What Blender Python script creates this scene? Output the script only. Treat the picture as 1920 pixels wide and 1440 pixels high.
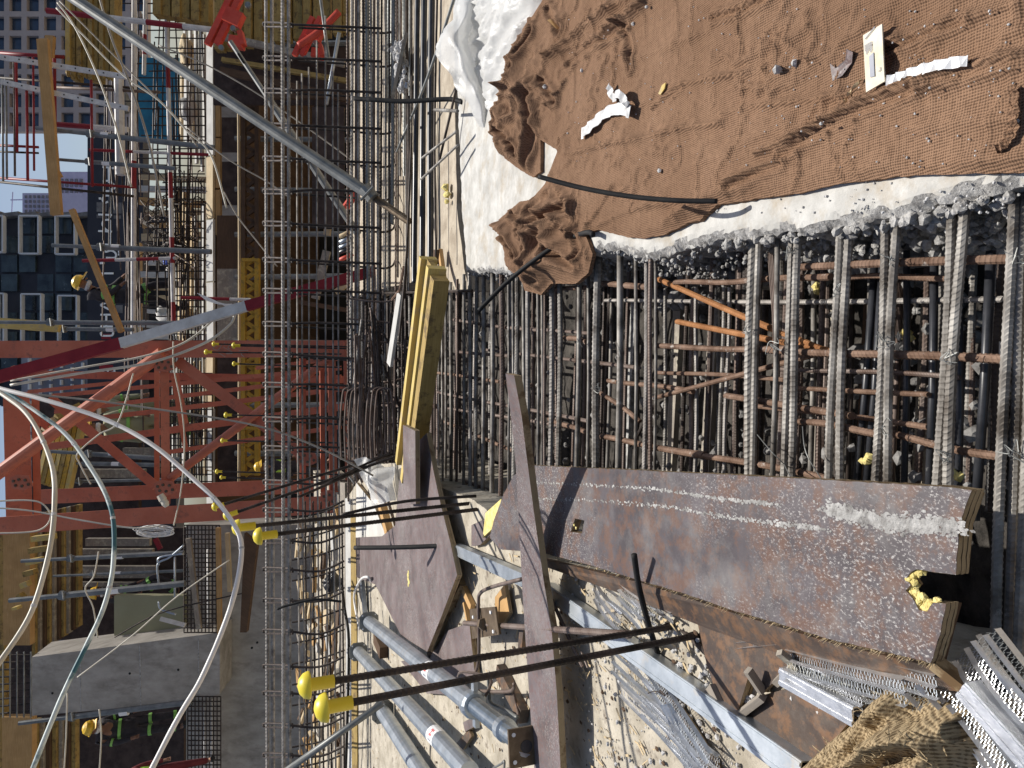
import bpy, bmesh, math, random
import numpy as np
from mathutils import Vector, Matrix, noise as mnoise
from mathutils.geometry import delaunay_2d_cdt
random.seed(7)
for _o in list(bpy.data.objects): bpy.data.objects.remove(_o)
SC = bpy.context.scene
COL = SC.collection
# ---------------------------------------------------------------- camera (phone held on its side: the picture is rolled by 90 degrees)
FPX = 1400.0
TH = math.radians(21.0)
F = Vector((0, math.cos(TH), -math.sin(TH))); R = Vector((1, 0, 0)); U = Vector((0, math.sin(TH), math.cos(TH)))
CP = Vector((0, 0, 1.0))
cam = bpy.data.cameras.new('camera'); camo = bpy.data.objects.new('camera', cam); COL.objects.link(camo)
cam.sensor_fit = 'HORIZONTAL'; cam.sensor_width = 36; cam.lens = 36 * FPX / 1920; cam.clip_start = 0.05; cam.clip_end = 3000
camo.matrix_world = Matrix(((-U.x, R.x, -F.x, CP.x), (-U.y, R.y, -F.y, CP.y), (-U.z, R.z, -F.z, CP.z), (0, 0, 0, 1)))
SC.camera = camo
# ---------------------------------------------------------------- sky and sun
SUNV = Vector((0.24, 0.44, 1.0)).normalized()
EL = math.asin(SUNV.z); AZ = math.atan2(SUNV.x, SUNV.y)
w = bpy.data.worlds.new('World'); SC.world = w; w.use_nodes = True
nt = w.node_tree; bg = nt.nodes['Background']; sky = nt.nodes.new('ShaderNodeTexSky')
sky.sky_type = 'NISHITA'; sky.sun_disc = False; sky.sun_elevation = EL; sky.sun_rotation = AZ
sky.air_density = 1.0; sky.dust_density = 2.2; sky.ozone_density = 1.6
nt.links.new(sky.outputs[0], bg.inputs[0]); bg.inputs[1].default_value = 0.085
sl = bpy.data.lights.new('sun', 'SUN'); sl.energy = 5.0; sl.angle = math.radians(0.5); sl.color = (1, 0.955, 0.88)
so = bpy.data.objects.new('sun', sl); COL.objects.link(so); so.rotation_euler = SUNV.to_track_quat('Z', 'Y').to_euler(); so.location = (3, 3, 12)
SC.view_settings.view_transform = 'Standard'; SC.view_settings.look = 'None'; SC.view_settings.gamma = 1
SC.view_settings.exposure = 0.16; SC.view_settings.use_curve_mapping = False
SC.render.engine = 'CYCLES'

def P(x, y, d): return CP + (F * FPX + U * (960 - x) + R * (720 - y)) * (d / FPX)
def dep(x, z): return (CP.z - z) * FPX / (math.sin(TH) * FPX - math.cos(TH) * (960 - x))
def G(x, y, z=0.0): return P(x, y, dep(x, z))

# ---------------------------------------------------------------- materials
def NM(name):
    m = bpy.data.materials.new(name); m.use_nodes = True; t = m.node_tree
    return m, t, t.nodes['Principled BSDF']
def nd(t, typ, **kw):
    n = t.nodes.new(typ)
    for k, v in kw.items(): setattr(n, k, v)
    return n
def co(t, scale=(1, 1, 1), rot=(0, 0, 0)):
    g = nd(t, 'ShaderNodeNewGeometry'); mp = nd(t, 'ShaderNodeMapping'); mp.inputs['Scale'].default_value = scale; mp.inputs['Rotation'].default_value = rot
    t.links.new(g.outputs['Position'], mp.inputs[0]); return mp.outputs[0]
def noi(t, vec, sc, det=4, ro=0.6):
    n = nd(t, 'ShaderNodeTexNoise'); n.inputs['Scale'].default_value = sc; n.inputs['Detail'].default_value = det; n.inputs['Roughness'].default_value = ro
    t.links.new(vec, n.inputs['Vector']); return n.outputs['Fac']
def ramp(t, fac, stops):
    r = nd(t, 'ShaderNodeValToRGB'); e = r.color_ramp.elements
    while len(e) < len(stops): e.new(0.5)
    for i, (p, c) in enumerate(stops):
        e[i].position = p; e[i].color = (c[0], c[1], c[2], 1) if isinstance(c, tuple) else (c, c, c, 1)
    t.links.new(fac, r.inputs[0]); return r.outputs[0]
def mix(t, fac, a, b, mode='MIX'):
    n = nd(t, 'ShaderNodeMix', data_type='RGBA', blend_type=mode)
    for s, v in ((n.inputs[0], fac), (n.inputs[6], a), (n.inputs[7], b)):
        if isinstance(v, (int, float)): s.default_value = v
        elif isinstance(v, tuple): s.default_value = (v[0], v[1], v[2], 1)
        else: t.links.new(v, s)
    return n.outputs[2]
def bump(t, b, h, st=0.5, dist=0.005, prev=None):
    n = nd(t, 'ShaderNodeBump'); n.inputs['Strength'].default_value = st; n.inputs['Distance'].default_value = dist
    t.links.new(h, n.inputs['Height'])
    if prev: t.links.new(prev, n.inputs['Normal'])
    t.links.new(n.outputs[0], b.inputs['Normal']); return n.outputs[0]
def fin(m, t, b, col, rough=0.8, metal=0.0, spec=0.3):
    if isinstance(col, tuple): b.inputs['Base Color'].default_value = (*col, 1)
    else: t.links.new(col, b.inputs['Base Color'])
    b.inputs['Roughness'].default_value = rough; b.inputs['Metallic'].default_value = metal; b.inputs['Specular IOR Level'].default_value = spec
    return m
def m_speck(name, c1, c2, sc=8, rough=0.8, metal=0, dirt=None, bst=0.3, bsc=60, bd=0.003, stretch=(1, 1, 1), spec=0.3, lo=0.35, hi=0.65, dlo=0.5, dhi=0.62, dsc=25):
    m, t, b = NM(name); v = co(t, stretch)
    c = ramp(t, noi(t, v, sc, 6, 0.65), [(lo, c1), (hi, c2)])
    if dirt: c = mix(t, ramp(t, noi(t, v, dsc, 8, 0.7), [(dlo, 0.0), (dhi, 1.0)]), c, dirt)
    if bst: bump(t, b, noi(t, v, bsc, 5, 0.7), bst, bd)
    return fin(m, t, b, c, rough, metal, spec)
M = {}
M['concrete'] = m_speck('pale dusty concrete', (0.37, 0.36, 0.335), (0.56, 0.55, 0.52), 12, 0.9, dirt=(0.36, 0.30, 0.22), bst=0.6, bsc=90, bd=0.003, dlo=0.50, dhi=0.72, dsc=8)
M['rough_concrete'] = m_speck('broken concrete', (0.20, 0.19, 0.18), (0.55, 0.54, 0.52), 45, 0.95, bst=0.9, bsc=160, bd=0.006)
M['tan_concrete'] = m_speck('sandy concrete', (0.30, 0.25, 0.19), (0.48, 0.42, 0.33), 10, 0.9, dirt=(0.16, 0.13, 0.10), bst=0.35, bsc=90, bd=0.002, dlo=0.6, dhi=0.72, dsc=30)
M['floor_concrete'] = m_speck('debris dusted slab', (0.30, 0.265, 0.205), (0.56, 0.51, 0.42), 11, 0.95, dirt=(0.17, 0.14, 0.11), bst=0.6, bsc=120, bd=0.004, dlo=0.52, dhi=0.68, dsc=22)
M['grey_concrete'] = m_speck('grey cast concrete', (0.27, 0.25, 0.22), (0.44, 0.41, 0.37), 5.0, 0.85, dirt=(0.17, 0.15, 0.13), bst=0.3, bsc=40, bd=0.004, dlo=0.52, dhi=0.8, dsc=7, stretch=(1, 1, 0.35))
M['pit_soil'] = m_speck('pit bottom with painted shade', (0.02, 0.018, 0.016), (0.09, 0.08, 0.07), 14, 0.95, bst=0.8, bsc=60, bd=0.01)  # darkened so the colour itself carries the shade of the pit
M['ground'] = m_speck('sandy ground', (0.22, 0.18, 0.13), (0.36, 0.30, 0.23), 0.4, 0.95, bst=0.3, bsc=4, bd=0.05)
M['rebar'] = m_speck('cement dusted steel bar', (0.085, 0.072, 0.06), (0.36, 0.34, 0.31), 14, 0.62, 0.25, dirt=(0.50, 0.48, 0.45), bst=0.25, bsc=240, bd=0.001, dlo=0.60, dhi=0.72, dsc=30)
M['rebar_light'] = m_speck('dusty ribbed bar in sunlit tone', (0.16, 0.145, 0.13), (0.42, 0.39, 0.36), 20, 0.6, 0.2, bst=0.25, bsc=240, bd=0.001)  # lighter copy of the dusty bar, sunlight put into its colour
M['rebar_dark'] = m_speck('dark steel bar', (0.022, 0.018, 0.016), (0.085, 0.065, 0.055), 16, 0.6, 0.35, bst=0.2, bsc=200, bd=0.001)
M['rebar_mid'] = m_speck('brownish steel bar', (0.10, 0.065, 0.05), (0.20, 0.16, 0.14), 12, 0.6, 0.3, bst=0.2, bsc=200, bd=0.001)
M['rust'] = m_speck('brown rusty bar', (0.10, 0.055, 0.034), (0.24, 0.155, 0.11), 22, 0.75, 0.1, dirt=(0.42, 0.38, 0.34), bst=0.3, bsc=240, bd=0.001, dlo=0.6, dhi=0.7, dsc=35)
M['orange_rust'] = m_speck('orange rusty bar', (0.24, 0.10, 0.035), (0.40, 0.19, 0.08), 22, 0.8, 0.05, bst=0.3, bsc=240, bd=0.001)
M['galv'] = m_speck('galvanised steel', (0.34, 0.38, 0.42), (0.52, 0.56, 0.60), 14, 0.38, 0.75, dirt=(0.50, 0.46, 0.40), bst=0.12, bsc=120, bd=0.001, dlo=0.56, dhi=0.75, dsc=18, spec=0.5)
M['galv_bright'] = m_speck('bright zinc lath', (0.55, 0.56, 0.58), (0.80, 0.81, 0.83), 30, 0.3, 0.8, bst=0.3, bsc=200, bd=0.002, spec=0.5)
M['galv_dull'] = m_speck('dull grey steel tube', (0.16, 0.165, 0.16), (0.27, 0.275, 0.265), 9, 0.5, 0.5, bst=0.1, bsc=90, bd=0.001)
M['brown_steel'] = m_speck('brown stained steel plate', (0.10, 0.07, 0.045), (0.20, 0.15, 0.10), 22, 0.5, 0.5, bst=0.2, bsc=90, bd=0.001)
M['red'] = m_speck('dark red paint', (0.20, 0.012, 0.018), (0.27, 0.022, 0.028), 6, 0.5, bst=0.05, dirt=(0.10, 0.02, 0.02), dlo=0.6, dhi=0.8)
M['crane_red'] = m_speck('faded red oxide paint', (0.44, 0.125, 0.07), (0.58, 0.19, 0.115), 3, 0.5, dirt=(0.26, 0.10, 0.07), bst=0.08, dlo=0.54, dhi=0.7, dsc=12)
M['bright_red'] = m_speck('bright red paint', (0.50, 0.055, 0.035), (0.62, 0.10, 0.065), 5, 0.5, bst=0.05)
M['white'] = m_speck('worn white paint', (0.52, 0.50, 0.48), (0.72, 0.71, 0.69), 9, 0.5, bst=0.05)
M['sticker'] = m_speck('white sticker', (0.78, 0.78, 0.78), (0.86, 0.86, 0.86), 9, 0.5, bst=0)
M['sticker_red'] = m_speck('red print', (0.6, 0.05, 0.05), (0.7, 0.1, 0.1), 9, 0.5, bst=0)
M['sticker_grey'] = m_speck('grey print', (0.25, 0.26, 0.3), (0.35, 0.36, 0.4), 9, 0.5, bst=0)
M['black_plastic'] = m_speck('black conduit', (0.018, 0.019, 0.023), (0.045, 0.047, 0.055), 20, 0.35, dirt=(0.28, 0.27, 0.26), bst=0.05, dlo=0.66, dhi=0.74, dsc=40, spec=0.5)
M['black_bar'] = m_speck('matt black pipe', (0.008, 0.008, 0.009), (0.022, 0.021, 0.02), 20, 0.7, bst=0.1, dirt=(0.1, 0.1, 0.09), dlo=0.64, dhi=0.8)
M['yellow_cap'] = m_speck('yellow plastic', (0.74, 0.58, 0.03), (0.82, 0.68, 0.06), 12, 0.4, bst=0.04, spec=0.5)
M['yellow_foam'] = m_speck('yellow foam', (0.62, 0.50, 0.16), (0.82, 0.72, 0.33), 40, 0.95, bst=0.8, bsc=120, bd=0.006)
M['cable_white'] = m_speck('off white cable sheath', (0.50, 0.45, 0.36), (0.70, 0.66, 0.56), 5, 0.45, bst=0)
M['cable_bright'] = m_speck('white cable sheath', (0.74, 0.71, 0.68), (0.84, 0.81, 0.78), 5, 0.4, bst=0)
M['cable_grey'] = m_speck('grey brown wire', (0.26, 0.23, 0.19), (0.38, 0.34, 0.29), 5, 0.6, bst=0)
M['glass_blue'] = m_speck('dark blue glazing', (0.018, 0.035, 0.07), (0.05, 0.085, 0.14), 0.25, 0.15, 0.0, bst=0, spec=0.8)
M['glass_dark'] = m_speck('dark curtain glazing', (0.008, 0.014, 0.02), (0.05, 0.075, 0.085), 0.5, 0.2, 0.0, bst=0, spec=0.7, dirt=(0.16, 0.19, 0.20), dlo=0.66, dhi=0.7, dsc=1.3, stretch=(1, 1, 1.6))
M['frame_white'] = m_speck('pale metal frame', (0.55, 0.58, 0.62), (0.62, 0.65, 0.68), 2, 0.5, bst=0)
M['facade_beige'] = m_speck('beige grey cladding', (0.34, 0.30, 0.30), (0.42, 0.38, 0.37), 0.4, 0.7, bst=0)
M['facade_haze'] = m_speck('cladding with painted lilac haze', (0.42, 0.42, 0.60), (0.50, 0.50, 0.68), 0.3, 0.8, bst=0)  # distance haze painted into the lilac tone
M['facade_grey'] = m_speck('blue grey block wall', (0.13, 0.14, 0.18), (0.22, 0.23, 0.28), 0.5, 0.8, bst=0)
M['sign_dark'] = m_speck('charcoal cladding', (0.022, 0.024, 0.034), (0.035, 0.038, 0.05), 0.6, 0.5, bst=0)
M['sign_panel'] = m_speck('grey poster', (0.09, 0.09, 0.10), (0.20, 0.20, 0.20), 2.0, 0.6, bst=0)
M['sign_letter'] = m_speck('pale letter', (0.80, 0.84, 0.86), (0.86, 0.9, 0.9), 1, 0.5, bst=0)
M['teal'] = m_speck('blue plastic sheet', (0.02, 0.12, 0.20), (0.03, 0.19, 0.29), 1.5, 0.5, bst=0.2, bsc=6, bd=0.02)
M['khaki'] = m_speck('khaki painted board', (0.30, 0.29, 0.18), (0.35, 0.34, 0.22), 1.5, 0.7, bst=0.05)
M['cloth_dark'] = m_speck('dark coverall cloth', (0.030, 0.028, 0.034), (0.06, 0.055, 0.062), 9, 0.9, bst=0.5, bsc=18, bd=0.02)
M['hivis'] = m_speck('green reflective tape', (0.20, 0.48, 0.10), (0.30, 0.60, 0.16), 9, 0.6, bst=0)
M['hivis_vest'] = m_speck('yellow green vest', (0.42, 0.70, 0.08), (0.52, 0.80, 0.12), 9, 0.8, bst=0.3, bsc=20, bd=0.01)
M['maroon'] = m_speck('maroon shirt', (0.10, 0.015, 0.02), (0.15, 0.03, 0.03), 9, 0.9, bst=0.3, bsc=20, bd=0.01)
M['skin'] = m_speck('skin', (0.24, 0.12, 0.075), (0.30, 0.16, 0.10), 5, 0.6, bst=0)
M['helmet'] = m_speck('yellow helmet', (0.75, 0.44, 0.02), (0.82, 0.54, 0.05), 5, 0.35, bst=0, spec=0.6)
M['scarf'] = m_speck('white face cloth', (0.6, 0.6, 0.62), (0.75, 0.75, 0.76), 20, 0.9, bst=0.3, bsc=30, bd=0.01)
M['blue_bag'] = m_speck('blue bag', (0.03, 0.07, 0.40), (0.05, 0.11, 0.55), 5, 0.5, bst=0.3, bsc=15, bd=0.02)
M['white_bag'] = m_speck('white woven bag', (0.62, 0.60, 0.56), (0.78, 0.76, 0.72), 5, 0.8, bst=0.5, bsc=12, bd=0.03)
M['painted_shade'] = m_speck('back wall with painted shade', (0.012, 0.011, 0.010), (0.03, 0.027, 0.024), 1.5, 0.9, bst=0)  # near-black colour stands in for shade under the far deck
M['pit_stone'] = m_speck('dusty stones with painted shade', (0.10, 0.095, 0.09), (0.34, 0.33, 0.32), 18, 0.95, bst=0.5, bsc=120, bd=0.004)  # dark copy of the grey stones, pit shade put into the colour
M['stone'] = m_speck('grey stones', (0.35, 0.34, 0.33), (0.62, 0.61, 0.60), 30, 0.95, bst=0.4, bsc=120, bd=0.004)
M['paper'] = m_speck('stained card', (0.52, 0.46, 0.30), (0.72, 0.66, 0.56), 14, 0.8, bst=0.2)
M['tape'] = m_speck('crumpled grey tape', (0.42, 0.42, 0.42), (0.66, 0.66, 0.66), 40, 0.55, 0.1, bst=0.5, bsc=70, bd=0.004)
M['green'] = m_speck('green tape', (0.03, 0.45, 0.12), (0.06, 0.55, 0.2), 9, 0.6, bst=0)
M['black_bag'] = m_speck('black polythene', (0.008, 0.008, 0.01), (0.02, 0.02, 0.024), 9, 0.3, bst=0.6, bsc=20, bd=0.03, spec=0.6)

def wood(name, c1, c2, knots=0.0, dirt=None, sc=(3, 3, 3), rough=0.75):
    m, t, b = NM(name)
    tc = nd(t, 'ShaderNodeTexCoord'); mp = nd(t, 'ShaderNodeMapping'); t.links.new(tc.outputs['UV'], mp.inputs[0]); mp.inputs['Scale'].default_value = (1.5, 30, 1)
    a = noi(t, mp.outputs[0], 4, 6, 0.6)
    c = ramp(t, a, [(0.3, c1), (0.7, c2)])
    v = co(t)
    c = mix(t, ramp(t, noi(t, v, 5, 4), [(0.4, 0.0), (0.75, 0.5)]), c, tuple(x * 0.62 for x in c1))
    if dirt: c = mix(t, ramp(t, noi(t, v, 14, 7, 0.7), [(0.52, 0.0), (0.62, 1.0)]), c, dirt)
    bump(t, b, a, 0.3, 0.002)
    return fin(m, t, b, c, rough, 0, 0.25)
M['yellow_wood'] = wood('yellow lacquered timber', (0.50, 0.37, 0.11), (0.66, 0.51, 0.20), dirt=(0.46, 0.36, 0.20))
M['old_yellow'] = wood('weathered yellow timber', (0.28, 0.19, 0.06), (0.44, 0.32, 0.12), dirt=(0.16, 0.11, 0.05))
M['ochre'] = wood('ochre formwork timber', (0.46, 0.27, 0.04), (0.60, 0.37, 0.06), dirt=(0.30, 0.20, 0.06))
M['pine'] = wood('pale pine', (0.50, 0.38, 0.22), (0.68, 0.55, 0.36))
M['orange_pine'] = wood('orange pine', (0.42, 0.24, 0.09), (0.58, 0.37, 0.17))
M['grey_wood'] = wood('grey weathered timber', (0.22, 0.19, 0.16), (0.36, 0.32, 0.27), dirt=(0.42, 0.38, 0.3))
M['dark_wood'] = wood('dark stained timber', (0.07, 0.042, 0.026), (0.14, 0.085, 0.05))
M['ply_edge'] = wood('plywood core', (0.26, 0.19, 0.11), (0.46, 0.35, 0.21), dirt=(0.16, 0.10, 0.05))
M['white_wood'] = wood('cement whitened timber', (0.48, 0.47, 0.44), (0.66, 0.65, 0.62))

def ply(name, a, b_, red, white, wl=0.6, stretch=(1, 1, 1), redsc=26):
    m, t, b = NM(name); v = co(t)
    c = ramp(t, noi(t, v, 9, 5), [(0.35, a), (0.65, b_)])
    vo = nd(t, 'ShaderNodeTexVoronoi'); vo.inputs['Scale'].default_value = redsc; t.links.new(co(t, (1, 0.7, 1)), vo.inputs['Vector'])
    n2 = noi(t, v, redsc * 1.2, 6, 0.7)
    c = mix(t, ramp(t, n2, [(0.47, 0.0), (0.60, 0.75)]), c, red)
    vs = co(t, stretch)
    s1 = ramp(t, noi(t, vs, 260, 9, 0.8), [(wl, 0.0), (wl + 0.07, 1.0)])
    s2 = ramp(t, noi(t, v, 3.5, 3), [(0.42, 0.0), (0.62, 1.0)])
    c = mix(t, mix(t, 1.0, s1, s2, 'MULTIPLY'), c, white)
    s3 = ramp(t, noi(t, v, 5, 8, 0.75), [(0.50, 0.0), (0.72, 0.55)])
    c = mix(t, s3, c, tuple(0.55 * x for x in white))
    bump(t, b, noi(t, v, 140, 6, 0.7), 0.25, 0.001)
    rr = ramp(t, noi(t, v, 8, 5), [(0.3, 0.38), (0.7, 0.65)]); t.links.new(rr, b.inputs['Roughness'])
    m = fin(m, t, b, c, 0.45, 0, 0.4); t.links.new(rr, b.inputs['Roughness']); return m
M['ply'] = ply('film faced plywood', (0.052, 0.043, 0.047), (0.105, 0.09, 0.096), (0.13, 0.066, 0.042), (0.44, 0.42, 0.40), 0.54, (1, .6, 1), redsc=22)
M['ply_grey'] = ply('scuffed purple plywood', (0.10, 0.08, 0.08), (0.19, 0.155, 0.155), (0.15, 0.09, 0.08), (0.42, 0.39, 0.37), 0.52, (.5, 1, 1), redsc=60)
M['ply_brown'] = ply('brown film faced plywood', (0.055, 0.038, 0.03), (0.09, 0.065, 0.05), (0.19, 0.10, 0.05), (0.34, 0.30, 0.26), 0.62)
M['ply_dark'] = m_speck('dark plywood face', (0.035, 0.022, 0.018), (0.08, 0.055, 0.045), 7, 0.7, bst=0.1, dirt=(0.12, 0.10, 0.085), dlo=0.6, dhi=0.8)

def burlap(name, c1, c2, c3, sc, bd):
    m, t, b = NM(name); v = co(t)
    c = ramp(t, noi(t, v, 4, 5), [(0.3, c1), (0.7, c2)])
    wts = []
    for rot in (0.0, 1.0):
        n = noi(t, co(t, (sc * 5.5, sc * 1.1, sc * 2) if rot else (sc * 1.1, sc * 5.5, sc * 2)), 1.0, 2, 0.5); wts.append(n)
    wv_ = []
    for rot in (0.05, 0.05 + math.pi / 2):
        wv = nd(t, 'ShaderNodeTexWave'); wv.inputs['Scale'].default_value = sc * 1.75; wv.inputs['Distortion'].default_value = 5.0; wv.inputs['Detail'].default_value = 2; wv.inputs['Detail Scale'].default_value = 0.25
        t.links.new(co(t, rot=(0, 0, rot)), wv.inputs['Vector']); wv_.append(wv.outputs['Fac'])
    wf = mix(t, 0.42, mix(t, 0.42, wts[0], wts[1], 'MIX'), mix(t, 0.4, wv_[0], wv_[1], 'MIX'), 'MIX')
    fine = noi(t, v, 420, 4, 0.7)
    h = mix(t, 0.28, wf, fine)
    c = mix(t, ramp(t, h, [(0.40, 0.8), (0.52, 0.0)]), c, c3)
    p = bump(t, b, noi(t, co(t, (1, .5, 1)), 26, 3, 0.5), 0.35, 0.006)
    bump(t, b, h, 0.9, bd, p)
    return fin(m, t, b, c, 0.97, 0, 0.1)
M['burlap'] = burlap('brown hessian', (0.20, 0.118, 0.073), (0.285, 0.175, 0.112), (0.07, 0.04, 0.025), 42, 0.0042)
M['sacking'] = burlap('tan hessian', (0.33, 0.245, 0.14), (0.47, 0.365, 0.225), (0.10, 0.065, 0.035), 34, 0.006)
m, t, b = NM('white polythene film'); fin(m, t, b, (0.80, 0.80, 0.79), 0.32, 0, 0.5); b.inputs['Transmission Weight'].default_value = 0.0
tr = nd(t, 'ShaderNodeBsdfTranslucent'); tr.inputs[0].default_value = (0.75, 0.75, 0.73, 1); ms = nd(t, 'ShaderNodeMixShader'); ms.inputs[0].default_value = 0.35
tp = nd(t, 'ShaderNodeBsdfTransparent'); ms2 = nd(t, 'ShaderNodeMixShader'); ms2.inputs[0].default_value = 0.18
out = t.nodes['Material Output']; t.links.new(b.outputs[0], ms.inputs[1]); t.links.new(tr.outputs[0], ms.inputs[2]); t.links.new(ms.outputs[0], ms2.inputs[1]); t.links.new(tp.outputs[0], ms2.inputs[2]); t.links.new(ms2.outputs[0], out.inputs[0])
bump(t, b, noi(t, co(t, (1, 0.4, 1)), 18, 6, 0.7), 0.6, 0.012)
M['film'] = m

# ---------------------------------------------------------------- geometry helpers
class MB:
    def __init__(s): s.v = []; s.f = []; s.uv = []
    def add(s, vs, fs, uvs=None):
        o = len(s.v); s.v += [tuple(p) for p in vs]; s.f += [tuple(i + o for i in f) for f in fs]
        s.uv += (uvs if uvs else [(0.0, 0.0)] * len(vs))
    def tube(s, pts, r, n=8, cap=True):
        pts = [Vector(p) for p in pts]; rs = r if isinstance(r, (list, tuple)) else [r] * len(pts)
        up = None; vs = []; uv = []; L = 0
        for i, p in enumerate(pts):
            t = (pts[min(i + 1, len(pts) - 1)] - pts[max(i - 1, 0)])
            t = t.normalized() if t.length > 1e-9 else Vector((0, 0, 1))
            if up is None: up = t.orthogonal().normalized()
            a = (up - t * up.dot(t)); a = a.normalized() if a.length > 1e-6 else t.orthogonal().normalized(); up = a; b = t.cross(a)
            if i: L += (p - pts[i - 1]).length
            for k in range(n):
                an = 2 * math.pi * k / n; vs.append(p + (a * math.cos(an) + b * math.sin(an)) * rs[i]); uv.append((L, k / n))
        fs = [(i * n + k, i * n + (k + 1) % n, (i + 1) * n + (k + 1) % n, (i + 1) * n + k) for i in range(len(pts) - 1) for k in range(n)]
        if cap: fs += [tuple(range(n))[::-1], tuple(range((len(pts) - 1) * n, len(pts) * n))]
        s.add(vs, fs, uv); return s
    def rebar(s, a, b, r, pitch=None, n=8, sag=0.0, cap=True, jit=0.0, amp=1.09):
        a = Vector(a); b = Vector(b); t = b - a; L = t.length; t.normalize(); u = t.orthogonal().normalized(); w_ = t.cross(u)
        pitch = pitch or 1.3 * r; cnt = max(2, int(L / pitch)); vs = []; uv = []
        side = random.random() * 6.28
        u, w_ = u * math.cos(side) + w_ * math.sin(side), w_ * math.cos(side) - u * math.sin(side)
        ph = random.random() * 9
        for i in range(cnt * 3 + 1):
            f = i / (cnt * 3); k3 = i % 3; rr = r * (amp if k3 == 1 else 0.97)
            c = a + t * (L * f) + Vector((0, 0, -sag * 4 * f * (1 - f))) + w_ * (jit * math.sin(f * 5 + ph)) 
            for k in range(n):
                an = 2 * math.pi * k / n
                sh = math.sin(an) * r * 0.55
                rad = rr if (k % (n // 2)) else r * 1.05
                vs.append(c + t * sh * (1 if k3 == 1 else 0.8) + (u * math.cos(an) + w_ * math.sin(an)) * rad); uv.append((f * L, k / n))
        m_ = cnt * 3
        fs = [(i * n + k, i * n + (k + 1) % n, (i + 1) * n + (k + 1) % n, (i + 1) * n + k) for i in range(m_) for k in range(n)]
        if cap: fs += [tuple(range(n))[::-1], tuple(range(m_ * n, (m_ + 1) * n))]
        s.add(vs, fs, uv); return s
    def box(s, c, ax, ay, az):
        c = Vector(c); ax = Vector(ax); ay = Vector(ay); az = Vector(az)
        vs = []; fs = []; uv = []
        for (n_, p, q) in ((ax, ay, az), (-ax, az, ay), (ay, az, ax), (-ay, ax, az), (az, ax, ay), (-az, ay, ax)):
            o = len(vs)
            vs += [c + n_ - p - q, c + n_ + p - q, c + n_ + p + q, c + n_ - p + q]
            lp, lq = p.length, q.length
            uv += [(0, 0), (2 * lp, 0), (2 * lp, 2 * lq), (0, 2 * lq)] if lp > lq else [(0, 0), (0, 2 * lp), (2 * lq, 2 * lp), (2 * lq, 0)]
            fs.append((o, o + 1, o + 2, o + 3))
        s.add(vs, fs, uv); return s
    def plank(s, a, b, wd, th, nrm=None):          # a board along a-b, wd wide, th thick along nrm
        a = Vector(a); b = Vector(b); t = (b - a).normalized(); nrm = Vector(nrm) if nrm is not None else -F
        n_ = (nrm - t * nrm.dot(t)).normalized(); w_ = t.cross(n_)
        return s.box((a + b) / 2 - n_ * th / 2, (b - a) / 2, w_ * wd / 2, n_ * th / 2)
    def slab(s, pts, off, uvs=1.0):                # polygon thickened by the vector off
        pts = [Vector(p) for p in pts]; off = Vector(off); n = len(pts)
        vs = pts + [p + off for p in pts]; o = pts[0]; e = (pts[1] - o).normalized(); nn = off.normalized(); g = nn.cross(e)
        uv = [((p - o).dot(e), (p - o).dot(g)) for p in vs]
        s.add(vs, [tuple(range(n)), tuple(range(n, 2 * n))[::-1]] + [((i + 1) % n, i, i + n, (i + 1) % n + n) for i in range(n)], uv); return s
    def lathe(s, base, ax, prof, n=14, cap=True):
        base = Vector(base); ax = Vector(ax).normalized(); u = ax.orthogonal().normalized(); w_ = ax.cross(u); vs = []
        for (r, h) in prof:
            for k in range(n):
                an = 2 * math.pi * k / n; vs.append(base + ax * h + (u * math.cos(an) + w_ * math.sin(an)) * r)
        m_ = len(prof)
        fs = [(i * n + k, i * n + (k + 1) % n, (i + 1) * n + (k + 1) % n, (i + 1) * n + k) for i in range(m_ - 1) for k in range(n)]
        if cap: fs += [tuple(range(n))[::-1], tuple(range((m_ - 1) * n, m_ * n))]
        s.add(vs, fs); return s
    def rock(s, c, r, seed=0, sq=(1, 1, 1)):
        rnd = random.Random(seed); c = Vector(c)
        a = (1 + 5 ** .5) / 2
        base = [Vector(p).normalized() for p in ((-1, a, 0), (1, a, 0), (-1, -a, 0), (1, -a, 0), (0, -1, a), (0, 1, a), (0, -1, -a), (0, 1, -a), (a, 0, -1), (a, 0, 1), (-a, 0, -1), (-a, 0, 1))]
        fs = [(0, 11, 5), (0, 5, 1), (0, 1, 7), (0, 7, 10), (0, 10, 11), (1, 5, 9), (5, 11, 4), (11, 10, 2), (10, 7, 6), (7, 1, 8), (3, 9, 4), (3, 4, 2), (3, 2, 6), (3, 6, 8), (3, 8, 9), (4, 9, 5), (2, 4, 11), (6, 2, 10), (8, 6, 7), (9, 8, 1)]
        s.add([c + Vector((p.x * sq[0], p.y * sq[1], p.z * sq[2])) * r * rnd.uniform(0.7, 1.25) for p in base], fs); return s
    def build(s, name, mat, parent=None, smooth=False, kind=None, label=None):
        me = bpy.data.meshes.new(name); v = np.array([tuple(p) for p in s.v], dtype=float)
        if parent is not None: org = np.array(parent['_org'])
        else: org = np.array([v[:, 0].mean(), v[:, 1].mean(), v[:, 2].min()])
        me.from_pydata((v - org).tolist(), [], s.f)
        uvl = me.uv_layers.new(name='UVMap'); li = np.empty(len(me.loops), dtype=np.int32); me.loops.foreach_get('vertex_index', li)
        uvl.data.foreach_set('uv', np.array(s.uv, dtype=np.float32)[li].ravel())
        for mm in (mat if isinstance(mat, (list, tuple)) else [mat]): me.materials.append(M[mm])
        if smooth: me.polygons.foreach_set('use_smooth', [True] * len(me.polygons))
        me.update(); o = bpy.data.objects.new(name, me); COL.objects.link(o); o['_org'] = org.tolist()
        if parent is not None: o.parent = parent
        else: o.location = org
        if kind: o['kind'] = kind
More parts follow.
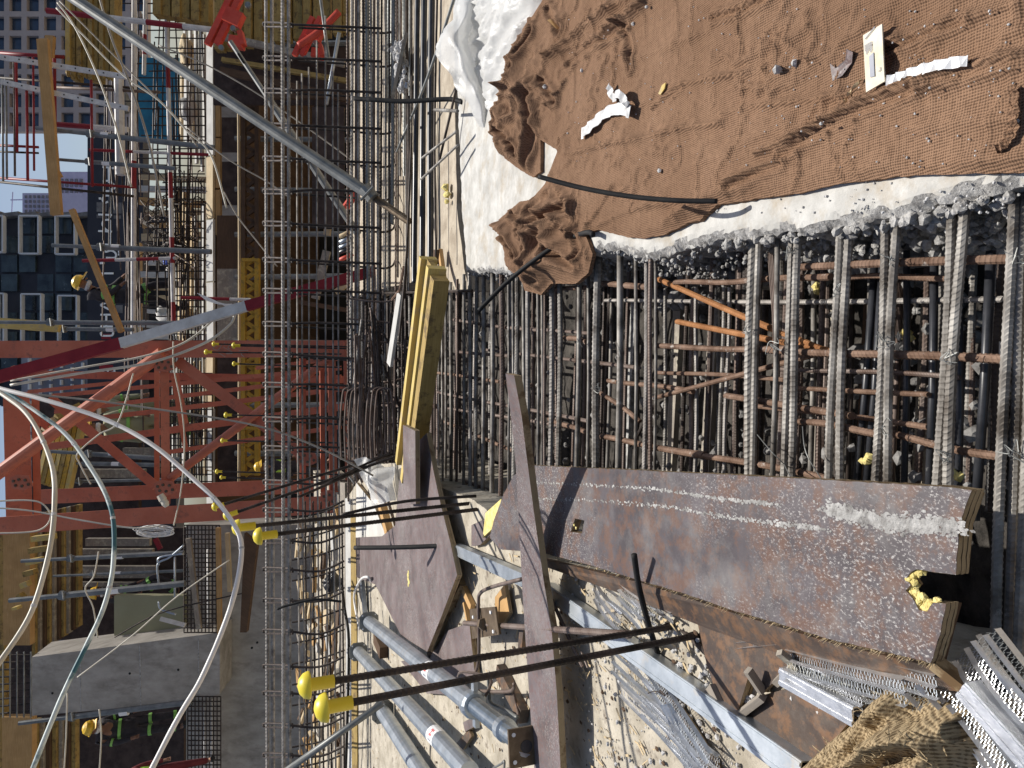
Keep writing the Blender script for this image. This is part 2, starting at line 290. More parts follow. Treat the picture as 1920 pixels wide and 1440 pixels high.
        if label: o['label'] = label
        return o
def tag(o, label, cat, group=None):
    o['label'] = label; o['category'] = cat
    if group: o['group'] = group
    return o
def thing(name, label, cat, loc, group=None):
    o = bpy.data.objects.new(name, None); COL.objects.link(o); loc = Vector(loc); o.location = loc; o['_org'] = list(loc); o.empty_display_size = 0.1
    return tag(o, label, cat, group)
def structure(o): o['kind'] = 'structure'; return o

def hashn(ix, iy, seed):
    h = (ix.astype(np.int64) * 374761393 + iy.astype(np.int64) * 668265263 + seed * 1442695041) & 0xffffffff
    h = ((h ^ (h >> 13)) * 1274126177) & 0xffffffff; h = h ^ (h >> 16)
    return (h & 0xffff) / 65535.0
def vn(x, y, seed=0):
    x = np.asarray(x, float); y = np.asarray(y, float); ix = np.floor(x); iy = np.floor(y); fx = x - ix; fy = y - iy
    fx = fx * fx * (3 - 2 * fx); fy = fy * fy * (3 - 2 * fy)
    a = hashn(ix, iy, seed); b = hashn(ix + 1, iy, seed); c = hashn(ix, iy + 1, seed); d = hashn(ix + 1, iy + 1, seed)
    return (a * (1 - fx) + b * fx) * (1 - fy) + (c * (1 - fx) + d * fx) * fy
def fbm(x, y, sc, octv=4, seed=0, gain=0.5):
    r = 0; am = 1; tot = 0
    for o in range(octv): r = r + am * vn(np.asarray(x) * sc, np.asarray(y) * sc, seed + o); tot += am; am *= gain; sc *= 2.03
    return r / tot
def segdist(px, py, poly, closed=True):
    d = np.full(px.shape, 1e9); n = len(poly)
    for i in range(n if closed else n - 1):
        ax, ay = poly[i]; bx, by = poly[(i + 1) % n]; dx, dy = bx - ax, by - ay; L = dx * dx + dy * dy + 1e-12
        t_ = np.clip(((px - ax) * dx + (py - ay) * dy) / L, 0, 1)
        d = np.minimum(d, np.hypot(px - ax - t_ * dx, py - ay - t_ * dy))
    return d
def inside(px, py, poly):
    r = np.zeros(px.shape, bool); n = len(poly); j = n - 1
    for i in range(n):
        xi, yi = poly[i]; xj, yj = poly[j]
        c = ((yi > py) != (yj > py)); xx = (xj - xi) * (py - yi) / ((yj - yi) if yj != yi else 1e-12) + xi
        r ^= c & (px < xx); j = i
    return r
def resamp(poly, step, jag=0.0, seed=1, jsc=30):
    o = []; n = len(poly)
    for i in range(n):
        ax, ay = poly[i]; bx, by = poly[(i + 1) % n]; L = math.hypot(bx - ax, by - ay); k = max(1, int(L / step))
        for j in range(k):
            f = j / k; x = ax + (bx - ax) * f; y = ay + (by - ay) * f
            if jag: x += (float(fbm(x, y, jsc, 3, seed)) - 0.5) * 2 * jag; y += (float(fbm(x, y, jsc, 3, seed + 9)) - 0.5) * 2 * jag
            o.append((x, y))
    return o
def sheet(poly, cell, hfn, z0, bstep=None, jag=0, hole=None, far=None, skirt=None, seed=1, jsc=30, curl=0.0):
    """triangulated height sheet inside a ground polygon; optional skirt=(rows, depth, amp)"""
    bp = resamp(poly, bstep or cell, jag, seed, jsc); xs = [p[0] for p in bp]; ys = [p[1] for p in bp]
    gx, gy = np.meshgrid(np.arange(min(xs), max(xs), cell), np.arange(min(ys), max(ys), cell)); gx = gx.ravel(); gy = gy.ravel()
    gx = gx + (hashn(gx * 997, gy * 991, 5) - .5) * cell * .5; gy = gy + (hashn(gx * 983, gy * 977, 8) - .5) * cell * .5
    k = inside(gx, gy, bp); gx = gx[k]; gy = gy[k]; d = segdist(gx, gy, bp); k = d > cell * 0.5; gx = gx[k]; gy = gy[k]
    nb = len(bp); co_ = [Vector(p) for p in bp] + [Vector((a, b)) for a, b in zip(gx, gy)]
    edges = [(i, (i + 1) % nb) for i in range(nb)]; res = delaunay_2d_cdt(co_, edges, [], 1, 1e-7)
    vs = np.array([(p.x, p.y) for p in res[0]]); fs = [tuple(f) for f in res[2]]
    d = segdist(vs[:, 0], vs[:, 1], bp); z = z0 + hfn(vs[:, 0], vs[:, 1], d)
    if hole:
        fs = [f for f in fs if not inside(np.array([vs[list(f), 0].mean()]), np.array([vs[list(f), 1].mean()]), hole)[0]]
    mb = MB(); V = np.column_stack([vs, z]); 
    # orient upwards
    out = []
    for f in fs:
        a, b, c = V[f[0]], V[f[1]], V[f[2]]
        out.append(f if (b[0] - a[0]) * (c[1] - a[1]) - (b[1] - a[1]) * (c[0] - a[0]) > 0 else f[::-1])
    mb.add([tuple(p) for p in V], out)
    if skirt:
        rows, depth, amp = skirt; cx = sum(xs) / nb; zt = z0 + hfn(np.array(xs), np.array(ys), np.zeros(nb)); vv = []
        area = sum(xs[i] * ys[(i + 1) % nb] - xs[(i + 1) % nb] * ys[i] for i in range(nb)); sg = 1 if area > 0 else -1
        for r in range(rows + 1):
            for i in range(nb):
                tx = xs[(i + 1) % nb] - xs[i - 1]; ty = ys[(i + 1) % nb] - ys[i - 1]; L = math.hypot(tx, ty) or 1
                nx, ny = ty / L * sg, -tx / L * sg
                q = (float(fbm(i * 0.35, r * 0.8, 1, 3, seed + 40)) - 0.5) * 2 * amp * min(1, r / 1.5) + (amp * 0.0)
                q += (float(vn(i * 0.05, r * 0.3, seed + 70)) - 0.6) * amp * 1.6 * min(1, r / 2)
                vv.append((xs[i] + nx * q, ys[i] + ny * q, float(zt[i]) - depth * r / rows - (0 if r == 0 else 0.3 * amp * float(vn(i * .7, r, 3)))))
        ff = []
        for r in range(rows):
            for i in range(nb):
                a, b = r * nb + i, r * nb + (i + 1) % nb; ff.append((a, b, b + nb, a + nb) if sg < 0 else (b, a, a + nb, b + nb))
        mb.add(vv, ff)
    return mb
def gp(pts, z=0.0): return [(G(x, y, z).x, G(x, y, z).y) for x, y in pts]
def px(w_, d): return w_ * d / FPX
def curve(pts, n=8):                      # Catmull-Rom through points
    pts = [Vector(p) for p in pts]; o = []
    for i in range(len(pts) - 1):
        p0 = pts[max(i - 1, 0)]; p1 = pts[i]; p2 = pts[i + 1]; p3 = pts[min(i + 2, len(pts) - 1)]
        for k in range(n):
            t_ = k / n; o.append(0.5 * ((2 * p1) + (p2 - p0) * t_ + (2 * p0 - 5 * p1 + 4 * p2 - p3) * t_ ** 2 + (3 * p1 - p0 - 3 * p2 + p3) * t_ ** 3))
    return o + [pts[-1]]
# ================================================================ the setting
def flat(name, pts, z, mat, thick=0.0):
    mb = MB()
    if thick: mb.slab([(x, y, z) for x, y in pts], (0, 0, -thick))
    else: mb.add([(x, y, z) for x, y in pts], [tuple(range(len(pts)))])
    return structure(mb.build(name, mat))
flat('ground', [(-1500, -40), (1500, -40), (1500, 2600), (-1500, 2600)], -4.0, 'ground')
# ---- cast slab with the ragged joint (upper right of the picture)
slab_px = [(857, -260), (856, 180), (862, 380), (872, 513), (900, 511), (950, 512), (1000, 505), (1060, 492), (1100, 478), (1125, 468), (1150, 470), (1185, 482), (1215, 486), (1250, 478), (1320, 455), (1375, 448), (1430, 442), (1490, 436),
           (1540, 430), (1580, 420), (1640, 412), (1690, 402), (1725, 396), (1760, 382), (1830, 366), (1900, 350), (2010, 330), (2250, 300), (2250, -700)]
slab_poly = gp(slab_px)
def slab_h(x, y, d):
    h = (fbm(x, y, 9, 4, 3) - 0.5) * 0.008
    e = np.clip(1 - d / (0.012 + .02 * fbm(x, y, 22, 2, 18)), 0, 1); return h - e ** 1.5 * 0.022 * (0.3 + fbm(x, y, 45, 3, 8)) + e * (fbm(x, y, 90, 3, 12) - 0.5) * 0.014
mb = sheet(slab_poly, 0.010, slab_h, 0.0, 0.0055, 0.011, skirt=(9, 0.62, 0.045), seed=4, jsc=42)
slabo = structure(mb.build('concrete_slab', 'concrete', smooth=False))
# rough face colour: second material on steep faces
slabo.data.materials.append(M['rough_concrete'])
for p in slabo.data.polygons:
    if abs(p.normal.z) < 0.9: p.material_index = 1
# crumbs of aggregate stuck to the broken face
mb = MB(); rnd = random.Random(3)
edge_px = slab_px[3:26]
for i in range(1500):
    k = rnd.randrange(len(edge_px) - 1); f = rnd.random(); a, b = edge_px[k], edge_px[k + 1]
    x = a[0] + (b[0] - a[0]) * f; y = a[1] + (b[1] - a[1]) * f
    dz = rnd.random() ** 1.3 * 0.34; big = (x > 1350)
    q = G(x, y, 0) ; o = Vector((-rnd.uniform(0.0, 0.045 if dz > .05 else 0.012), rnd.uniform(-.004, .004), -dz - 0.012))
    mb.rock(q + o, rnd.uniform(0.002, 0.012 if big else 0.008), i, (1, 1, 0.85))
mb.build('aggregate', 'rough_concrete', slabo, kind='stuff')
# lower ledge next to the slab
ledge = gp([(806, -260), (806, 200), (812, 470), (835, 545), (880, 545), (870, 505), (856, 380), (852, 180), (850, -260)], -0.085)
o = structure(sheet(ledge, 0.05, lambda x, y, d: (fbm(x, y, 6, 3, 2) - .5) * 0.01, -0.085, 0.03, skirt=(2, 0.4, 0.005)).build('lower_ledge', 'tan_concrete'))
# floor sheet of the work deck seen between the bars
deck = gp([(656, -300), (806, -300), (808, 470), (770, 530), (700, 545), (656, 560)], -0.12)
structure(sheet(deck, 0.06, lambda x, y, d: (fbm(x, y, 3, 3, 5) - .5) * 0.015, -0.12, 0.05, skirt=(2, 0.25, 0.004)).build('deck_floor', 'tan_concrete'))
# bottom of the rebar pit
pit = [(-2.6, 0.2), (2.4, 0.2), (2.4, 6.4), (-2.6, 6.4)]
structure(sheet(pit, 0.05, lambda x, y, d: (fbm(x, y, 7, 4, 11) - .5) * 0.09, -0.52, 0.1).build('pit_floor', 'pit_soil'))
# left work platform
plat_px = [(648, 1900), (648, 935), (690, 872), (745, 868), (800, 905), (880, 935), (925, 968), (965, 1018), (1040, 1062), (1160, 1112), (1330, 1180), (1480, 1232), (1640, 1300), (1750, 1330), (1810, 1330), (1830, 1500), (2000, 2100), (1900, 3400)]
Zp = 0.10
plat = gp(plat_px, Zp)
structure(sheet(plat, 0.022, lambda x, y, d: (fbm(x, y, 8, 4, 21) - .5) * 0.010 + np.clip(d / .03, 0, 1) * 0.004, Zp - 0.006, 0.02, 0.006, skirt=(5, 0.5, 0.02), seed=6).build('work_platform', 'floor_concrete'))

# ================================================================ steel in the pit: one tied mat
mat_t = thing('rebar_mat', 'dense mat of dusty ribbed steel bars tied across the open joint beside the slab', 'rebar mat', G(1300, 700, -0.3))
def bar(x1, y1, x2, y2, wpx, z, mat='rebar', rib=True, nm='bar', z2=None):
    z2 = z if z2 is None else z2
    a, b = G(x1, y1, z), G(x2, y2, z2); dm = (dep(x1, z) + dep(x2, z2)) / 2; r = px(wpx, dm) / 2
    pit_ = max(1.25 * r, px(4.2, dm))
    mb = MB()
    if mat == 'rebar' and rib: mat = random.choice(('rebar', 'rebar', 'rebar_mid', 'rebar_light')) if wpx < 12 else 'rebar'; r *= random.uniform(.9, 1.04)
    if rib: mb.rebar(a, b, r, pit_, 8, jit=0.0035)
    else: mb.tube([a, a.lerp(b, .5) + Vector((0, 0, -.004)), b], r, 10)
    return mb.build(nm, mat, mat_t, smooth=not rib)
top = [(1412, 440, 1400, 892, 17, 1), (1424, 455, 1408, 892, 14, 1), (1458, 450, 1446, 892, 10, 0), (1486, 430, 1468, 896, 15, 1), (1497, 455, 1480, 897, 15, 1),
       (1573, 415, 1553, 900, 16, 1), (1589, 455, 1571, 900, 17, 1), (1662, 405, 1640, 905, 16, 1), (1680, 430, 1659, 906, 18, 1),
       (1786, 380, 1754, 915, 18, 1), (1806, 400, 1772, 915, 19, 1), (1899, 350, 1862, 1330, 19, 1), (1919, 350, 1884, 1330, 19, 1), (1939, 350, 1905, 1330, 20, 1),
       (882, 505, 880, 950, 8, 1), (893, 500, 893, 950, 8, 1), (907, 500, 904, 955, 8, 0), (924, 505, 921, 950, 9, 0), (941, 500, 939, 945, 9, 1), (953, 505, 953, 900, 5, 0), (961, 500, 961, 895, 5, 0),
       (970, 500, 964, 890, 9, 1), (981, 500, 981, 880, 7, 0), (990, 500, 990, 880, 9, 1), (1008, 490, 1008, 880, 6, 0), (1016, 490, 1016, 880, 6, 0), (1021, 490, 1022, 880, 6, 1), (1035, 480, 1032, 878, 11, 1), (1050, 480, 1047, 878, 11, 1),
       (1087, 470, 1080, 878, 10, 0), (1103, 470, 1101, 880, 7, 0), (1122, 462, 1115, 880, 14, 1), (1163, 462, 1158, 885, 13, 0), (1192, 500, 1190, 885, 7, 0), (1214, 470, 1207, 890, 9, 1), (1222, 470, 1216, 890, 9, 1), (1229, 480, 1226, 890, 6, 0),
       (870, 530, 868, 950, 6, 0), (857, 540, 857, 950, 6, 1), (845, 545, 845, 950, 7, 0), (836, 550, 834, 950, 5, 0)]
for t_ in top: bar(t_[0], t_[1] - 16, t_[2], t_[3] + 75, t_[4], -0.035 - 0.012 * (t_[0] % 3) / 2, 'rebar', bool(t_[5]))
# cable strand and plastic conduits
for (a, b, c, d, wd) in ((1640, 500, 1600, 905, 14), (1654, 500, 1620, 905, 13), (1752, 485, 1740, 912, 15), (1797, 560, 1795, 912, 15), (1858, 470, 1828, 915, 17), (1700, 470, 1694, 905, 12), (1880, 640, 1872, 915, 12), (1086, 620, 1078, 885, 12)):
    bar(a, b, c, d + 60, wd, -0.15, 'black_plastic', False, 'conduit')
for k in range(4): bar(1440 + k * 3, 472 + k * 2, 1452 + k * 3, 700, 3.4, -0.06, 'rebar_mid', False, 'strand')
# second and third layers
rnd = random.Random(11)
for i in range(58):
    x = rnd.uniform(812, 1400) if i < 30 else rnd.uniform(1400, 1900); z = rnd.choice((-0.17, -0.2, -0.30)); x += 6
    bar(x, rnd.uniform(430, 520), x - rnd.uniform(-3, 12) - (x - 900) * 0.015, 960, rnd.uniform(6, 9) * (0.8 + 0.8 * (x - 800) / 1000), z, rnd.choice(('rebar', 'rebar_dark', 'rebar_mid')), rnd.random() < .75)
for x in (1300, 1308, 1356, 1366, 1250): bar(x, 540, x - 6, 900, 8, -0.14, 'rebar', True)
# cross bars (they run away from the camera)
cross = [((1130, 532), (1215, 538), 11, -.06, 'rust'), ((1265, 532), (1420, 524), 10, -.06, 'rust'), ((1380, 528), (1560, 517), 12, -.07, 'rust'), ((1495, 500), (1930, 484), 15, -.055, 'rust'), ((1585, 522), (1800, 518), 11, -.12, 'rust'),
         ((1015, 545), (1100, 538), 8, -.06, 'rust'), ((1060, 633), (1100, 640), 10, -.06, 'rust'), ((1135, 565), (1880, 562), 8, -.16, 'rebar'), ((1230, 650), (1500, 655), 11, -.06, 'rust'), ((1440, 655), (1900, 677), 15, -.06, 'rust'),
         ((900, 610), (1110, 625), 6, -.08, 'rebar_mid'), ((905, 655), (1200, 690), 6, -.15, 'rebar_mid'), ((1230, 697), (1480, 712), 8, -.12, 'rust'), ((1140, 712), (1300, 735), 9, -.1, 'rust'), ((1460, 690), (1800, 708), 9, -.14, 'rebar_mid'),
         ((1490, 728), (1742, 740), 9, -.14, 'rust'), ((1120, 730), (1200, 790), 9, -.06, 'rust'), ((1360, 742), (1600, 780), 12, -.07, 'rust'), ((1030, 785), (1100, 812), 9, -.07, 'rust'), ((1128, 820), (1320, 852), 11, -.06, 'rust'),
         ((1235, 838), (1560, 900), 12, -.06, 'rust'), ((1490, 790), (1660, 812), 13, -.06, 'rust'), ((1640, 810), (1880, 856), 15, -.06, 'rust'), ((1420, 760), (1740, 800), 10, -.15, 'rust'), ((845, 600), (1010, 620), 6, -.07, 'rebar_mid'),
         ((820, 700), (1000, 722), 6, -.07, 'rust'), ((820, 735), (1100, 790), 6, -.09, 'rebar_mid'), ((830, 790), (1000, 860), 6, -.07, 'rust'), ((860, 660), (960, 668), 6, -.08, 'rebar_mid'), ((870, 900), (960, 940), 6, -.07, 'rebar_mid'), ((840, 765), (1060, 800), 6, -.12, 'rebar_mid')]
for a, b, wd, z, mt in cross: bar(*a, *b, wd, z, mt, True, 'cross_bar')
for a, b, wd, mt in (((1238, 525), (1445, 615), 11, 'orange_rust'), ((1445, 615), (1570, 668), 10, 'orange_rust'), ((1268, 603), (1565, 660), 11, 'orange_rust'), ((1222, 748), (1545, 660), 9, 'rust'), ((1230, 760), (1180, 835), 7, 'rebar_dark')):
    bar(*a, *b, wd, -.09, mt, True, 'diagonal_bar')
# tie wire knots
mb = MB(); rnd = random.Random(5)
for (x, y) in ((1086, 640), (1163, 655), (1450, 650), (1655, 640), (1780, 665), (1905, 480), (1895, 850), (1570, 550), (1665, 490), (1120, 727), (1400, 620), (1770, 860), (1660, 805), (1480, 470)):
    c = G(x, y, -0.02)
    for k in range(2):
        pts = [c + Vector((rnd.gauss(0, 1), rnd.gauss(0, 1), rnd.gauss(0, .6))) * 0.008 for _ in range(6)]
        mb.tube(curve(pts, 6), 0.0007, 4)
for (a, b, c) in (((1505, 800), (1512, 850), (1545, 905)), ((1470, 870), (1480, 890), (1490, 905)), ((1890, 850), (1925, 870), (1960, 890)), ((1420, 815), (1445, 845), (1470, 870))):
    mb.tube(curve([G(*a, -.03), G(*b, .0), G(*c, -.02)], 6), 0.0011, 4)
mb.build('tie_wire', 'galv_dull', mat_t, kind='stuff')
# boards and rubble at the bottom of the joint
for i, (x, wd, z, mt, lb) in enumerate(((1735, 36, -.34, 'tan_concrete', 'sandy strip of board standing at the bottom of the joint between the two conduit pairs'), (1545, 34, -.4, 'grey_wood', 'speckled grey board at the bottom of the joint below the fifth pair of bars'),
                                        (1330, 26, -.42, 'grey_wood', 'pale board at the bottom of the joint beneath the rusty diagonal bars'), (1620, 20, -.42, 'dark_wood', 'dark narrow board at the bottom of the joint behind the leaning conduits'), (1262, 24, -.40, 'grey_wood', 'sandy board in the joint just left of the diagonal bars in the upright view'), (1180, 18, -.38, 'rough_concrete', 'narrow cement crusted board deep in the joint beside the plain round bar'))):
    a, b = G(x + 8, 560, z), G(x - 12, 930, z); d = dep(x, z)
    tag(MB().plank(a, b, px(wd, d), 0.02, (0, 0, 1)).build('bottom_board', mt), lb, 'board', 'boards in the joint')
mb = MB(); rnd = random.Random(21)
for i in range(620):
    x = rnd.uniform(830, 1900); y = rnd.uniform(470, 930); z = -.42 if rnd.random() < .7 else -.3
    mb.rock(G(x, y, z), rnd.uniform(0.004, 0.018), i)
for i in range(260):
    x = rnd.uniform(1230, 1900); yy = 520 - (x - 1230) * .19; y = yy + rnd.uniform(-10, 62)
    mb.rock(G(x, y, -0.22 - rnd.random() * .12), rnd.uniform(0.008, 0.03), i + 2000)
for i in range(200):
    mb.rock(G(rnd.uniform(650, 840), rnd.uniform(560, 900), -.3), rnd.uniform(.01, .03), i + 4000)
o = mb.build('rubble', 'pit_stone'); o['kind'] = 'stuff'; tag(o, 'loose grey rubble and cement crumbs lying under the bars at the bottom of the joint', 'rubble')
for i, (x, y, z) in enumerate(((1533, 540, -.2), (1700, 628, -.3), (1625, 862, -.14), (1790, 890, -.14))):
    mb = MB()
    for k in range(5): mb.rock(G(x + rnd.uniform(-7, 7), y + rnd.uniform(-7, 7), z), .009, i * 7 + k)
    tag(mb.build('foam_lump', 'yellow_foam'), ('large yellow foam lump on the stones under the slab edge', 'small yellow foam lump in shadow beside the tied pair of bars', 'yellow foam smear stuck to the leaning conduits', 'tiny pale foam crumb on the conduit near the plywood box')[i], 'foam')

# ================================================================ far rebars left of the joint (x 650..870)
rnd = random.Random(31)
leftm = thing('rebar_mat', 'far end of the bar mat, thin dark bars crowding beyond the yellow timber beams', 'rebar mat', G(760, 700, -0.2))
def lbar(x1, y1, x2, y2, wpx, z, mat='rebar', nm='bar'):
    a, b = G(x1, y1, z), G(x2, y2, z); r = px(wpx, dep((x1 + x2) / 2, z)) / 2
    MB().rebar(a, b, r, px(4.5, dep(x1, z)), 6).build(nm, mat, leftm)
for i, x in enumerate((658, 664, 671, 679, 684, 692, 699, 706, 713, 719, 727, 733, 741, 748, 753, 760, 768, 777, 785, 793, 801, 809, 816, 823, 829)):
    lbar(x, 548 + rnd.uniform(-8, 12), x + rnd.uniform(-3, 3), rnd.uniform(900, 960), rnd.choice((4, 5, 6)), rnd.choice((0.0, -.04, -.1)), rnd.choice(('rebar', 'rebar', 'rebar_dark', 'rebar_mid')))
for i in range(20):
    x = rnd.uniform(655, 835); lbar(x, 560, x + rnd.uniform(-4, 4), 940, 4, -.26, rnd.choice(('rebar_dark', 'rebar_mid')))
for i in range(26):
    y = rnd.uniform(560, 930); x = rnd.uniform(655, 790); lbar(x, y, x + rnd.uniform(30, 70), y + rnd.uniform(2, 22), 5, rnd.choice((-.02, -.12)), rnd.choice(('rust', 'rebar_mid', 'rebar_mid')), 'cross_bar')
for (a, b) in (((655, 452), (900, 452)), ((700, 548), (885, 546))): pass
lbar(712, 550, 885, 545, 5, 0.01, 'rebar_dark', 'cross_bar')

# ================================================================ black conduits and bars on the ledge side (top of the picture)
for i, (x, wd, lb) in enumerate(((781, 10, 'leftmost in picture of the three smooth black conduits running beside the ledge'), (794, 11, 'middle one of the three smooth black conduits beside the ledge'), (808, 12, 'black conduit nearest the ledge and the slab, with dusty scuffs'))):
    z = -0.04; mb = MB().tube(curve([G(x + 4, -120, z), G(x + 1, 60, z), G(x - 1, 250, z), G(x - 4 + i * 1.5, 488, z), G(x - 4, 530, z)], 5), px(wd, dep(x, z)) / 2, 12)
    tag(mb.build('conduit', 'black_plastic', smooth=True), lb, 'conduit', 'black conduits beside the ledge')
def onebar(nm, pts, wpx, mat, lb, cat, rib=False, group=None, n=8):
    P3 = [P(*p) for p in pts]; d = sum(p[2] for p in pts) / len(pts); r = px(wpx, d) / 2; mb = MB()
    if rib: mb.rebar(P3[0], P3[-1], r, max(1.3 * r, px(4, d)), 8)
    else: mb.tube(curve(P3, 6) if len(P3) > 2 else P3, r, n)
    return tag(mb.build(nm, mat, smooth=not rib), lb, cat, group)
def zd(x, z): return dep(x, z)
onebar('steel_bar', [(860, -30, zd(860, .05)), (800, 150, zd(800, .05)), (744, 284, zd(744, .03))], 5.5, 'galv_dull', 'thin straight bar lying slantwise across the three black conduits', 'steel bar')
onebar('dowel_bar', [(792, 296, 3.5), (856, 246, 3.2)], 5, 'rebar', 'short ribbed dowel sticking out of the slab side towards the conduits', 'dowel', True, 'dowels in the slab side')
onebar('dowel_bar', [(790, 336, 3.5), (858, 272, 3.2)], 5, 'rebar', 'long ribbed dowel just below the first one, leaning over the conduits', 'dowel', True, 'dowels in the slab side')
onebar('dowel_bar', [(815, 206, 3.4), (858, 208, 3.2)], 6, 'rebar', 'short stubby dowel level with the black hose at the slab corner', 'dowel', True, 'dowels in the slab side')
onebar('steel_bar', [(820, -20, 3.7), (815, 250, 3.75), (818, 488, 3.75)], 4.5, 'rebar_dark', 'thin dark bar lying along the slab side of the conduits', 'steel bar')
onebar('steel_bar', [(766, 180, 4.1), (766, 400, 4.1), (758, 560, 4.1)], 4.5, 'rebar_dark', 'thin dark bar lying on the far side of the conduits', 'steel bar')
onebar('steel_bar', [(862, 140, 3.3), (824, 300, 3.45)], 5, 'rebar_dark', 'short dark bar half hidden behind the conduits on the ledge', 'steel bar')
# bundle of thin bars 725..770, and stones beside
bun = thing('bar_bundle', 'bundle of thin straight bars lying on the pale deck floor beside the conduits', 'bar bundle', G(745, 200, -.1))
rnd = random.Random(8)
for i in range(20):
    x = 724 + i * 2.6; z = -.1 + rnd.uniform(0, .06)
    MB().rebar(G(x + rnd.uniform(-2, 2), -60, z), G(x + rnd.uniform(-3, 3), rnd.choice((230, 330, 500, 545)), z), px(rnd.choice((2.5, 3.5, 4)), dep(x, z)) / 2, .03, 6).build('bar', rnd.choice(('rebar_dark', 'rebar', 'rebar_mid', 'galv_dull')), bun)
mb = MB()
for i in range(170):
    f = rnd.random(); mb.rock(G(746 + rnd.gauss(0, 6) + f * 8, 80 + f * 90, -0.06 + rnd.random() * .05), rnd.uniform(.008, .024), i, (1.3, .8, .8))
o = mb.build('stone_pile', 'stone'); o['kind'] = 'stuff'; tag(o, 'small pile of white broken stones between the thin bars and the conduits', 'stones')
tag(MB().plank(G(757, 70, .02), G(735, 175, .0), .09, .02, (0.3, 0, 1)).build('board_offcut', 'grey_wood'), 'thin weathered board offcut leaning on the white stones', 'board')

# ================================================================ black hoses standing up
def hose(pts, wd, lb, foot=None):
    P3 = pts; mb = MB().tube(curve(P3, 8), wd, 12); o = mb.build('black_hose', 'black_bar', smooth=True)
    return tag(o, lb, 'hose', 'black hoses standing out of the concrete')
b0 = G(1345, 378, 0.0)
hose([P(1010, 330, b0.y * 1.02 / (F.y + U.y * 0)) if 0 else P(1010, 331, 1.70), P(1090, 352, 1.66), P(1180, 368, 1.61), P(1270, 376, 1.56), P(1345, 377, 1.525)], .0055, 'long curved black hose rising from the slab edge over the brown hessian')
hose([P(898, 582, 2.45), P(950, 530, 2.42), P(1010, 482, 2.36), P(1060, 450, 2.30), P(1100, 436, 2.16), P(1112, 440, 2.10)], .0075, 'black hose bending over the crumpled hessian bundle towards the bars')
hose([P(665, 185, 3.55), P(700, 187, 3.52), P(760, 190, 3.48), P(840, 186, 3.42), P(868, 192, 3.38)], .011, 'thick black hose standing up beside the white plastic film')
hose([P(1189, 1040, 1.55), P(1198, 1100, 1.58), P(1216, 1170, 1.62), P(1240, 1245, 1.66)], .0065, 'short black pipe standing over the scattered metal lath')
hose([P(665, 1027, 3.3), P(760, 1026, 3.2), P(880, 1021, 3.1)], .010, 'black hose crossing straight over the big plywood sheet')

# ================================================================ brown hessian on the slab
bur_px = [(1035, -260), (1030, -20), (1005, 18), (980, 42), (972, 100), (964, 165), (948, 205), (929, 230), (936, 262), (946, 296), (975, 318), (1000, 333), (1014, 322), (1014, 262), (1046, 282), (1022, 345), (996, 375), (975, 378), (935, 412),
          (950, 448), (953, 505), (975, 520), (985, 545), (1015, 553), (1034, 532), (1080, 532), (1104, 512), (1112, 476), (1098, 440), (1120, 431), (1180, 445), (1205, 447), (1245, 441), (1290, 418), (1312, 414), (1345, 384), (1400, 376), (1450, 369), (1500, 362),
          (1560, 348), (1620, 338), (1700, 330), (1780, 327), (1900, 325), (2250, 318), (2250, -700)]
bur = gp(bur_px, 0.012)
folds = [  # polyline px, width m, height m
 ([(1440, 290), (1500, 262), (1560, 232), (1640, 190), (1700, 172), (1790, 140), (1930, 108)], .011, .020), ([(1380, 345), (1430, 322), (1485, 300)], .012, .012), ([(1360, 32), (1410, 18), (1470, -8)], .010, .016),
 ([(1360, 148), (1430, 135), (1500, 128)], .008, .006), ([(1670, 92), (1760, 62), (1840, 36), (1930, 8)], .010, .012), ([(1235, 205), (1290, 160), (1340, 150), (1420, 138)], .009, .010),
 ([(1040, 120), (1100, 62), (1160, 20), (1220, -20)], .020, .028), ([(1135, 78), (1175, 45), (1225, 8)], .012, .024), ([(1178, 45), (1192, 90), (1196, 130)], .012, .020), ([(1080, 290), (1150, 272), (1220, 262), (1280, 244), (1370, 232)], .011, .014),
 ([(1370, 215), (1430, 200), (1520, 190), (1620, 180)], .008, .010), ([(1050, 200), (1065, 175), (1075, 152)], .010, .020), ([(1040, 112), (1075, 96), (1090, 88)], .010, .014), ([(1100, 440), (1130, 400), (1160, 350)], .010, .014), ([(1090, 430), (1090, 380), (1060, 350)], .014, .022),
 ([(1080, 432), (1060, 400), (1030, 390)], .014, .024), ([(1120, 430), (1180, 400), (1230, 385), (1300, 380)], .010, .010), ([(1170, 340), (1190, 352), (1160, 372)], .008, .012), ([(1260, 415), (1300, 395), (1340, 372)], .014, .012), ([(1530, 30), (1550, 70), (1540, 115)], .010, .010),
 ([(1600, 345), (1750, 320), (1930, 300)], .03, .006), ([(1480, 90), (1530, 60), (1600, 20)], .02, .008), ([(1740, 170), (1830, 155), (1930, 130)], .010, .014), ([(1300, 320), (1400, 280), (1480, 240)], .03, .008), ([(1100, 210), (1180, 250), (1260, 290)], .03, .007), ([(1150, 130), (1260, 90), (1350, 60)], .025, .008), ([(1700, 250), (1800, 235), (1930, 225)], .02, .005), ([(1540, 115), (1600, 85), (1640, 60)], .014, .008)]
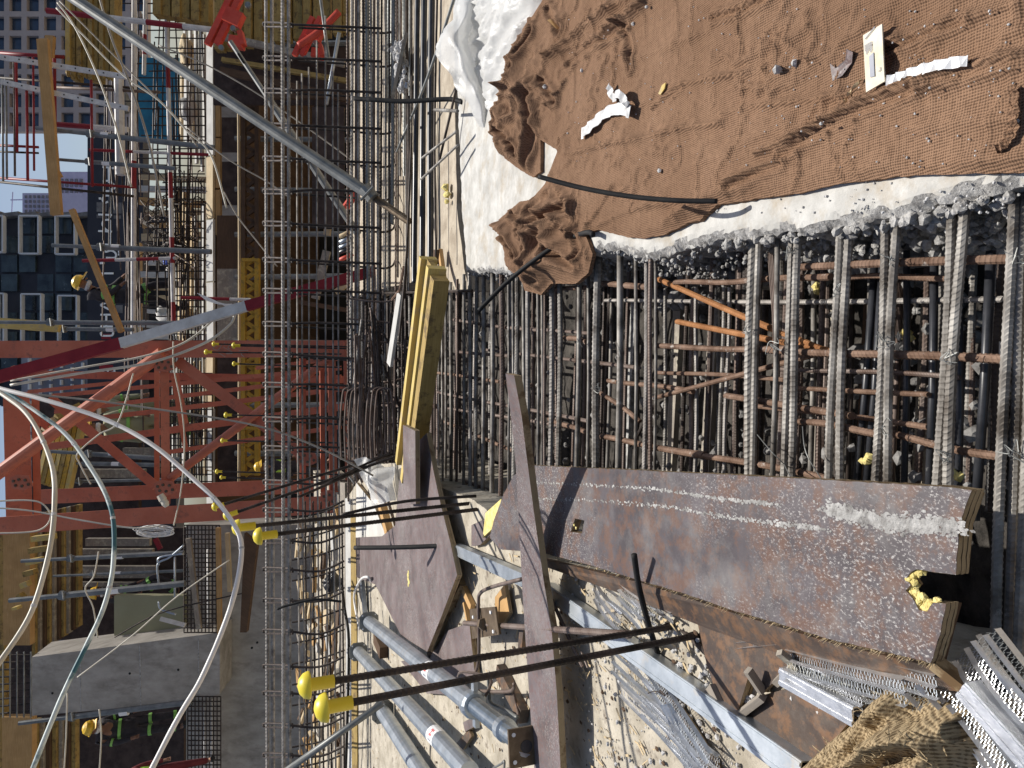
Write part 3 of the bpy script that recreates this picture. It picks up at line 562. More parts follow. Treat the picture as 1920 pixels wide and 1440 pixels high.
valleys = [([(1012, 175), (1018, 225), (1010, 275), (998, 315)], .016, .05), ([(980, 108), (984, 140), (968, 185)], .010, .035), ([(1018, 60), (1008, 80), (1000, 100)], .010, .03), ([(1040, 20), (1055, 40), (1062, 60)], .010, .028), ([(1030, 150), (1046, 175), (1058, 190)], .010, .03), ([(955, 245), (975, 262), (985, 290)], .009, .028),
 ([(958, 432), (978, 455), (985, 480)], .010, .035), ([(1012, 385), (1020, 430), (1022, 470), (1016, 520)], .012, .045), ([(1045, 415), (1062, 395), (1085, 388)], .010, .03), ([(1050, 470), (1075, 492), (1092, 500)], .010, .03), ([(1090, 445), (1100, 470), (1090, 490)], .008, .03), ([(975, 400), (992, 418), (1000, 440)], .008, .03),
 ([(1480, 296), (1530, 262), (1600, 222), (1660, 196), (1740, 168)], .006, .014), ([(1385, 352), (1440, 325), (1480, 308)], .006, .012), ([(1355, 36), (1400, 26), (1460, 2)], .006, .014), ([(1080, 122), (1130, 82), (1190, 52)], .008, .016), ([(1183, 48), (1196, 95), (1196, 130)], .008, .02), ([(1240, 208), (1290, 164)], .005, .010), ([(1680, 96), (1760, 66), (1830, 42)], .005, .012)]
gx1, gy1 = G(985, 170, 0).x, G(985, 170, 0).y; gx2, gy2 = G(1035, 460, 0).x, G(1035, 460, 0).y
def bur_h(x, y, d):
    h = 0.006 + (fbm(x, y, 7, 3, 5) - .5) * .022 + (fbm(x * 1.0, y * 0.5, 22, 3, 9) - .5) * .006
    rd = 1 - np.abs(2 * fbm(x + .02 * fbm(x, y, 20, 2, 4), y * 1.2, 11, 3, 31) - 1); h = h + .016 * np.clip(rd - .86, 0, 1) / .14 * fbm(x, y, 5, 2, 77)
    for pl, wd, ht in folds:
        q = [(G(a, b, 0).x, G(a, b, 0).y) for a, b in pl]; s = segdist(x, y, q, False) + (fbm(x, y, 24, 3, 2) - .5) * wd * .9
        h = h + ht * 1.25 * np.exp(-np.maximum(s, 0) / (wd * .55))
    for (cx, cy, rx, ry, a) in ((gx1, gy1, .16, .22, .055), (gx2, gy2, .16, .14, .062), (G(960, 280, 0).x, G(960, 280, 0).y, .12, .14, .04), (G(965, 440, 0).x, G(965, 440, 0).y, .10, .12, .04)):
        g = np.exp(-((x - cx) / rx) ** 2 - ((y - cy) / ry) ** 2)
        wx = x + .05 * fbm(x, y, 7, 2, 91); wy = y + .05 * fbm(x, y, 7, 2, 92)
        rr = 1 - np.abs(2 * vn(wx * 16, wy * 8, 51) - 1); r2 = 1 - np.abs(2 * vn(wx * 24, wy * 20, 61) - 1)
        h = h + a * g * np.clip(d / .05, 0, 1) * (0.35 + .95 * rr ** 2 + .45 * r2 ** 2)
    for pl, wd, ht in valleys:
        q = [(G(a, b, 0).x, G(a, b, 0).y) for a, b in pl]; s = segdist(x, y, q, False) + (fbm(x, y, 40, 3, 6) - .5) * wd * .6
        h = h - ht * np.exp(-(s / wd) ** 2) + ht * .55 * np.exp(-((s - wd * 2.0) / (wd * .9)) ** 2) * np.clip(d / .04, 0, 1)
    h = np.maximum(h, .004)
    e = np.clip(d / .022, 0, 1); return h * (e * e * (3 - 2 * e) * .96 + .04) + 0.003
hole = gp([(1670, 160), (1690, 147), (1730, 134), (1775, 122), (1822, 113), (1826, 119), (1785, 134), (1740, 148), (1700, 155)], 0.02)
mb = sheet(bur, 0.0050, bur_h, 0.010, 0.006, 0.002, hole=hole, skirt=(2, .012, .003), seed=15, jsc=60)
bo = mb.build('hessian_sheet', 'burlap', smooth=True); tag(bo, 'large wrinkled brown hessian sheet spread over the pale slab, bunched at its far corner', 'hessian')
# litter on the hessian
def bz(x, y, h=.02):
    p = G(x, y, .02); v = float(bur_h(np.array([p.x]), np.array([p.y]), np.array([.2]))[0]) + .01; return G(x, y, v + h * 0.0 + 0.003)
def ribbon(name, pts, wd, mat, lb, cat, lift=.0, th=.0012):
    c = curve([bz(x, y) + Vector((0, 0, lf)) for x, y, lf in pts], 5); mb = MB(); vs = []; fs = []
    for i, p in enumerate(c):
        t_ = (c[min(i + 1, len(c) - 1)] - c[max(i - 1, 0)]).normalized(); s = t_.cross(Vector((0, 0, 1))).normalized() * wd / 2
        j = Vector((0, 0, .004 * math.sin(i * 1.9)))
        vs += [p - s + j, p + s - j, p + s - j - Vector((0, 0, th)), p - s + j - Vector((0, 0, th))]
    for i in range(len(c) - 1):
        for k in range(4): fs.append((i * 4 + k, i * 4 + (k + 1) % 4, i * 4 + 4 + (k + 1) % 4, i * 4 + 4 + k))
    mb.add(vs, fs); return tag(mb.build(name, mat), lb, cat)
ribbon('tape_strip', [(1092, 252, .004), (1115, 236, .012), (1145, 212, .014), (1172, 205, .012), (1192, 212, .018)], .030, 'tape', 'crumpled strip of silver grey tape lying on the brown hessian', 'tape')
ribbon('tape_scrap', [(1150, 162, .018), (1158, 185, .012), (1178, 178, .03), (1190, 200, .02)], .022, 'tape', 'curled dirty tape end standing up beside the silver strip', 'tape')
mb = MB().slab([bz(1627, 68) + Vector((0, 0, .010)), bz(1668, 48) + Vector((0, 0, .016)), bz(1671, 155) + Vector((0, 0, .014)), bz(1629, 174) + Vector((0, 0, .006))], (0, 0, -.0025))
cardo = tag(mb.build('card', 'paper'), 'creased rectangular yellowish card lying on the hessian by the slit', 'card')
def card_at(x, y, dz=.002): 
    f = (x - 1627) / 42; g = (y - 60) / 110; return bz(1629 + 0 * x, y) * 0 + (bz(1627, 68) + Vector((0, 0, .010))).lerp(bz(1668, 48) + Vector((0, 0, .016)), f).lerp((bz(1629, 174) + Vector((0, 0, .006))).lerp(bz(1671, 155) + Vector((0, 0, .014)), f), g) + Vector((0, 0, dz))
for (x1, y1, x2, y2, mt) in ((1640, 108, 1650, 150, 'sticker_grey'),): MB().slab([card_at(x1, y1), card_at(x2, y1 - 3), card_at(x2, y2 + 1), card_at(x1, y2 - 2)], (0, 0, -.001)).build('print', mt, cardo)
mb = MB()
for k in range(7): mb.tube([card_at(1632 + k * 2.4, 82), card_at(1632 + k * 2.4, 82 + 12 + (k * 7) % 9)], .0006, 4)
mb.tube([card_at(1633, 71), card_at(1656, 59)], .0008, 4); mb.tube([card_at(1663, 140), card_at(1663, 146), card_at(1659, 146)], .0007, 4)
mb.build('print_lines', 'sticker_grey', cardo)
tag(MB().slab([bz(1557, 119), bz(1568, 128), bz(1586, 112), bz(1588, 92), bz(1600, 98), bz(1598, 118), bz(1580, 142), bz(1562, 152)], (0, 0, .0012)).build('brown_scrap', 'ply_grey'), 'small L-shaped brown paper scrap lying left of the creased card', 'paper scrap')
tag(MB().slab([bz(1236, 176), bz(1243, 160), bz(1250, 155), bz(1248, 166), bz(1240, 178)], (0, 0, .003)).build('wood_chip', 'yellow_wood'), 'bright yellow sliver of wood on the hessian', 'wood chip')
tag(MB().slab([bz(1028, 38), bz(1034, 36), bz(1049, 52), bz(1046, 55)], (0, 0, .004)).build('wood_chip', 'orange_pine'), 'orange splinter of wood near the corner of the hessian', 'wood chip')
rnd = random.Random(77)
for i, (x, y, r, lb) in enumerate(((1091, 132, .006, 'small pale pebble in the middle of the hessian above the tape'), (1022, 162, .010, 'white pebble beside the deep fold of the hessian'), (1458, 130, .009, 'grey pebble on the hessian, larger one of two near the brown scrap'), (1489, 118, .008, 'white pebble on the hessian just above the larger grey one'), (1212, 13, .005, 'tiny white pebble at the upper fold of the hessian'), (1187, 45, .005, 'tiny white crumb in the crossing of two folds'), (1237, 320, .006, 'round pebble on the lower part of the hessian'), (1540, 232, .004, 'white speck of stone on the long fold'), (1905, 228, .004, 'pale speck by the curled seam'), (1064, 250, .003, 'tiny pale speck on the hessian near the bunched corner'))):
    tag(MB().rock(bz(x, y), r, i).build('pebble', 'stone'), lb, 'pebble', 'pebbles on the hessian')
ribbon('torn_seam', [(1902, 165, .004), (1909, 205, .008), (1906, 240, .012), (1892, 268, .008), (1872, 282, .004)], .012, 'burlap', 'loose curled seam strip on the hessian at its near end', 'seam')
ribbon('straw', [(1585, 192, .003), (1600, 172, .006), (1618, 148, .003)], .0035, 'pine', 'single thin straw on the hessian left of the card', 'straw')
ribbon('white_strip', [(1672, 154, .012), (1700, 146, .013), (1735, 134, .013), (1775, 124, .013), (1824, 116, .011)], .015, 'sticker', 'added white strip standing for the sunlit slab in the slit of the hessian', 'stand-in strip')  # added ribbon, its white stands in for sunlit slab in the slit
# crumbs scattered on slab and hessian
mb = MB()
for i in range(220):
    mb.rock(bz(rnd.uniform(1060, 1900), rnd.uniform(10, 315)), rnd.uniform(.0008, .0022), i)
for i in range(120): mb.rock(G(rnd.uniform(1200, 1900), 400 - (rnd.random() * 60), .003), rnd.uniform(.001, .0028), i)
o = mb.build('grit', 'stone'); o['kind'] = 'stuff'; tag(o, 'fine grit scattered over the hessian and the slab rim', 'grit')
tag(MB().rock(G(837, 365, -.06), .03, 4, (.7, 1.3, .6)).rock(G(836, 352, -.06), .022, 5).rock(G(838, 378, -.06), .014, 6).build('foam_lump', 'yellow_foam'), 'curled yellow foam lump on the lower ledge by the slab', 'foam')

# ================================================================ white film over the slab corner
film1 = gp([(850, -200), (868, -20), (862, 60), (878, 130), (905, 185), (926, 232), (955, 225), (975, 150), (982, 60), (1005, 20), (1040, -40), (1040, -200)], .02)
def film_h(x, y, d): 
    rr = 1 - np.abs(2 * fbm(x * 1.6 + .1 * fbm(x, y, 5, 2, 3), y * .5, 9, 3, 71) - 1); e = np.clip(d / .03, 0, 1)
    return (0.008 + .035 * rr ** 3 + .01 * fbm(x, y, 20, 3, 5)) * e
tag(sheet(film1, .012, film_h, .006, .012, .004, seed=33).build('plastic_film', 'film', smooth=True), 'white plastic film spread on the slab beside the hessian', 'plastic film')
def drape(name, grid, n1, n2, mat, lb, cat, amp=.02, seed=1, fsc=8):
    """grid of control points [(x,y,d)...] rows, interpolated and crumpled"""
    rows = [curve([P(*p) for p in r], n1) for r in grid]; cols = list(zip(*rows)); full = [curve(list(c), n2) for c in cols]
    nu, nv = len(full), len(full[0]); vs = []; fs = []
    for i in range(nu):
        for j in range(nv):
            p = full[i][j]; q = mnoise.noise_vector(p * fsc + Vector((seed, 0, 0))) * amp; rr = (1 - abs(mnoise.noise(p * fsc * 1.4 + Vector((0, seed, 0))) * 2)) * amp * .7; vs.append(p + q + Vector((0, -rr * .5, rr)))
    for i in range(nu - 1):
        for j in range(nv - 1): fs.append((i * nv + j, i * nv + j + 1, (i + 1) * nv + j + 1, (i + 1) * nv + j))
    mb = MB(); mb.add(vs, fs); return tag(mb.build(name, mat, smooth=True), lb, cat)
drape('plastic_film', [[(868, -40, 3.3), (850, 30, 3.25), (826, 75, 3.2), (835, 120, 3.2), (868, 180, 3.2), (905, 225, 3.2)], [(890, -40, 3.15), (875, 40, 3.08), (850, 80, 3.02), (865, 130, 3.02), (895, 175, 3.05), (922, 236, 3.1)], [(905, -40, 3.2), (898, 50, 3.15), (892, 90, 3.1), (905, 140, 3.1), (918, 190, 3.1), (935, 240, 3.12)]], 7, 6, 'film', 'loose white plastic sheet blown up over the slab corner', 'plastic film', .035, 3, 6)
# ================================================================ long plywood box lid over the joint
Zb = 0.17
lid_px = [(985, 872), (1200, 882), (1420, 893), (1620, 904), (1790, 914), (1823, 919), (1810, 950), (1799, 985), (1795, 1030), (1791, 1078), (1718, 1067), (1708, 1072), (1700, 1085), (1708, 1098), (1699, 1108), (1712, 1122), (1722, 1144), (1738, 1147), (1750, 1130), (1774, 1131), (1762, 1190), (1745, 1243),
          (1660, 1222), (1560, 1200), (1470, 1172), (1370, 1143), (1280, 1112), (1200, 1088), (1100, 1058), (1015, 1036), (938, 1030), (918, 1008), (926, 975), (945, 925), (962, 893)]
lid = thing('plywood_sheet', 'long film faced plywood panel with square hole and broken notch over the steel bars', 'plywood panel', G(1400, 1000, Zb))
lp = gp(lid_px, Zb); hp = gp([(1078, 972), (1096, 976), (1091, 1000), (1070, 997)], Zb)
hc = lambda x, y, d: 0 * x
mb = sheet(lp, 0.04, hc, Zb, 0.008, 0.0012, hole=None, seed=3, jsc=90)
lp2 = resamp(lp, .008, .0012, 3, 90)
# real hole: constrain the triangulation with the hole outline
vv = [Vector(p) for p in lp2] + [Vector(p) for p in hp]; n0 = len(lp2); ed = [(i, (i + 1) % n0) for i in range(n0)] + [(n0 + i, n0 + (i + 1) % 4) for i in range(4)]
res = delaunay_2d_cdt(vv, ed, [], 1, 1e-7); V2 = np.array([(p.x, p.y) for p in res[0]]); mb = MB()
fs = [tuple(f) for f in res[2] if not inside(np.array([V2[list(f), 0].mean()]), np.array([V2[list(f), 1].mean()]), hp)[0]]
fs = [f if np.cross(V2[f[1]] - V2[f[0]], V2[f[2]] - V2[f[0]]) > 0 else f[::-1] for f in fs]
mb.add([(a, b, Zb) for a, b in V2], fs); mb.build('face', 'ply', lid)
def rim(name, loop, z, th, mat, parent, outw=1, j=.0003):
    m_ = MB(); n = len(loop); L = 0
    for k in range(5):      # veneer layers, each slightly proud or recessed
        z0_, z1_ = z - th * k / 5, z - th * (k + 1) / 5; off = (0.0003 if k % 2 else -0.0004)
        vs = []; uv = []; L = 0
        for i, (x, y) in enumerate(loop + loop[:1]):
            x0, y0 = loop[(i - 1) % n]; x1, y1 = loop[(i + 1) % n]; tx, ty = x1 - x0, y1 - y0; q = math.hypot(tx, ty) or 1
            o_ = off + j * random.uniform(-1, 1); X, Y = x + ty / q * o_, y - tx / q * o_
            vs += [(X, Y, z0_), (X, Y, z1_)]; uv += [(L, k * .3), (L, k * .3 + .2)]; L += q / 2
        m_.add(vs, [(2 * i, 2 * i + 1, 2 * i + 3, 2 * i + 2) for i in range(n)], uv)
    return m_.build(name, mat, parent)
rim('edge', lp2, Zb - .0002, .021, 'ply_edge', lid); rim('hole_edge', hp, Zb - .0002, .021, 'ply_edge', lid)
mb = MB(); mb.add([(a, b, Zb - .021) for a, b in V2], [f[::-1] for f in fs]); mb.build('underside', 'dark_wood', lid)
# battens under the panel ends and the hanging side board
mb = MB().slab([G(1823, 925, Zb - .0215), G(1801, 985, Zb - .0215), G(1793, 1076, Zb - .0215), G(1770, 1074, Zb - .0215), G(1778, 985, Zb - .0215), G(1800, 922, Zb - .0215)], (0, 0, -.022)); mb.build('batten', 'ply_edge', lid)
mb = MB().slab([G(1776, 1134, Zb - .0215), G(1747, 1243, Zb - .0215), G(1722, 1240, Zb - .0215), G(1750, 1132, Zb - .0215)], (0, 0, -.026)); mb.build('batten', 'dark_wood', lid)
foam = MB()
for i, (x, y) in enumerate(((1712, 1074), (1706, 1084), (1712, 1092), (1704, 1102), (1712, 1110), (1722, 1120), (1722, 1134), (1733, 1142), (1744, 1134), (1730, 1122), (1756, 1131), (1722, 1070), (1700, 1112))): [foam.rock(G(x + random.gauss(0, 4), y + random.gauss(0, 4), Zb - .004 - .006 * random.random()), random.uniform(.002, .0065), i * 9 + q_, (1.1, 1.1, .8)) for q_ in range(9)]
foam.build('foam_smear', 'yellow_foam', lid)
foam = MB()
for i, (x, y) in enumerate(((1094, 962), (1100, 955), (1088, 968), (1080, 990), (1076, 984))): foam.rock(G(x, y, Zb - .002), .004, i, (1.2, 1.2, .5))
foam.build('foam_smear', 'yellow_foam', lid)
# cement crust streaks on the lid: thin ridges of dried slurry
mb = MB(); rnd = random.Random(14)
for (pts, wd_) in (([(1000, 905), (1200, 915), (1350, 935), (1450, 945)], 1), ([(1560, 955), (1620, 972), (1700, 985), (1790, 986)], 3.2), ([(1000, 935), (1200, 945), (1400, 975), (1540, 990)], 1.2)):
    c = curve([G(x, y, Zb + .0005) for x, y in pts], 24)
    for p in c:
        for k in range(int(7 * wd_)): mb.rock(p + Vector((rnd.gauss(0, .0016 * wd_), rnd.gauss(0, .012), 0)), rnd.uniform(.0004, .0017) , rnd.randrange(9999), (1.6, 2.4, .2))
mb.build('cement_crust', 'rough_concrete', lid, kind='stuff')
# side board below the lid
sb = thing('plywood_board', 'narrow brown plywood board slanting down along the left edge of the long panel', 'plywood board', G(1500, 1230, .1))
def lowp(x, y, z): return G(x, y, z)
pts = [lowp(1010, 1046, .155), lowp(1200, 1092, .147), lowp(1370, 1148, .147), lowp(1560, 1206, .147), lowp(1745, 1250, .146), lowp(1808, 1297, .125), lowp(1640, 1285, .125), lowp(1480, 1232, .125), lowp(1330, 1180, .125), lowp(1160, 1112, .13), lowp(1020, 1062, .14)]
MB().slab(pts, (0, 0, -.018)).build('face', 'ply_brown', sb)
mb = MB().plank(G(1748, 1250, .15), G(1806, 1296, .128), .014, .020, (0, 0, 1)); mb.build('broken_edge', 'ply_edge', sb)
mb = MB(); rnd = random.Random(2)
for i in range(420):     # splinters of the sawn edge
    f = rnd.random() ** .8; a = curve([G(x, y, Zb) for x, y in ((1020, 1038), (1200, 1089), (1370, 1144), (1560, 1201), (1745, 1244))], 12); p = a[min(int(f * (len(a) - 1)), len(a) - 2)].lerp(a[min(int(f * (len(a) - 1)) + 1, len(a) - 1)], rnd.random())
    mb.tube([p + Vector((0, 0, -rnd.random() * .01)), p + Vector((rnd.uniform(-.008, .004), rnd.uniform(-.003, .003), rnd.uniform(-.004, .006)))], [.0007, .0002], 3)
mb.build('splinters', 'pine', lid, kind='stuff')

def polyboard(name, pts, z, th, mat, lb, cat='plywood scrap', edge='ply_edge', tilt=None, group=None):
    """plywood scrap: separate face and core edge parts"""
    lp_ = [G(x, y, z + (tilt[i] if tilt else 0)) for i, (x, y) in enumerate(pts)]; c = sum(lp_, Vector()) / len(lp_)
    # fit plane so that the face stays flat
    t = thing(name, lb, cat, c, group); n = Vector((0, 0, 0))
    for i in range(len(lp_)): n += (lp_[i] - c).cross(lp_[(i + 1) % len(lp_)] - c)
    n.normalize(); n = n if n.z > 0 else -n; lp_ = [p - n * (p - c).dot(n) for p in lp_]
    MB().add(lp_ , [tuple(range(len(lp_)))]) 
    f = MB(); f.add(lp_, [tuple(range(len(lp_)))]); f.build('face', mat, t)
    e = MB(); N = len(lp_)
    for k in range(3):
        z0_, z1_ = -th * k / 3, -th * (k + 1) / 3; L = 0
        for i in range(N):
            a, b_ = lp_[i], lp_[(i + 1) % N]; d_ = (b_ - a); o_ = d_.cross(n).normalized() * (.0007 if k % 2 else -.0005)
            e.add([a + n * z0_ + o_, b_ + n * z0_ + o_, b_ + n * z1_ + o_, a + n * z1_ + o_], [(0, 1, 2, 3)], [(0, k * .3), (d_.length, k * .3), (d_.length, k * .3 + .2), (0, k * .3 + .2)])
    e.add([p - n * th for p in lp_], [tuple(range(N))[::-1]]); e.build('edge', edge, t)
    return t
polyboard('plywood_sheet', [(800, 812), (812, 880), (826, 945), (845, 1020), (857, 1078), (830, 1150), (801, 1222), (752, 1192), (704, 1096), (668, 1082), (667, 1008), (716, 1006), (741, 985), (748, 905), (762, 850)], .17, .021, 'ply_grey', 'large irregular purple grey plywood sheet lying on the work platform with a splintered knot', tilt=[.0, .0, 0, 0, 0, 0, 0, 0, .0, .0, .0, .0, 0, 0, 0])
polyboard('plywood_strip', [(756, 797), (778, 808), (780, 945), (756, 945)], .215, .02, 'ply_grey', 'short plywood strip lying on the far tip of the large plywood sheet', tilt=[.03, .03, 0, 0])
mb = MB()
for i in range(9): mb.rock(G(767 + random.uniform(-3, 3), 1085 + (i - 4) * 3, .171), .012, i, (1, 1, .25))
o = mb.build('torn_knot', 'yellow_foam'); tag(o, 'torn yellow wood fibres in the middle of the large plywood sheet', 'wood fibre'); o['kind'] = 'stuff'
polyboard('plywood_scrap', [(668, 905), (700, 945), (722, 1000), (716, 1008), (667, 1010)], .13, .02, 'white_wood', 'cement whitened board corner beside the white film at the platform edge')
tag(MB().plank(G(702, 915, .16), G(724, 1002, .16), .055, .04, (0, 0, 1)).build('batten', 'orange_pine'), 'short orange batten next to the whitened board corner', 'batten')
polyboard('plywood_scrap', [(855, 1080), (862, 1098), (828, 1165), (806, 1236), (800, 1226)], .125, .03, 'dark_wood', 'dark splintered board edge sticking out under the large plywood sheet')
polyboard('plywood_scrap', [(880, 1168), (890, 1262), (846, 1303), (800, 1300), (752, 1240), (808, 1228), (840, 1182)], .125, .02, 'ply_grey', 'purple grey plywood corner half covered by the upper steel prop')
polyboard('plywood_scrap', [(910, 962), (940, 935), (930, 985), (905, 1008)], .13, .03, 'yellow_foam', 'small yellow wood block wedged at the far end of the long panel', edge='yellow_wood')
polyboard('plywood_scrap', [(884, 985), (912, 972), (922, 1000), (900, 1022), (884, 1024)], .12, .02, 'ply_grey', 'grey plywood chip beside the yellow wedge block')
polyboard('plywood_scrap', [(868, 1355), (884, 1346), (890, 1362), (872, 1372)], .125, .03, 'ply_grey', 'small square block scrap between the two steel props')
polyboard('plywood_scrap', [(852, 1398), (878, 1368), (884, 1380), (868, 1406)], .12, .012, 'ply_brown', 'thin brown splinter of plywood between the two steel props')
polyboard('plywood_scrap', [(928, 1120), (946, 1096), (955, 1150), (936, 1180), (928, 1150)], .125, .012, 'orange_pine', 'orange splinter board next to the square steel plate')
tag(MB().plank(G(930, 1258, .13), G(975, 1345, .13), .05, .03, (0, 0, 1)).build('broken_board', 'ply_brown'), 'broken brown board end under the bent stirrup', 'board')
tag(MB().plank(G(978, 1175, .14), G(974, 1220, .14), .03, .03, (0, 0, 1)).build('wood_block', 'ply_brown'), 'small brown wood block beside the purple strip', 'wood block')
tag(MB().plank(G(866, 1105, .12), G(882, 1140, .12), .03, .02, (0, 0, 1)).plank(G(868, 1130, .12), G(884, 1210, .12), .016, .016, (0, 0, 1)).build('broken_board', 'orange_pine'), 'thin broken lath leading to the square steel plate', 'board')
# tall purple strip leaning over everything
def sd(y): return float(np.interp(y, [700, 880, 1040, 1240, 1460], [1.64, 1.90, 2.04, 2.06, 2.06]))
strip = thing('plywood_strip', 'long tapering purple plywood strip leaning across the long panel and down to the platform', 'plywood strip', P(1000, 1040, 2.04))
Lf = [(948, 700), (958, 780), (966, 860), (972, 960), (978, 1080), (984, 1180), (992, 1300), (1003, 1460)]; Rt = [(964, 704), (978, 780), (988, 860), (1001, 960), (1018, 1080), (1034, 1180), (1044, 1300), (1052, 1460)]
zs = lambda y: float(np.interp(y, [700, 880, 1040, 1240, 1460], [.40, .29, .205, .185, .18]))
L3 = [G(x, y, zs(y)) for x, y in Lf]; R3 = [G(x, y, zs(y)) for x, y in Rt]; off = Vector((0, 0, -.018))
f = MB()
for i in range(len(Lf) - 1): f.add([L3[i], L3[i + 1], R3[i + 1], R3[i]], [(0, 1, 2, 3)])
f.build('face', 'ply_grey', strip)
e = MB(); sdv = Vector((0, .004, -.017))
edge3 = [p + Vector((0, 0, -.018)) for p in R3]
for i in range(len(Lf) - 1):
    a, b_ = R3[i], R3[i + 1]; L = (b_ - a).length * i
    e.add([a, b_, edge3[i + 1], edge3[i]], [(0, 1, 2, 3)], [(L, 0), (L + .1, 0), (L + .1, .3), (L, .3)])
    e.add([L3[i] + off, L3[i + 1] + off, edge3[i + 1], edge3[i]], [(3, 2, 1, 0)]); e.add([L3[i], L3[i + 1], L3[i + 1] + off, L3[i] + off], [(3, 2, 1, 0)])
e.add([L3[0], R3[0], edge3[0], L3[0] + off], [(0, 1, 2, 3)]); e.build('edge', 'ply_edge', strip)
# second strip standing behind casting the wide shadow
# ================================================================ floor pieces near the lath
polyboard('plywood_scrap', [(1306, 1158), (1340, 1166), (1400, 1180), (1452, 1205), (1487, 1237), (1478, 1255), (1427, 1300), (1404, 1266), (1380, 1345), (1352, 1328), (1325, 1245)], .118, .02, 'ply_brown', 'brown plywood offcut with a cut notch beside the metal lath')
polyboard('plywood_scrap', [(1425, 1305), (1480, 1290), (1570, 1335), (1600, 1345), (1520, 1440), (1480, 1500), (1392, 1352)], .108, .018, 'ply_brown', 'brown plywood offcut tucked under the tan hessian sack')
tag(MB().plank(G(1398, 1262, .155), G(1425, 1302, .125), .011, .014, (1, 0, 1)).plank(G(1425, 1302, .125), G(1376, 1340, .12), .014, .012, (1, 0, .6)).build('broken_board', 'grey_wood'), 'upturned broken plywood edge at the notch of the brown offcut', 'board')
tag(MB().plank(G(1466, 1222, .15), G(1488, 1240, .13), .010, .012, (1, 0, 1)).plank(G(1488, 1240, .13), G(1450, 1275, .12), .014, .012, (1, 0, .6)).build('broken_board', 'grey_wood'), 'upturned splintered corner close to the slanting side board', 'board')
polyboard('plywood_scrap', [(1215, 1268), (1232, 1275), (1290, 1350), (1340, 1430), (1350, 1460), (1318, 1460), (1258, 1340)], .118, .01, 'ply_brown', 'thin brown wedge of plywood lying between two strips of lath')
tag(MB().plank(G(1325, 1290, .13), G(1360, 1365, .13), .03, .02, (0, 0, 1)).build('batten', 'grey_wood'), 'short brown batten crossing under the steel channel', 'batten')

# ---- ribbed metal lath strips
def lath(a, b, wd, lb, seed, cells=True, mat='galv_bright', n=3):
    a = Vector(a); b = Vector(b); t = thing('metal_lath', lb, 'metal lath', (a + b) / 2, 'strips of ribbed metal lath'); L = (b - a).length; u = (b - a).normalized(); s = u.cross(Vector((0, 0, 1))).normalized(); s = s * wd; rnd = random.Random(seed)
    bend = rnd.uniform(-.02, .02); up = Vector((0, 0, 1))
    def pt(f, g, h=0): return a + u * (L * f) + s * (g - .5) + up * (h + bend * 4 * f * (1 - f) * .4) + s * bend * 8 * f * (1 - f)
    for k in range(n):
        g = k / (n - 1) if n > 1 else .5; r = MB(); M_ = max(6, int(L / .05)); rw = .0026 / wd
        for i in range(M_):
            f0, f1 = i / M_, (i + 1) / M_
            r.add([pt(f0, g - rw), pt(f1, g - rw), pt(f1, g, .008), pt(f0, g, .008), pt(f1, g + rw), pt(f0, g + rw)], [(0, 1, 2, 3), (3, 2, 4, 5)])
        r.build('rib', mat, t)
    if cells:
        c = MB(); st = max(.006, L / 130)
        nx = int(L / st); ny = max(3, int(wd / .006)); w2 = .0009
        for i in range(nx):
            for j in range(ny):
                g = (j + .5) / ny; f = (i + .5 * (j % 2)) / nx
                if f > 1: continue
                p = pt(f, g, rnd.uniform(0, .002)); dv = s.normalized() * (wd / ny * .5); dl = u * st * .42; k = up * .0015
                c.add([p - dv, p - dv + dl * .3, p + dv + dl + k, p + dv + dl * .7 + k], [(0, 1, 2, 3)]); c.add([p - dv, p - dv + dl * .3, p + dv - dl * .7 - k, p + dv - dl - k], [(3, 2, 1, 0)])
        o = c.build('mesh', ('galv_bright', 'galv', 'galv_dull')[seed % 3], t); o['kind'] = 'stuff'
    return t
LT = [((1118, 1108), (1165, 1168), .045), ((1140, 1105), (1205, 1162), .05), ((1162, 1106), (1232, 1156), .04), ((1186, 1102), (1262, 1150), .035), ((1180, 1215), (1330, 1432), .05), ((1150, 1240), (1268, 1345), .05), ((1165, 1282), (1350, 1445), .055), ((1205, 1322), (1310, 1440), .045), ((1250, 1320), (1300, 1445), .03),
      ((1385, 1205), (1460, 1196), .02), ((1480, 1238), (1700, 1300), .035), ((1475, 1255), (1640, 1320), .035), ((1500, 1270), (1620, 1325), .03), ((1560, 1235), (1760, 1290), .03), ((1700, 1300), (1830, 1460), .05), ((1815, 1215), (1960, 1400), .055), ((1800, 1300), (1920, 1460), .05), ((1850, 1190), (1990, 1370), .04), ((1760, 1300), (1880, 1490), .045)]
LB = ['short lath strip nearest the purple strip, at the far end of the lath scraps', 'second short lath strip under the side board at the far end', 'third short lath strip leaning beside the black pipe', 'narrow lath strip tucked close under the side board', 'long clean lath strip running down beside the steel channel', 'pale crushed lath strip on the open concrete', 'long crushed lath strip at the outer side of the scraps', 'loose lath strip at the lower edge of the picture', 'thin lath strip next to the brown wedge of plywood',
      'small bright lath piece on the brown notched offcut', 'upper lath strip between side board and hessian sack', 'middle lath strip between side board and hessian sack', 'lower lath strip beside the whitened channel', 'lath strip emerging from under the side board', 'lath strip squeezed against the side of the tan sack', 'wide dark lath strip in the shade of the long panel', 'lath strip along the bright steel rail', 'lath strip nearest the camera corner', 'lath strip between the tan sack and the bright rail']
rnd = random.Random(4)
for i, ((a, b, wd_)) in enumerate(LT): lath(G(*a, .112 + .012 * (i % 3)), G(*b, .112 + .012 * ((i + 1) % 3)), wd_, LB[i], i)
mb = MB(); rnd = random.Random(9)
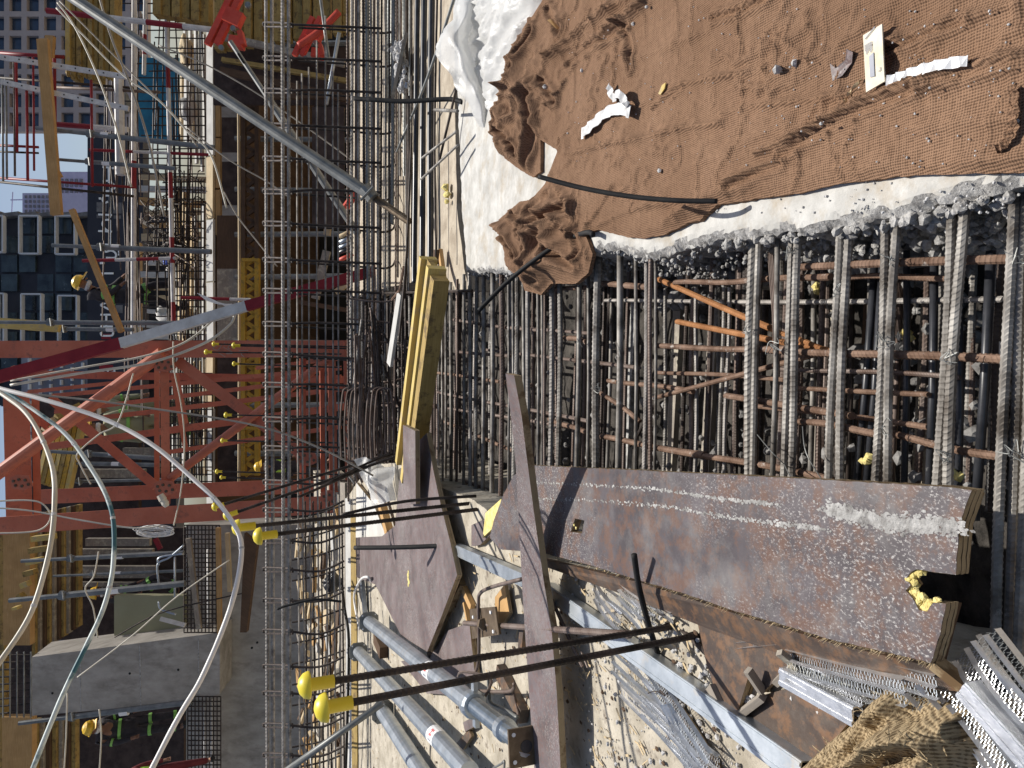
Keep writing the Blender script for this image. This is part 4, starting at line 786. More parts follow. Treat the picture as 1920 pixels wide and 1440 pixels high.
for i in range(900):
    k = rnd.randrange(4); (x0, x1, y0, y1) = ((1060, 1260, 1070, 1200), (1230, 1420, 1180, 1330), (1100, 1400, 1230, 1440), (1480, 1800, 1240, 1340))[k]
    mb.rock(G(rnd.uniform(x0, x1), rnd.uniform(y0, y1), .105), rnd.choice((.001, .002, .003, .006)), i, (1, 1, .8))
o = mb.build('cement_crumbs', 'stone'); o['kind'] = 'stuff'; tag(o, 'cement crumbs scattered among the metal lath scraps on the platform', 'crumbs')

# ---- steel channels
def channel(a, b, wd, ht, mat, lb, cat='steel channel', roll=0, group=None):
    a = Vector(a); b = Vector(b); u = (b - a).normalized(); s = u.cross(Vector((0, 0, 1))).normalized(); n = s.cross(u); 
    s, n = s * math.cos(roll) + n * math.sin(roll), n * math.cos(roll) - s * math.sin(roll); c = (a + b) / 2; h = (b - a) / 2
    mb = MB().box(c, h, s * wd / 2, n * .0012).box(c + s * (wd / 2 - .001) - n * (ht / 2 + .0014), h, s * .0012, n * ht / 2).box(c - s * (wd / 2 - .001) - n * (ht / 2 + .0014), h, s * .0012, n * ht / 2)
    mb.box(c + s * (wd / 2 - .006) + n * .0022, h * .998, s * .003, n * .001).box(c - s * (wd / 2 - .006) + n * .0022, h * .998, s * .003, n * .001)
    return tag(mb.build('steel_channel', mat), lb, cat, group)
channel(G(850, 1030, .15), G(988, 1092, .145), .042, .03, 'galv', 'far end of the bright galvanised channel on the sandy platform beyond the purple strip')
channel(G(1020, 1105, .14), G(1500, 1452, .14), .042, .03, 'galv', 'long bright galvanised channel running diagonally past the lath scraps', roll=.15)
channel(G(1462, 1268, .135), G(1600, 1345, .135), .03, .02, 'galv_bright', 'short whitened channel leading under the tan sack')
channel(G(1802, 1292, .15), G(1960, 1470, .15), .026, .022, 'galv_bright', 'bright steel rail at the near corner beside the lath')
tag(MB().tube([G(1035, 1125, .15), G(1075, 1215, .13), G(1093, 1250, .12)], .0055, 8).build('steel_bar', 'rebar_mid'), 'short bar end poking out from under the purple strip', 'steel bar')
tag(MB().tube([G(1090, 1222, .13), G(1102, 1252, .13)], .0025, 6).build('nail', 'rebar_mid'), 'nail-like pin lying on the open concrete', 'pin')
tag(MB().tube(curve([G(1237, 1298, .14), G(1238, 1295, .15), G(1246, 1304, .15)], 4), .002, 5).tube(curve([G(1215, 1300, .13), G(1230, 1296, .14), G(1247, 1305, .13)], 5), .0012, 5).build('wire', 'rebar_dark'), 'thin bent wire over the brown plywood wedge', 'wire')

# ---- tan hessian sack at the near edge
sk = gp([(1440, 1480), (1490, 1432), (1545, 1382), (1600, 1335), (1632, 1296), (1662, 1284), (1700, 1303), (1752, 1318), (1788, 1334), (1812, 1368), (1818, 1410), (1800, 1480), (1760, 1800), (1400, 1800)], .14)
def sk_h(x, y, d):
    e = np.clip(d / .06, 0, 1); dome = .075 * (1 - (1 - e) ** 2.2)
    rr = 1 - np.abs(2 * fbm(x + .03 * fbm(x, y, 18, 2, 7), y, 17, 2, 45) - 1)
    return dome + (.045 * (vn(x * 14 + 2 * vn(x * 9, y * 9, 4), y * 11, 47)) ** 2 - .012 + .018 * np.clip((rr - .5) * 2, 0, 1) ** 2 + .012 * (fbm(x, y, 40, 3, 41) - .5) + .0022 * 0.9 * np.sin(x * 720 + 9 * fbm(x, y, 14, 2, 3)) * np.sin(y * 560 + 9 * fbm(x, y, 12, 2, 9))) * e
sx_ = gp([(1718, 1372), (1745, 1352), (1765, 1372), (1752, 1402), (1728, 1404)], .2)
skv = [([(1560, 1440), (1600, 1390), (1660, 1350), (1700, 1335)], .012, .035), ([(1620, 1450), (1680, 1420), (1720, 1410)], .010, .03), ([(1640, 1300), (1665, 1340), (1700, 1360)], .008, .025), ([(1780, 1345), (1775, 1400), (1750, 1440)], .010, .035), ([(1500, 1440), (1560, 1400), (1600, 1350)], .008, .02)]
skv = [([(G(a, b, .17).x, G(a, b, .17).y) for a, b in pl], wd, ht) for pl, wd, ht in skv]
def sk_h2(x, y, d):
    h = sk_h1(x, y, d)
    for pl, wd, ht in skv:
        s = segdist(x, y, pl, False) + (fbm(x, y, 30, 2, 6) - .5) * wd; h = h - ht * np.exp(-(s / wd) ** 2) * np.clip(d / .05, 0, 1) + ht * .4 * np.exp(-((s - wd * 2) / wd) ** 2) * np.clip(d / .05, 0, 1)
    return h
def sk_h1(x, y, d):
    q = segdist(x, y, sx_); ins = inside(x, y, sx_); return sk_h(x, y, d) - np.where(ins, .05, 0) + .012 * np.exp(-(q / .006) ** 2)
sacko = tag(sheet(sk, .0024, sk_h2, .105, .005, .003, skirt=(2, .02, .004), seed=61, jsc=80).build('hessian_sack', 'sacking', smooth=True), 'rumpled tan hessian sack heaped at the near edge of the platform', 'sack')
mb = MB(); rnd = random.Random(12)
for i in range(90):
    x = rnd.uniform(1500, 1815); y = rnd.uniform(1300, 1470); p = G(x, y, .18)
    d_ = segdist(np.array([p.x]), np.array([p.y]), sk)[0]
    if not inside(np.array([p.x]), np.array([p.y]), sk)[0]: continue
    z = .105 + float(sk_h2(np.array([p.x]), np.array([p.y]), np.array([d_]))[0]); p.z = z
    q = [p + Vector((rnd.gauss(0, 1), rnd.gauss(0, 1), abs(rnd.gauss(0, .5)))) * .006 * k ** .7 for k in range(4)]
    mb.tube(curve(q, 3), .00055, 3)
mb.build('loose_threads', 'sacking', sacko, kind='stuff')

# ================================================================ steel props on the platform
def prop(a, b, r, lb, ext=None, plate_a=True, plate_b=False, stick=None, mat='galv'):
    a = Vector(a); b = Vector(b); u = (b - a).normalized(); t = thing('steel_prop', lb, 'steel prop', (a + b) / 2, 'steel props on the platform'); s = u.cross(Vector((0, 0, 1))).normalized(); n = s.cross(u)
    end = a.lerp(b, ext) if ext else b
    MB().tube([a, end], r, 18).build('outer_tube', mat, t, smooth=False)
    def plate(c, nm='end_plate', inner=.55):
        m_ = MB(); q = r * 1.55; k = q * .55
        pts = [c + s * x_ + n * y_ for x_, y_ in ((-q, -k), (-k, -q), (k, -q), (q, -k), (q, k), (k, q), (-k, q), (-q, k))]; m_.slab(pts, u * .006); p_ = m_.build(nm, 'galv_dull', t)
        h = MB()
        for x_, y_ in ((-1, -1), (1, -1), (1, 1), (-1, 1)): h.lathe(c + (s * x_ + n * y_) * q * .68 - u * .001, u, [(.005, 0), (.005, .0085)], 8)
        h.build('bolt_hole', 'sticker' if stick else 'black_plastic', p_)
    if plate_a: plate(a - u * .006)
    if ext:
        MB().rebar(end, b, r * .74, .007, 14).build('threaded_tube', 'galv', t)
        col = MB().lathe(end - u * .01, u, [(r * 1.28, 0), (r * 1.3, .035), (r * 1.12, .045)], 18); col.build('collar_nut', 'galv', t)
        MB().plank(end + u * .01 - s * r * 2.1, end + u * .01 + s * r * 2.1, .03, .016, n).build('nut_wing', 'galv', t)
        MB().lathe(end.lerp(b, .62), u, [(r * .98, 0), (r * 1.0, .035), (r * .8, .04)], 18).build('ring', 'galv', t)
        MB().tube(curve([end - n * r, end - n * r * 2 - s * r * 2, end + u * -.09 - s * r * 2.4, end + u * -.16 - s * r * 1.6], 5), .005, 6).build('loop_handle', 'rebar_mid', t)
    if plate_b:
        q = r * 1.45; m_ = MB().slab([b + s * q + n * q, b - s * q + n * q, b - s * q - n * q, b + s * q - n * q], u * .008); p_ = m_.build('end_plate', 'brown_steel', t)
        h = MB().lathe(b + u * .007, u, [(r * .5, 0), (r * .5, .0025)], 14); h.build('centre_hole', 'black_plastic', p_)
        for x_, y_ in ((-1, -1), (1, -1), (1, 1), (-1, 1)): MB().lathe(b + (s * x_ + n * y_) * q * .7 + u * .007, u, [(.006, 0), (.006, .0022)], 8).build('bolt_hole', 'sticker', p_)
    if stick is not None:
        c = a.lerp(b, stick); st = MB().lathe(c, u, [(r * 1.012, 0), (r * 1.012, .095)], 18, cap=False).build('sticker', 'sticker', t)
        # illegible red print block and grey bar, wrapped on the tube
        tc = (CP - c); tc = (tc - u * tc.dot(u)).normalized(); sd_ = u.cross(tc); m_ = MB()
        for i in range(3):
            for j in range(3):
                if (i + j) % 2 and i != 1: continue
                al = (j - 1) * .28 + .1; pv = lambda w_, l_: c + u * l_ + (tc * math.cos(w_) + sd_ * math.sin(w_)) * r * 1.02
                l0 = .036 + i * .012; m_.add([pv(al - .12, l0), pv(al + .12, l0), pv(al + .12, l0 + .009), pv(al - .12, l0 + .009)], [(0, 1, 2, 3)])
        m_.build('red_print', 'sticker_red', st)
        m_ = MB(); pv = lambda w_, l_: c + u * l_ + (tc * math.cos(w_) + sd_ * math.sin(w_)) * r * 1.02; sg = 1 if sd_.x < 0 else -1
        m_.add([pv(.78 * sg, .03), pv(1.0 * sg, .03), pv(1.0 * sg, .075), pv(.78 * sg, .075)], [(0, 1, 2, 3)]); m_.build('grey_print', 'sticker_grey', st)
    return t
prop(G(692, 1166, .215), G(985, 1398, .205), .036, 'grey steel prop with collar nut lying on the purple plywood, upper one of the three', ext=.80, plate_b=True, stick=.565)
prop(G(672, 1222, .185), G(880, 1448, .19), .037, 'grey steel prop without visible nut, middle one of the three', stick=.80)
prop(G(718, 1335, .165), G(800, 1462, .16), .040, 'dark blue shaded steel prop, lowest of the three', mat='galv')
onebar('steel_tube', [(530, 1450, 3.6), (718, 1318, 3.5)], 13, 'galv_dull', 'square grey tube running from the deck edge up behind the props', 'steel tube', n=4)
tag(MB().plank(G(700, 1195, .15), G(712, 1225, .15), .07, .05, (0, 0, 1)).build('timber_wedge', 'dark_wood'), 'dark timber wedge between the upper and middle prop heads', 'wedge')
# square plate with threaded rod
sp = thing('anchor_rod', 'rusty threaded rod with a square washer plate lying on the sandy platform', 'anchor rod', G(905, 1170, .15))
MB().slab([G(880, 1142, .17), G(928, 1138, .20), (G(936, 1190, .19)), G(886, 1198, .16)], (0, 0.002, -.008)).build('washer_plate', 'brown_steel', sp)
MB().rebar(G(870, 1168, .17), G(1182, 1190, .19), .0085, .012, 10).build('threaded_rod', 'rebar_mid', sp)
MB().lathe(G(905, 1170, .185), (G(1182, 1190, .19) - G(905, 1170, .185)), [(.022, 0), (.022, .02), (.012, .022)], 6).build('nut', 'brown_steel', sp)
for k, (x, y) in enumerate(((888, 1157), (921, 1148), (926, 1184))): MB().lathe(G(x, y, .186 + .008 * (k > 0)), (0, 0, 1), [(.006, 0), (.006, .004)], 8).build('bolt_hole', 'sticker', sp)
tag(MB().tube(curve([G(978, 1086, .2), G(925, 1100, .2), G(901, 1112, .19), G(897, 1135, .19), G(898, 1230, .18), G(890, 1268, .16), G(888, 1288, .15), G(896, 1295, .15), G(950, 1297, .15), G(964, 1290, .16), G(964, 1282, .17)], 6), .0062, 8).build('bent_stirrup', 'rebar_mid', smooth=True), 'brown bent stirrup bar hooked over the square washer plate', 'stirrup')
tag(MB().tube(curve([G(915, 1262, .14), G(917, 1300, .14), G(921, 1318, .14), G(945, 1330, .14), G(970, 1345, .15)], 6), .006, 8).build('bent_stirrup', 'galv_dull', smooth=True), 'grey bent bar below the square plate near the prop collar', 'stirrup')
tag(MB().tube(curve([G(962, 1290, .14), G(968, 1320, .13), G(972, 1345, .14), G(966, 1362, .14)], 6), .005, 8).build('bent_stirrup', 'rebar_mid', smooth=True), 'small hooked bar end beside the purple strip', 'stirrup')
tag(MB().tube(curve([G(925, 1440, .13), G(940, 1432, .14), G(946, 1428, .15), G(944, 1455, .14)], 6), .004, 8).build('bent_wire', 'galv_dull', smooth=True), 'hooked grey wire at the lower frame edge', 'wire')

# ================================================================ capped starter bars
def starter(base, top_, dtop, wpx, lb, cap=True, mid=None, mat='black_bar', capk=.9, foot=None, rib=True):
    b_ = Vector(base); tp_ = P(*top_, dtop); d = dtop; r = px(wpx, d) / 2; t = thing('starter_bar', lb, 'starter bar', b_, 'starter bars with yellow caps')
    u = (tp_ - b_).normalized()
    MB().rebar(b_, tp_, r, max(1.5 * r, px(5, d)), 8).build('bar', 'rebar_dark' if mat == 'black_bar' else mat, t)
    if foot: MB().tube(curve([b_ + u * .03, b_ - u * .01, b_ + Vector(foot)], 6), r, 8).build('foot', 'rebar_dark', t)
    if cap:
        k = capk; c = MB().lathe(tp_ - u * .045 * k, u, [(.0125 * k, 0), (.0125 * k, .045 * k), (.026 * k, .046 * k), (.0262 * k, .049 * k), (.023 * k, .058 * k), (.014 * k, .066 * k), (.003 * k, .069 * k)], 24); c.build('cap', 'yellow_cap', t, smooth=True)
    return t
starter(G(1262, 1175, .1), (582, 1284), 1.30, 14, 'capped starter bar in front, the upper of the two nearest yellow caps', foot=(-.01, -.14, .012))
starter(G(1305, 1192, .1), (614, 1326), 1.22, 14.5, 'capped starter bar in front, the lower and nearest of all yellow caps', foot=(-.01, -.10, .01))
starter(G(895, 955, .1), (490, 1005), 2.46, 8.5, 'capped starter bar beyond the plywood sheet, larger cap of the middle pair', capk=1.12)
starter(G(880, 944, .1), (450, 989), 2.56, 8, 'capped starter bar behind the first one of the middle pair', capk=1.12)
starter(G(742, 856, .1), (428, 966), 3.95, 6, 'small capped starter bar slanting over the red mast foot', capk=1.1)
starter(G(730, 852, .1), (405, 950), 4.05, 5.5, 'smaller capped starter bar just above the slanting one', capk=.95)
FC = [(388, 660, .9), (402, 645, .8), (440, 648, 1.0), (445, 676, .9), (440, 682, .8), (425, 778, .9), (418, 808, .9), (418, 826, .8), (411, 862, .8), (408, 884, .8), (436, 655, .7), (416, 895, .7)]
FL = ['by the whitened band under the banded pole', 'nearest the thin white wires', 'on the chalk marks of the red mast leg', 'below the mast leg in front of the ochre beam', 'lowest of the caps before the ochre beam', 'at the crossing of the red braces', 'under the crossing of the red braces', 'orange lit, left of the ochre beam', 'between brace and lower mast leg', 'touching the lower mast leg', 'dim, behind the chalk marks', 'dull, at the inner edge of the lower mast leg']
FC = [q for i_, q in enumerate(FC) if i_ not in (3, 6, 8, 10)]; FL = [q for i_, q in enumerate(FL) if i_ not in (3, 6, 8, 10)]
for i, (x, y, k) in enumerate(FC):
    starter(P(640 + (i % 3) * 12, y + 4 + (i % 4), 6.3), (x, y), 6.25, 3.0, 'far starter bar with yellow cap, ' + FL[i], capk=1.05 * k)
onebar('steel_bar', [(640, 965, 2.7), (760, 940, 2.75), (893, 930, 2.8)], 6, 'rebar_dark', 'bar lying flat just above the middle pair of starter bars', 'steel bar')
onebar('steel_bar', [(598, 915, 4.0), (690, 868, 4.2), (735, 852, 4.3)], 5, 'rebar_dark', 'curved dark bar fanning out from the white film lump', 'steel bar')
onebar('steel_bar', [(560, 932, 3.9), (640, 895, 4.1), (725, 860, 4.3)], 5, 'rebar_dark', 'ribbed bar fanning out beneath the curved dark one', 'steel bar', True)

# ================================================================ yellow timber beams resting on the bars
hb = thing('timber_beam', 'yellow timber formwork beam with worn edge lying across the dark bars', 'timber beam', G(790, 690, .1))
A = G(812, 492, .16); B = G(762, 888, .16); u = (B - A).normalized(); lat = Vector((u.y, -u.x, 0)); lat = lat if lat.y < 0 else -lat
up = Vector((0, 0, 1))
MB().box((A + B) / 2 - lat * .085, (B - A) / 2 * .985, lat * .020, up * .038).build('flange', 'yellow_wood', hb)
MB().box((A + B) / 2 + lat * .062, (B - A) / 2, lat * .021, up * .040).build('flange', 'yellow_wood', hb)
MB().box((A + B) / 2 - lat * .012, (B - A) / 2 * .99, lat * .052, up * .013).build('web', 'old_yellow', hb)
tag(MB().box((A + B) / 2 + lat * .122 - up * .004, (B - A) / 2 * .95, lat * .034, up * .034).build('timber_beam', 'old_yellow'), 'weathered yellow brown timber lying tight against the near side of the yellow beam', 'timber beam')
tag(MB().plank(G(748, 550, .1), G(728, 684, .1), .05, .02, (0, -.3, 1)).build('grey_board', 'white_wood'), 'pale grey pointed board lying left of the yellow beam in the picture', 'board')
tag(MB().plank(G(822, 470, -.04), G(830, 530, -.02), .03, .02, (0, 0, 1)).build('batten', 'orange_pine'), 'small orange offcut at the end of the black conduits', 'batten')
tag(MB().plank(G(815, 468, -.02), G(814, 495, -.02), .05, .02, (0, 0, 1)).build('wood_block', 'dark_wood'), 'small dark block at the tip of the yellow beam', 'wood block')
onebar('steel_bar', [(772, 250, 3.9), (762, 480, 3.9), (748, 640, 3.95)], 4.5, 'rebar_dark', 'long thin dark bar ending beside the pale grey board', 'steel bar')
tag(MB().tube([G(735, 562, .1), G(749, 545, .1), G(757, 500, .1)], .008, 6).build('steel_bar', 'rust'), 'short rusty bar beside the tip of the pale grey board', 'steel bar')
drape('plastic_film', [[(672, 868, 4.3), (680, 895, 4.25), (690, 925, 4.2), (700, 945, 4.15)], [(700, 862, 4.25), (705, 890, 4.1), (712, 912, 4.1), (722, 938, 4.1)], [(725, 868, 4.2), (738, 885, 4.1), (742, 905, 4.1), (742, 935, 4.1)]], 7, 7, 'film', 'crumpled white plastic film lump at the tip of the yellow beam', 'plastic film', .06, 9, 5)
# timber edge along the platform
for i, (x1, x2, mt, lb) in enumerate(((642, 645, 'grey_wood', 'weathered board on edge along the far side of the work platform'), (652, 655, 'white_wood', 'cement stained board just inside the weathered edge board'), (662, 665, 'old_yellow', 'yellowish edge board below the whitened corner'))):
    tag(MB().plank(G(x1, 905 + i * 30, .12), G(x2, 1470, .12), .09, .05, (0, -.3, 1)).build('edge_board', mt), lb, 'board')
tag(MB().tube(curve([G(640, 1085, .2), G(646, 1140, .2), G(654, 1200, .2), G(652, 1330, .2), G(648, 1450, .2)], 6), .010, 8).build('black_cable', 'black_bar', smooth=True), 'black cable hanging along the platform edge', 'cable')
tag(MB().tube(curve([G(674, 1180, .16), G(664, 1120, .16), G(676, 1088, .2), G(690, 1082, .2), G(697, 1092, .16)], 6), .008, 8).build('white_wire', 'cable_bright', smooth=True), 'small loop of white wire at the plywood sheet corner', 'wire')
channel(G(672, 1030, .13), G(684, 1175, .13), .05, .02, 'galv', 'grey channel lying along the platform edge under the props')

mb = MB(); rnd = random.Random(19)
for i in range(520):
    x = rnd.uniform(690, 1300); y = rnd.uniform(1040, 1440); p = G(x, y, .106); a = rnd.gauss(1.2, .7); L = rnd.choice((.006, .012, .03)); q = p + Vector((math.cos(a), math.sin(a), .1)) * L
    mb.plank(p, q, rnd.uniform(.0015, .006), .0015, (0, 0, 1))
o = mb.build('wood_chips', 'pine'); o['kind'] = 'stuff'; tag(o, 'small pale wood chips and splinters scattered over the sandy platform', 'chips')
mb = MB()
for i in range(420): mb.rock(G(rnd.uniform(700, 1350), rnd.uniform(1040, 1440), .105), rnd.choice((.001, .002, .003, .006)), i, (1, 1.3, .5))
o = mb.build('dirt_crumbs', 'dark_wood'); o['kind'] = 'stuff'; tag(o, 'dark dirt crumbs scattered over the sandy platform', 'crumbs')
ORD = ['first','second','third','fourth','fifth','sixth','seventh','eighth','ninth','tenth','eleventh','twelfth','thirteenth','fourteenth']
# ================================================================ standing rebar cage beyond the deck
DF, DB = 5.0, 5.7
cage = thing('rebar_cage', 'tall tied cage of twin ribbed top bars with many hooped stirrups across the whole view', 'rebar cage', P(700, 720, DF))
def cbar(pts, wpx, mat, nm, rib=True, n=6, par=None):
    P3 = [P(*p) for p in pts]; d = pts[0][2]; r = px(wpx, d) / 2; mb = MB()
    if rib and len(P3) == 2: mb.rebar(P3[0], P3[1], r, max(1.3 * r, px(6.5, d)), 8, amp=1.14)
    else: mb.tube(curve(P3, 5) if len(P3) > 2 else P3, r, n)
    return mb.build(nm, mat, cage if par is None else par)
for x, d, dx in ((498.5, DB, 0), (509.5, DB, 1), (530, DF, 2), (541, DF, 3)): cbar([(x, -60, d), (x + (2 if d == DF else 3), 1500, d)], 6.4, 'rebar_light', 'longitudinal_bar')
rnd = random.Random(42)
for i, x in enumerate((557, 566, 579, 594, 610, 624, 634)):
    y0 = (152, 138, 126, 76, 30, 134, 158)[i]; cbar([(x, y0, DF + .05), (x + 1, 760, DF + .05), (x + 6, 1480, DF + .05)], 3.4, 'rebar_light', 'longitudinal_bar')
for i, (x, mt, wd, ye) in enumerate(((651, 'rebar_mid', 4, 940), (661, 'rebar_light', 6, 860), (668, 'rebar_mid', 5, 720), (673, 'rebar_light', 6, 640), (681, 'rebar_dark', 5, 800), (688, 'galv_dull', 8, 560), (695, 'rebar_light', 5, 760), (702, 'rebar_mid', 5, 900), (709, 'rebar_light', 6, 620), (716, 'rebar_dark', 4, 800), (724, 'rebar', 4, 700), (730, 'rebar_dark', 3.5, 545), (739, 'galv_dull', 7, 420), (748, 'rebar_mid', 3.5, 520))):
    cbar([(x, -60, DF - .03), (x + rnd.uniform(-4, 6), ye, DF - .03)], wd, mt, 'longitudinal_bar')
ys = [42, 105, 166, 231, 293, 355, 415, 483, 541, 603, 660, 717, 782, 836, 900, 952, 1010, 1064, 1122, 1180, 1246, 1296, 1356, 1412]
for i, y in enumerate(ys):
    e = rnd.uniform(-4, 4); far = 716 if y < 640 else 690 if y < 900 else 645; s = 10 if y < 900 else -14
    cbar([(548, y + 2, DF - .02), (498, y, DB), (494, y + 4, DB + .03), (500, y + 8, DB), (549, y + 8, DF - .04)], 4.2, 'rebar_dark', 'hoop')
    cbar([(545, y + 4, DF - .04), (600, y + 5 + e, DF - .04), (far, y + s + e, DF - .04)], 4.6, 'rebar_dark', 'stirrup_leg', False)
    if y < 900: cbar([(560, y + 10, DF + .07), (640, y + 14, DF + .07), (far + 8, y + 20, DF + .07), (far + 26, y + 4, DF + .2)], 4.0, 'rebar_dark', 'stirrup_leg', False)
for i in range(13):
    y = 962 + i * 39; cbar([(548, y + 10, DF + .08), (600, y, DF + .08), (646, y - 16, DF + .08)], 3.6, 'rebar_dark', 'stirrup_leg', False)
for k in range(46):
    y = rnd.uniform(545, 900); x = rnd.uniform(640, 770); a = rnd.gauss(1.45, .16); L = rnd.uniform(40, 170)
    cbar([(x, y, 4.75), (x + math.cos(a) * L, min(y + math.sin(a) * L, 905), 4.75)], rnd.choice((3, 4, 5)), rnd.choice(('rebar', 'rebar_dark', 'rebar_mid', 'rebar_dark')), 'loose_bar')
for k in range(9):
    y = 560 + k * 38; cbar([(655, y, 4.8), (720, y + 6, 4.8), (768, y + rnd.uniform(-8, 14), 4.8)], 3.6, 'rebar_mid', 'stirrup_leg', False)
for x in (572, 587, 602, 617, 641): cbar([(x, 940, DF + .1), (x + 5, 1480, DF + .1)], 3, 'rebar_dark', 'longitudinal_bar')
# heap of bent stirrups
hp_t = thing('stirrup_bundle', 'bundle of bent stirrup hoops leaning at the end of the cage above the film lump', 'stirrup bundle', P(680, 800, 4.7))
for k in range(9):
    x = 640 + k * 8; d = 4.75 - k * .02; q = rnd.uniform(-6, 6)
    c = [(x, 862, d), (x - 2, 800, d), (x + 2, 742 + q * .4, d), (x + 8, 729 + q * .4, d), (x + 22, 728 + q * .4, d), (x + 30, 738, d), (x + 34, 790, d), (x + 36, 850 + q, d)]
    cbar(c, 3.8, 'rebar_mid', 'stirrup', False, 6, hp_t)
for k in range(8):
    x0 = 660 + k * 7; cbar([(x0 + rnd.uniform(-8, 8), 600 + rnd.uniform(-30, 30), 4.6), (x0 + rnd.uniform(-14, 14), 740 + rnd.uniform(-20, 60), 4.65)], 4, rnd.choice(('rebar_mid', 'rebar_dark', 'rust')), 'bar', True, 6, hp_t)
# ================================================================ sloping props in front of and behind the cage
t = thing('steel_prop', 'big grey steel prop slanting across the cage from the top edge to the conduits', 'steel prop', P(765, 412, 4.0))
MB().tube([P(105, -25, 4.6), P(692, 364, 4.25)], px(21, 4.4) / 2, 16).build('outer_tube', 'galv_dull', t)
MB().tube([P(692, 364, 4.25), P(768, 416, 4.15)], px(14, 4.2) / 2, 12).build('inner_tube', 'brown_steel', t)
MB().tube([P(683, 352, 4.2), P(700, 372, 4.2)], px(26, 4.2) / 2, 12).build('collar', 'galv_dull', t)
MB().tube([P(676, 376, 4.15), P(700, 350, 4.15)], px(5, 4.2) / 2, 8).build('pin', 'galv_dull', t)
t = thing('steel_prop', 'thinner grey steel prop slanting behind the cage below the red clamp', 'steel prop', P(665, 440, 6.5))
MB().tube([P(432, 78, 6.3), P(500, 180, 6.3)], px(9, 6.3) / 2, 12).build('inner_tube', 'galv_dull', t); MB().tube([P(500, 180, 6.3), P(672, 440, 6.5)], px(14, 6.3) / 2, 12).build('outer_tube', 'galv_dull', t)
MB().plank(P(446, 100, 6.25), P(456, 116, 6.25), px(4, 6.3), .03).build('slot', 'black_bar', t)
onebar('steel_tube', [(600, -10, 6.0), (616, 108, 6.0)], 6, 'galv_dull', 'thin steel tube hanging down beside the second red clamp', 'steel tube')
# red and white pole
t = thing('guard_pole', 'long slanting square pole painted dark red, white and dark red', 'guard pole', P(712, 504, 5.9)); pd = 5.95
for a, b, mt in (((-12, 708), (224, 643), 'red'), ((224, 643), (460, 573), 'white'), ((460, 573), (716, 503), 'red')):
    u_ = (P(*b, pd) - P(*a, pd)); MB().plank(P(*a, pd), P(*b, pd), px(19 if a[0] > 200 else 22, pd), .05, (-F + Vector((0, 0, .2)))).build('red_section' if mt == 'red' else 'white_section', mt, t)
# ================================================================ red tower crane mast
mast = thing('crane_mast', 'red lattice mast section of a tower crane standing behind the cage', 'crane mast', P(650, 800, 7.0))
def angle(a, b, wpx, nm, d=7.0, d2=None, mat='crane_red', flip=1, depth=.10):
    A_, B_ = P(*a, d), P(*b, d2 or d); wd = px(wpx, d); MB().plank(A_, B_, wd, .014, (0, -1, 0)).build(nm, mat, mast)
    u_ = (B_ - A_).normalized(); s = u_.cross(Vector((0, -1, 0))).normalized() * flip
    MB().plank(A_ + s * (wd / 2 - .008) + Vector((0, depth / 2 + .015, 0)), B_ + s * (wd / 2 - .008) + Vector((0, depth / 2 + .015, 0)), depth, .014, s).build(nm + '_flange', mat, mast)
angle((-25, 655), (655, 654), 32, 'chord', flip=-1); angle((-25, 988), (650, 944), 33, 'chord', 6.9); angle((72, 932), (650, 908), 27, 'chord', 8.6); angle((-25, 700), (655, 712), 14, 'chord', 8.7)
for a, b, wd, d in (((-10, 892), (305, 662), 24, 6.95), ((319, 897), (612, 676), 16, 7.0)): MB().tube([P(*a, d), P(*b, d)], px(wd, d) / 2, 14).build('brace', 'crane_red', mast, smooth=False)
for a, b, wd, d in (((92, 745), (292, 912), 17, 7.6), ((332, 676), (585, 866), 20, 7.05), ((20, 735), (90, 800), 16, 7.7)): angle(a, b, wd, 'brace', d)
for x1, y1, x2, y2, wd, d in ((30, 735, 36, 975, 42, 7.3), (66, 738, 70, 965, 12, 7.4), (308, 662, 311, 945, 15, 6.97), (294, 664, 294, 915, 9, 7.8), (568, 660, 568, 935, 11, 7.1), (604, 660, 606, 925, 8, 7.2), (622, 655, 626, 930, 14, 7.0), (650, 640, 655, 960, 10, 7.0)): angle((x1, y1), (x2, y2), wd, 'cross_member', d)
for x1, y1, x2, y2, wd in ((52, 735, 232, 716, 7), (100, 742, 640, 690, 8), (102, 772, 640, 706, 8), (118, 792, 650, 728, 9), (330, 700, 350, 800, 9), (88, 838, 650, 762, 13), (300, 850, 640, 800, 8), (480, 690, 640, 672, 7)): angle((x1, y1), (x2, y2), wd, 'rear_bar', 8.4, depth=.05)
angle((325, 704), (348, 842), 9, 'ladder_rail', 7.9, depth=.04)
for (x, y, d) in ((308, 684, 6.93), (310, 915, 6.9), (34, 700, 6.93), (40, 905, 6.9), (600, 668, 6.97), (575, 860, 6.98), (622, 934, 6.9)):
    g_ = MB().slab([P(x - 22, y - 9, d), P(x - 8, y - 15, d), P(x + 14, y - 13, d), P(x + 22, y + 6, d), P(x + 4, y + 14, d), P(x - 18, y + 11, d)], F * .012).build('gusset_plate', 'crane_red', mast)
    for dx_, dy_ in ((-14, -3), (-4, -6), (8, -5), (14, 3), (2, 6), (-10, 5)): MB().lathe(P(x + dx_, y + dy_, d - .001), -F, [(.014, 0), (.014, .012)], 6).build('bolt', 'brown_steel', g_)
ch = MB(); sc_ = lambda x, y: P(380 + x / 14.4, 620 + y / 14.4, 6.98)
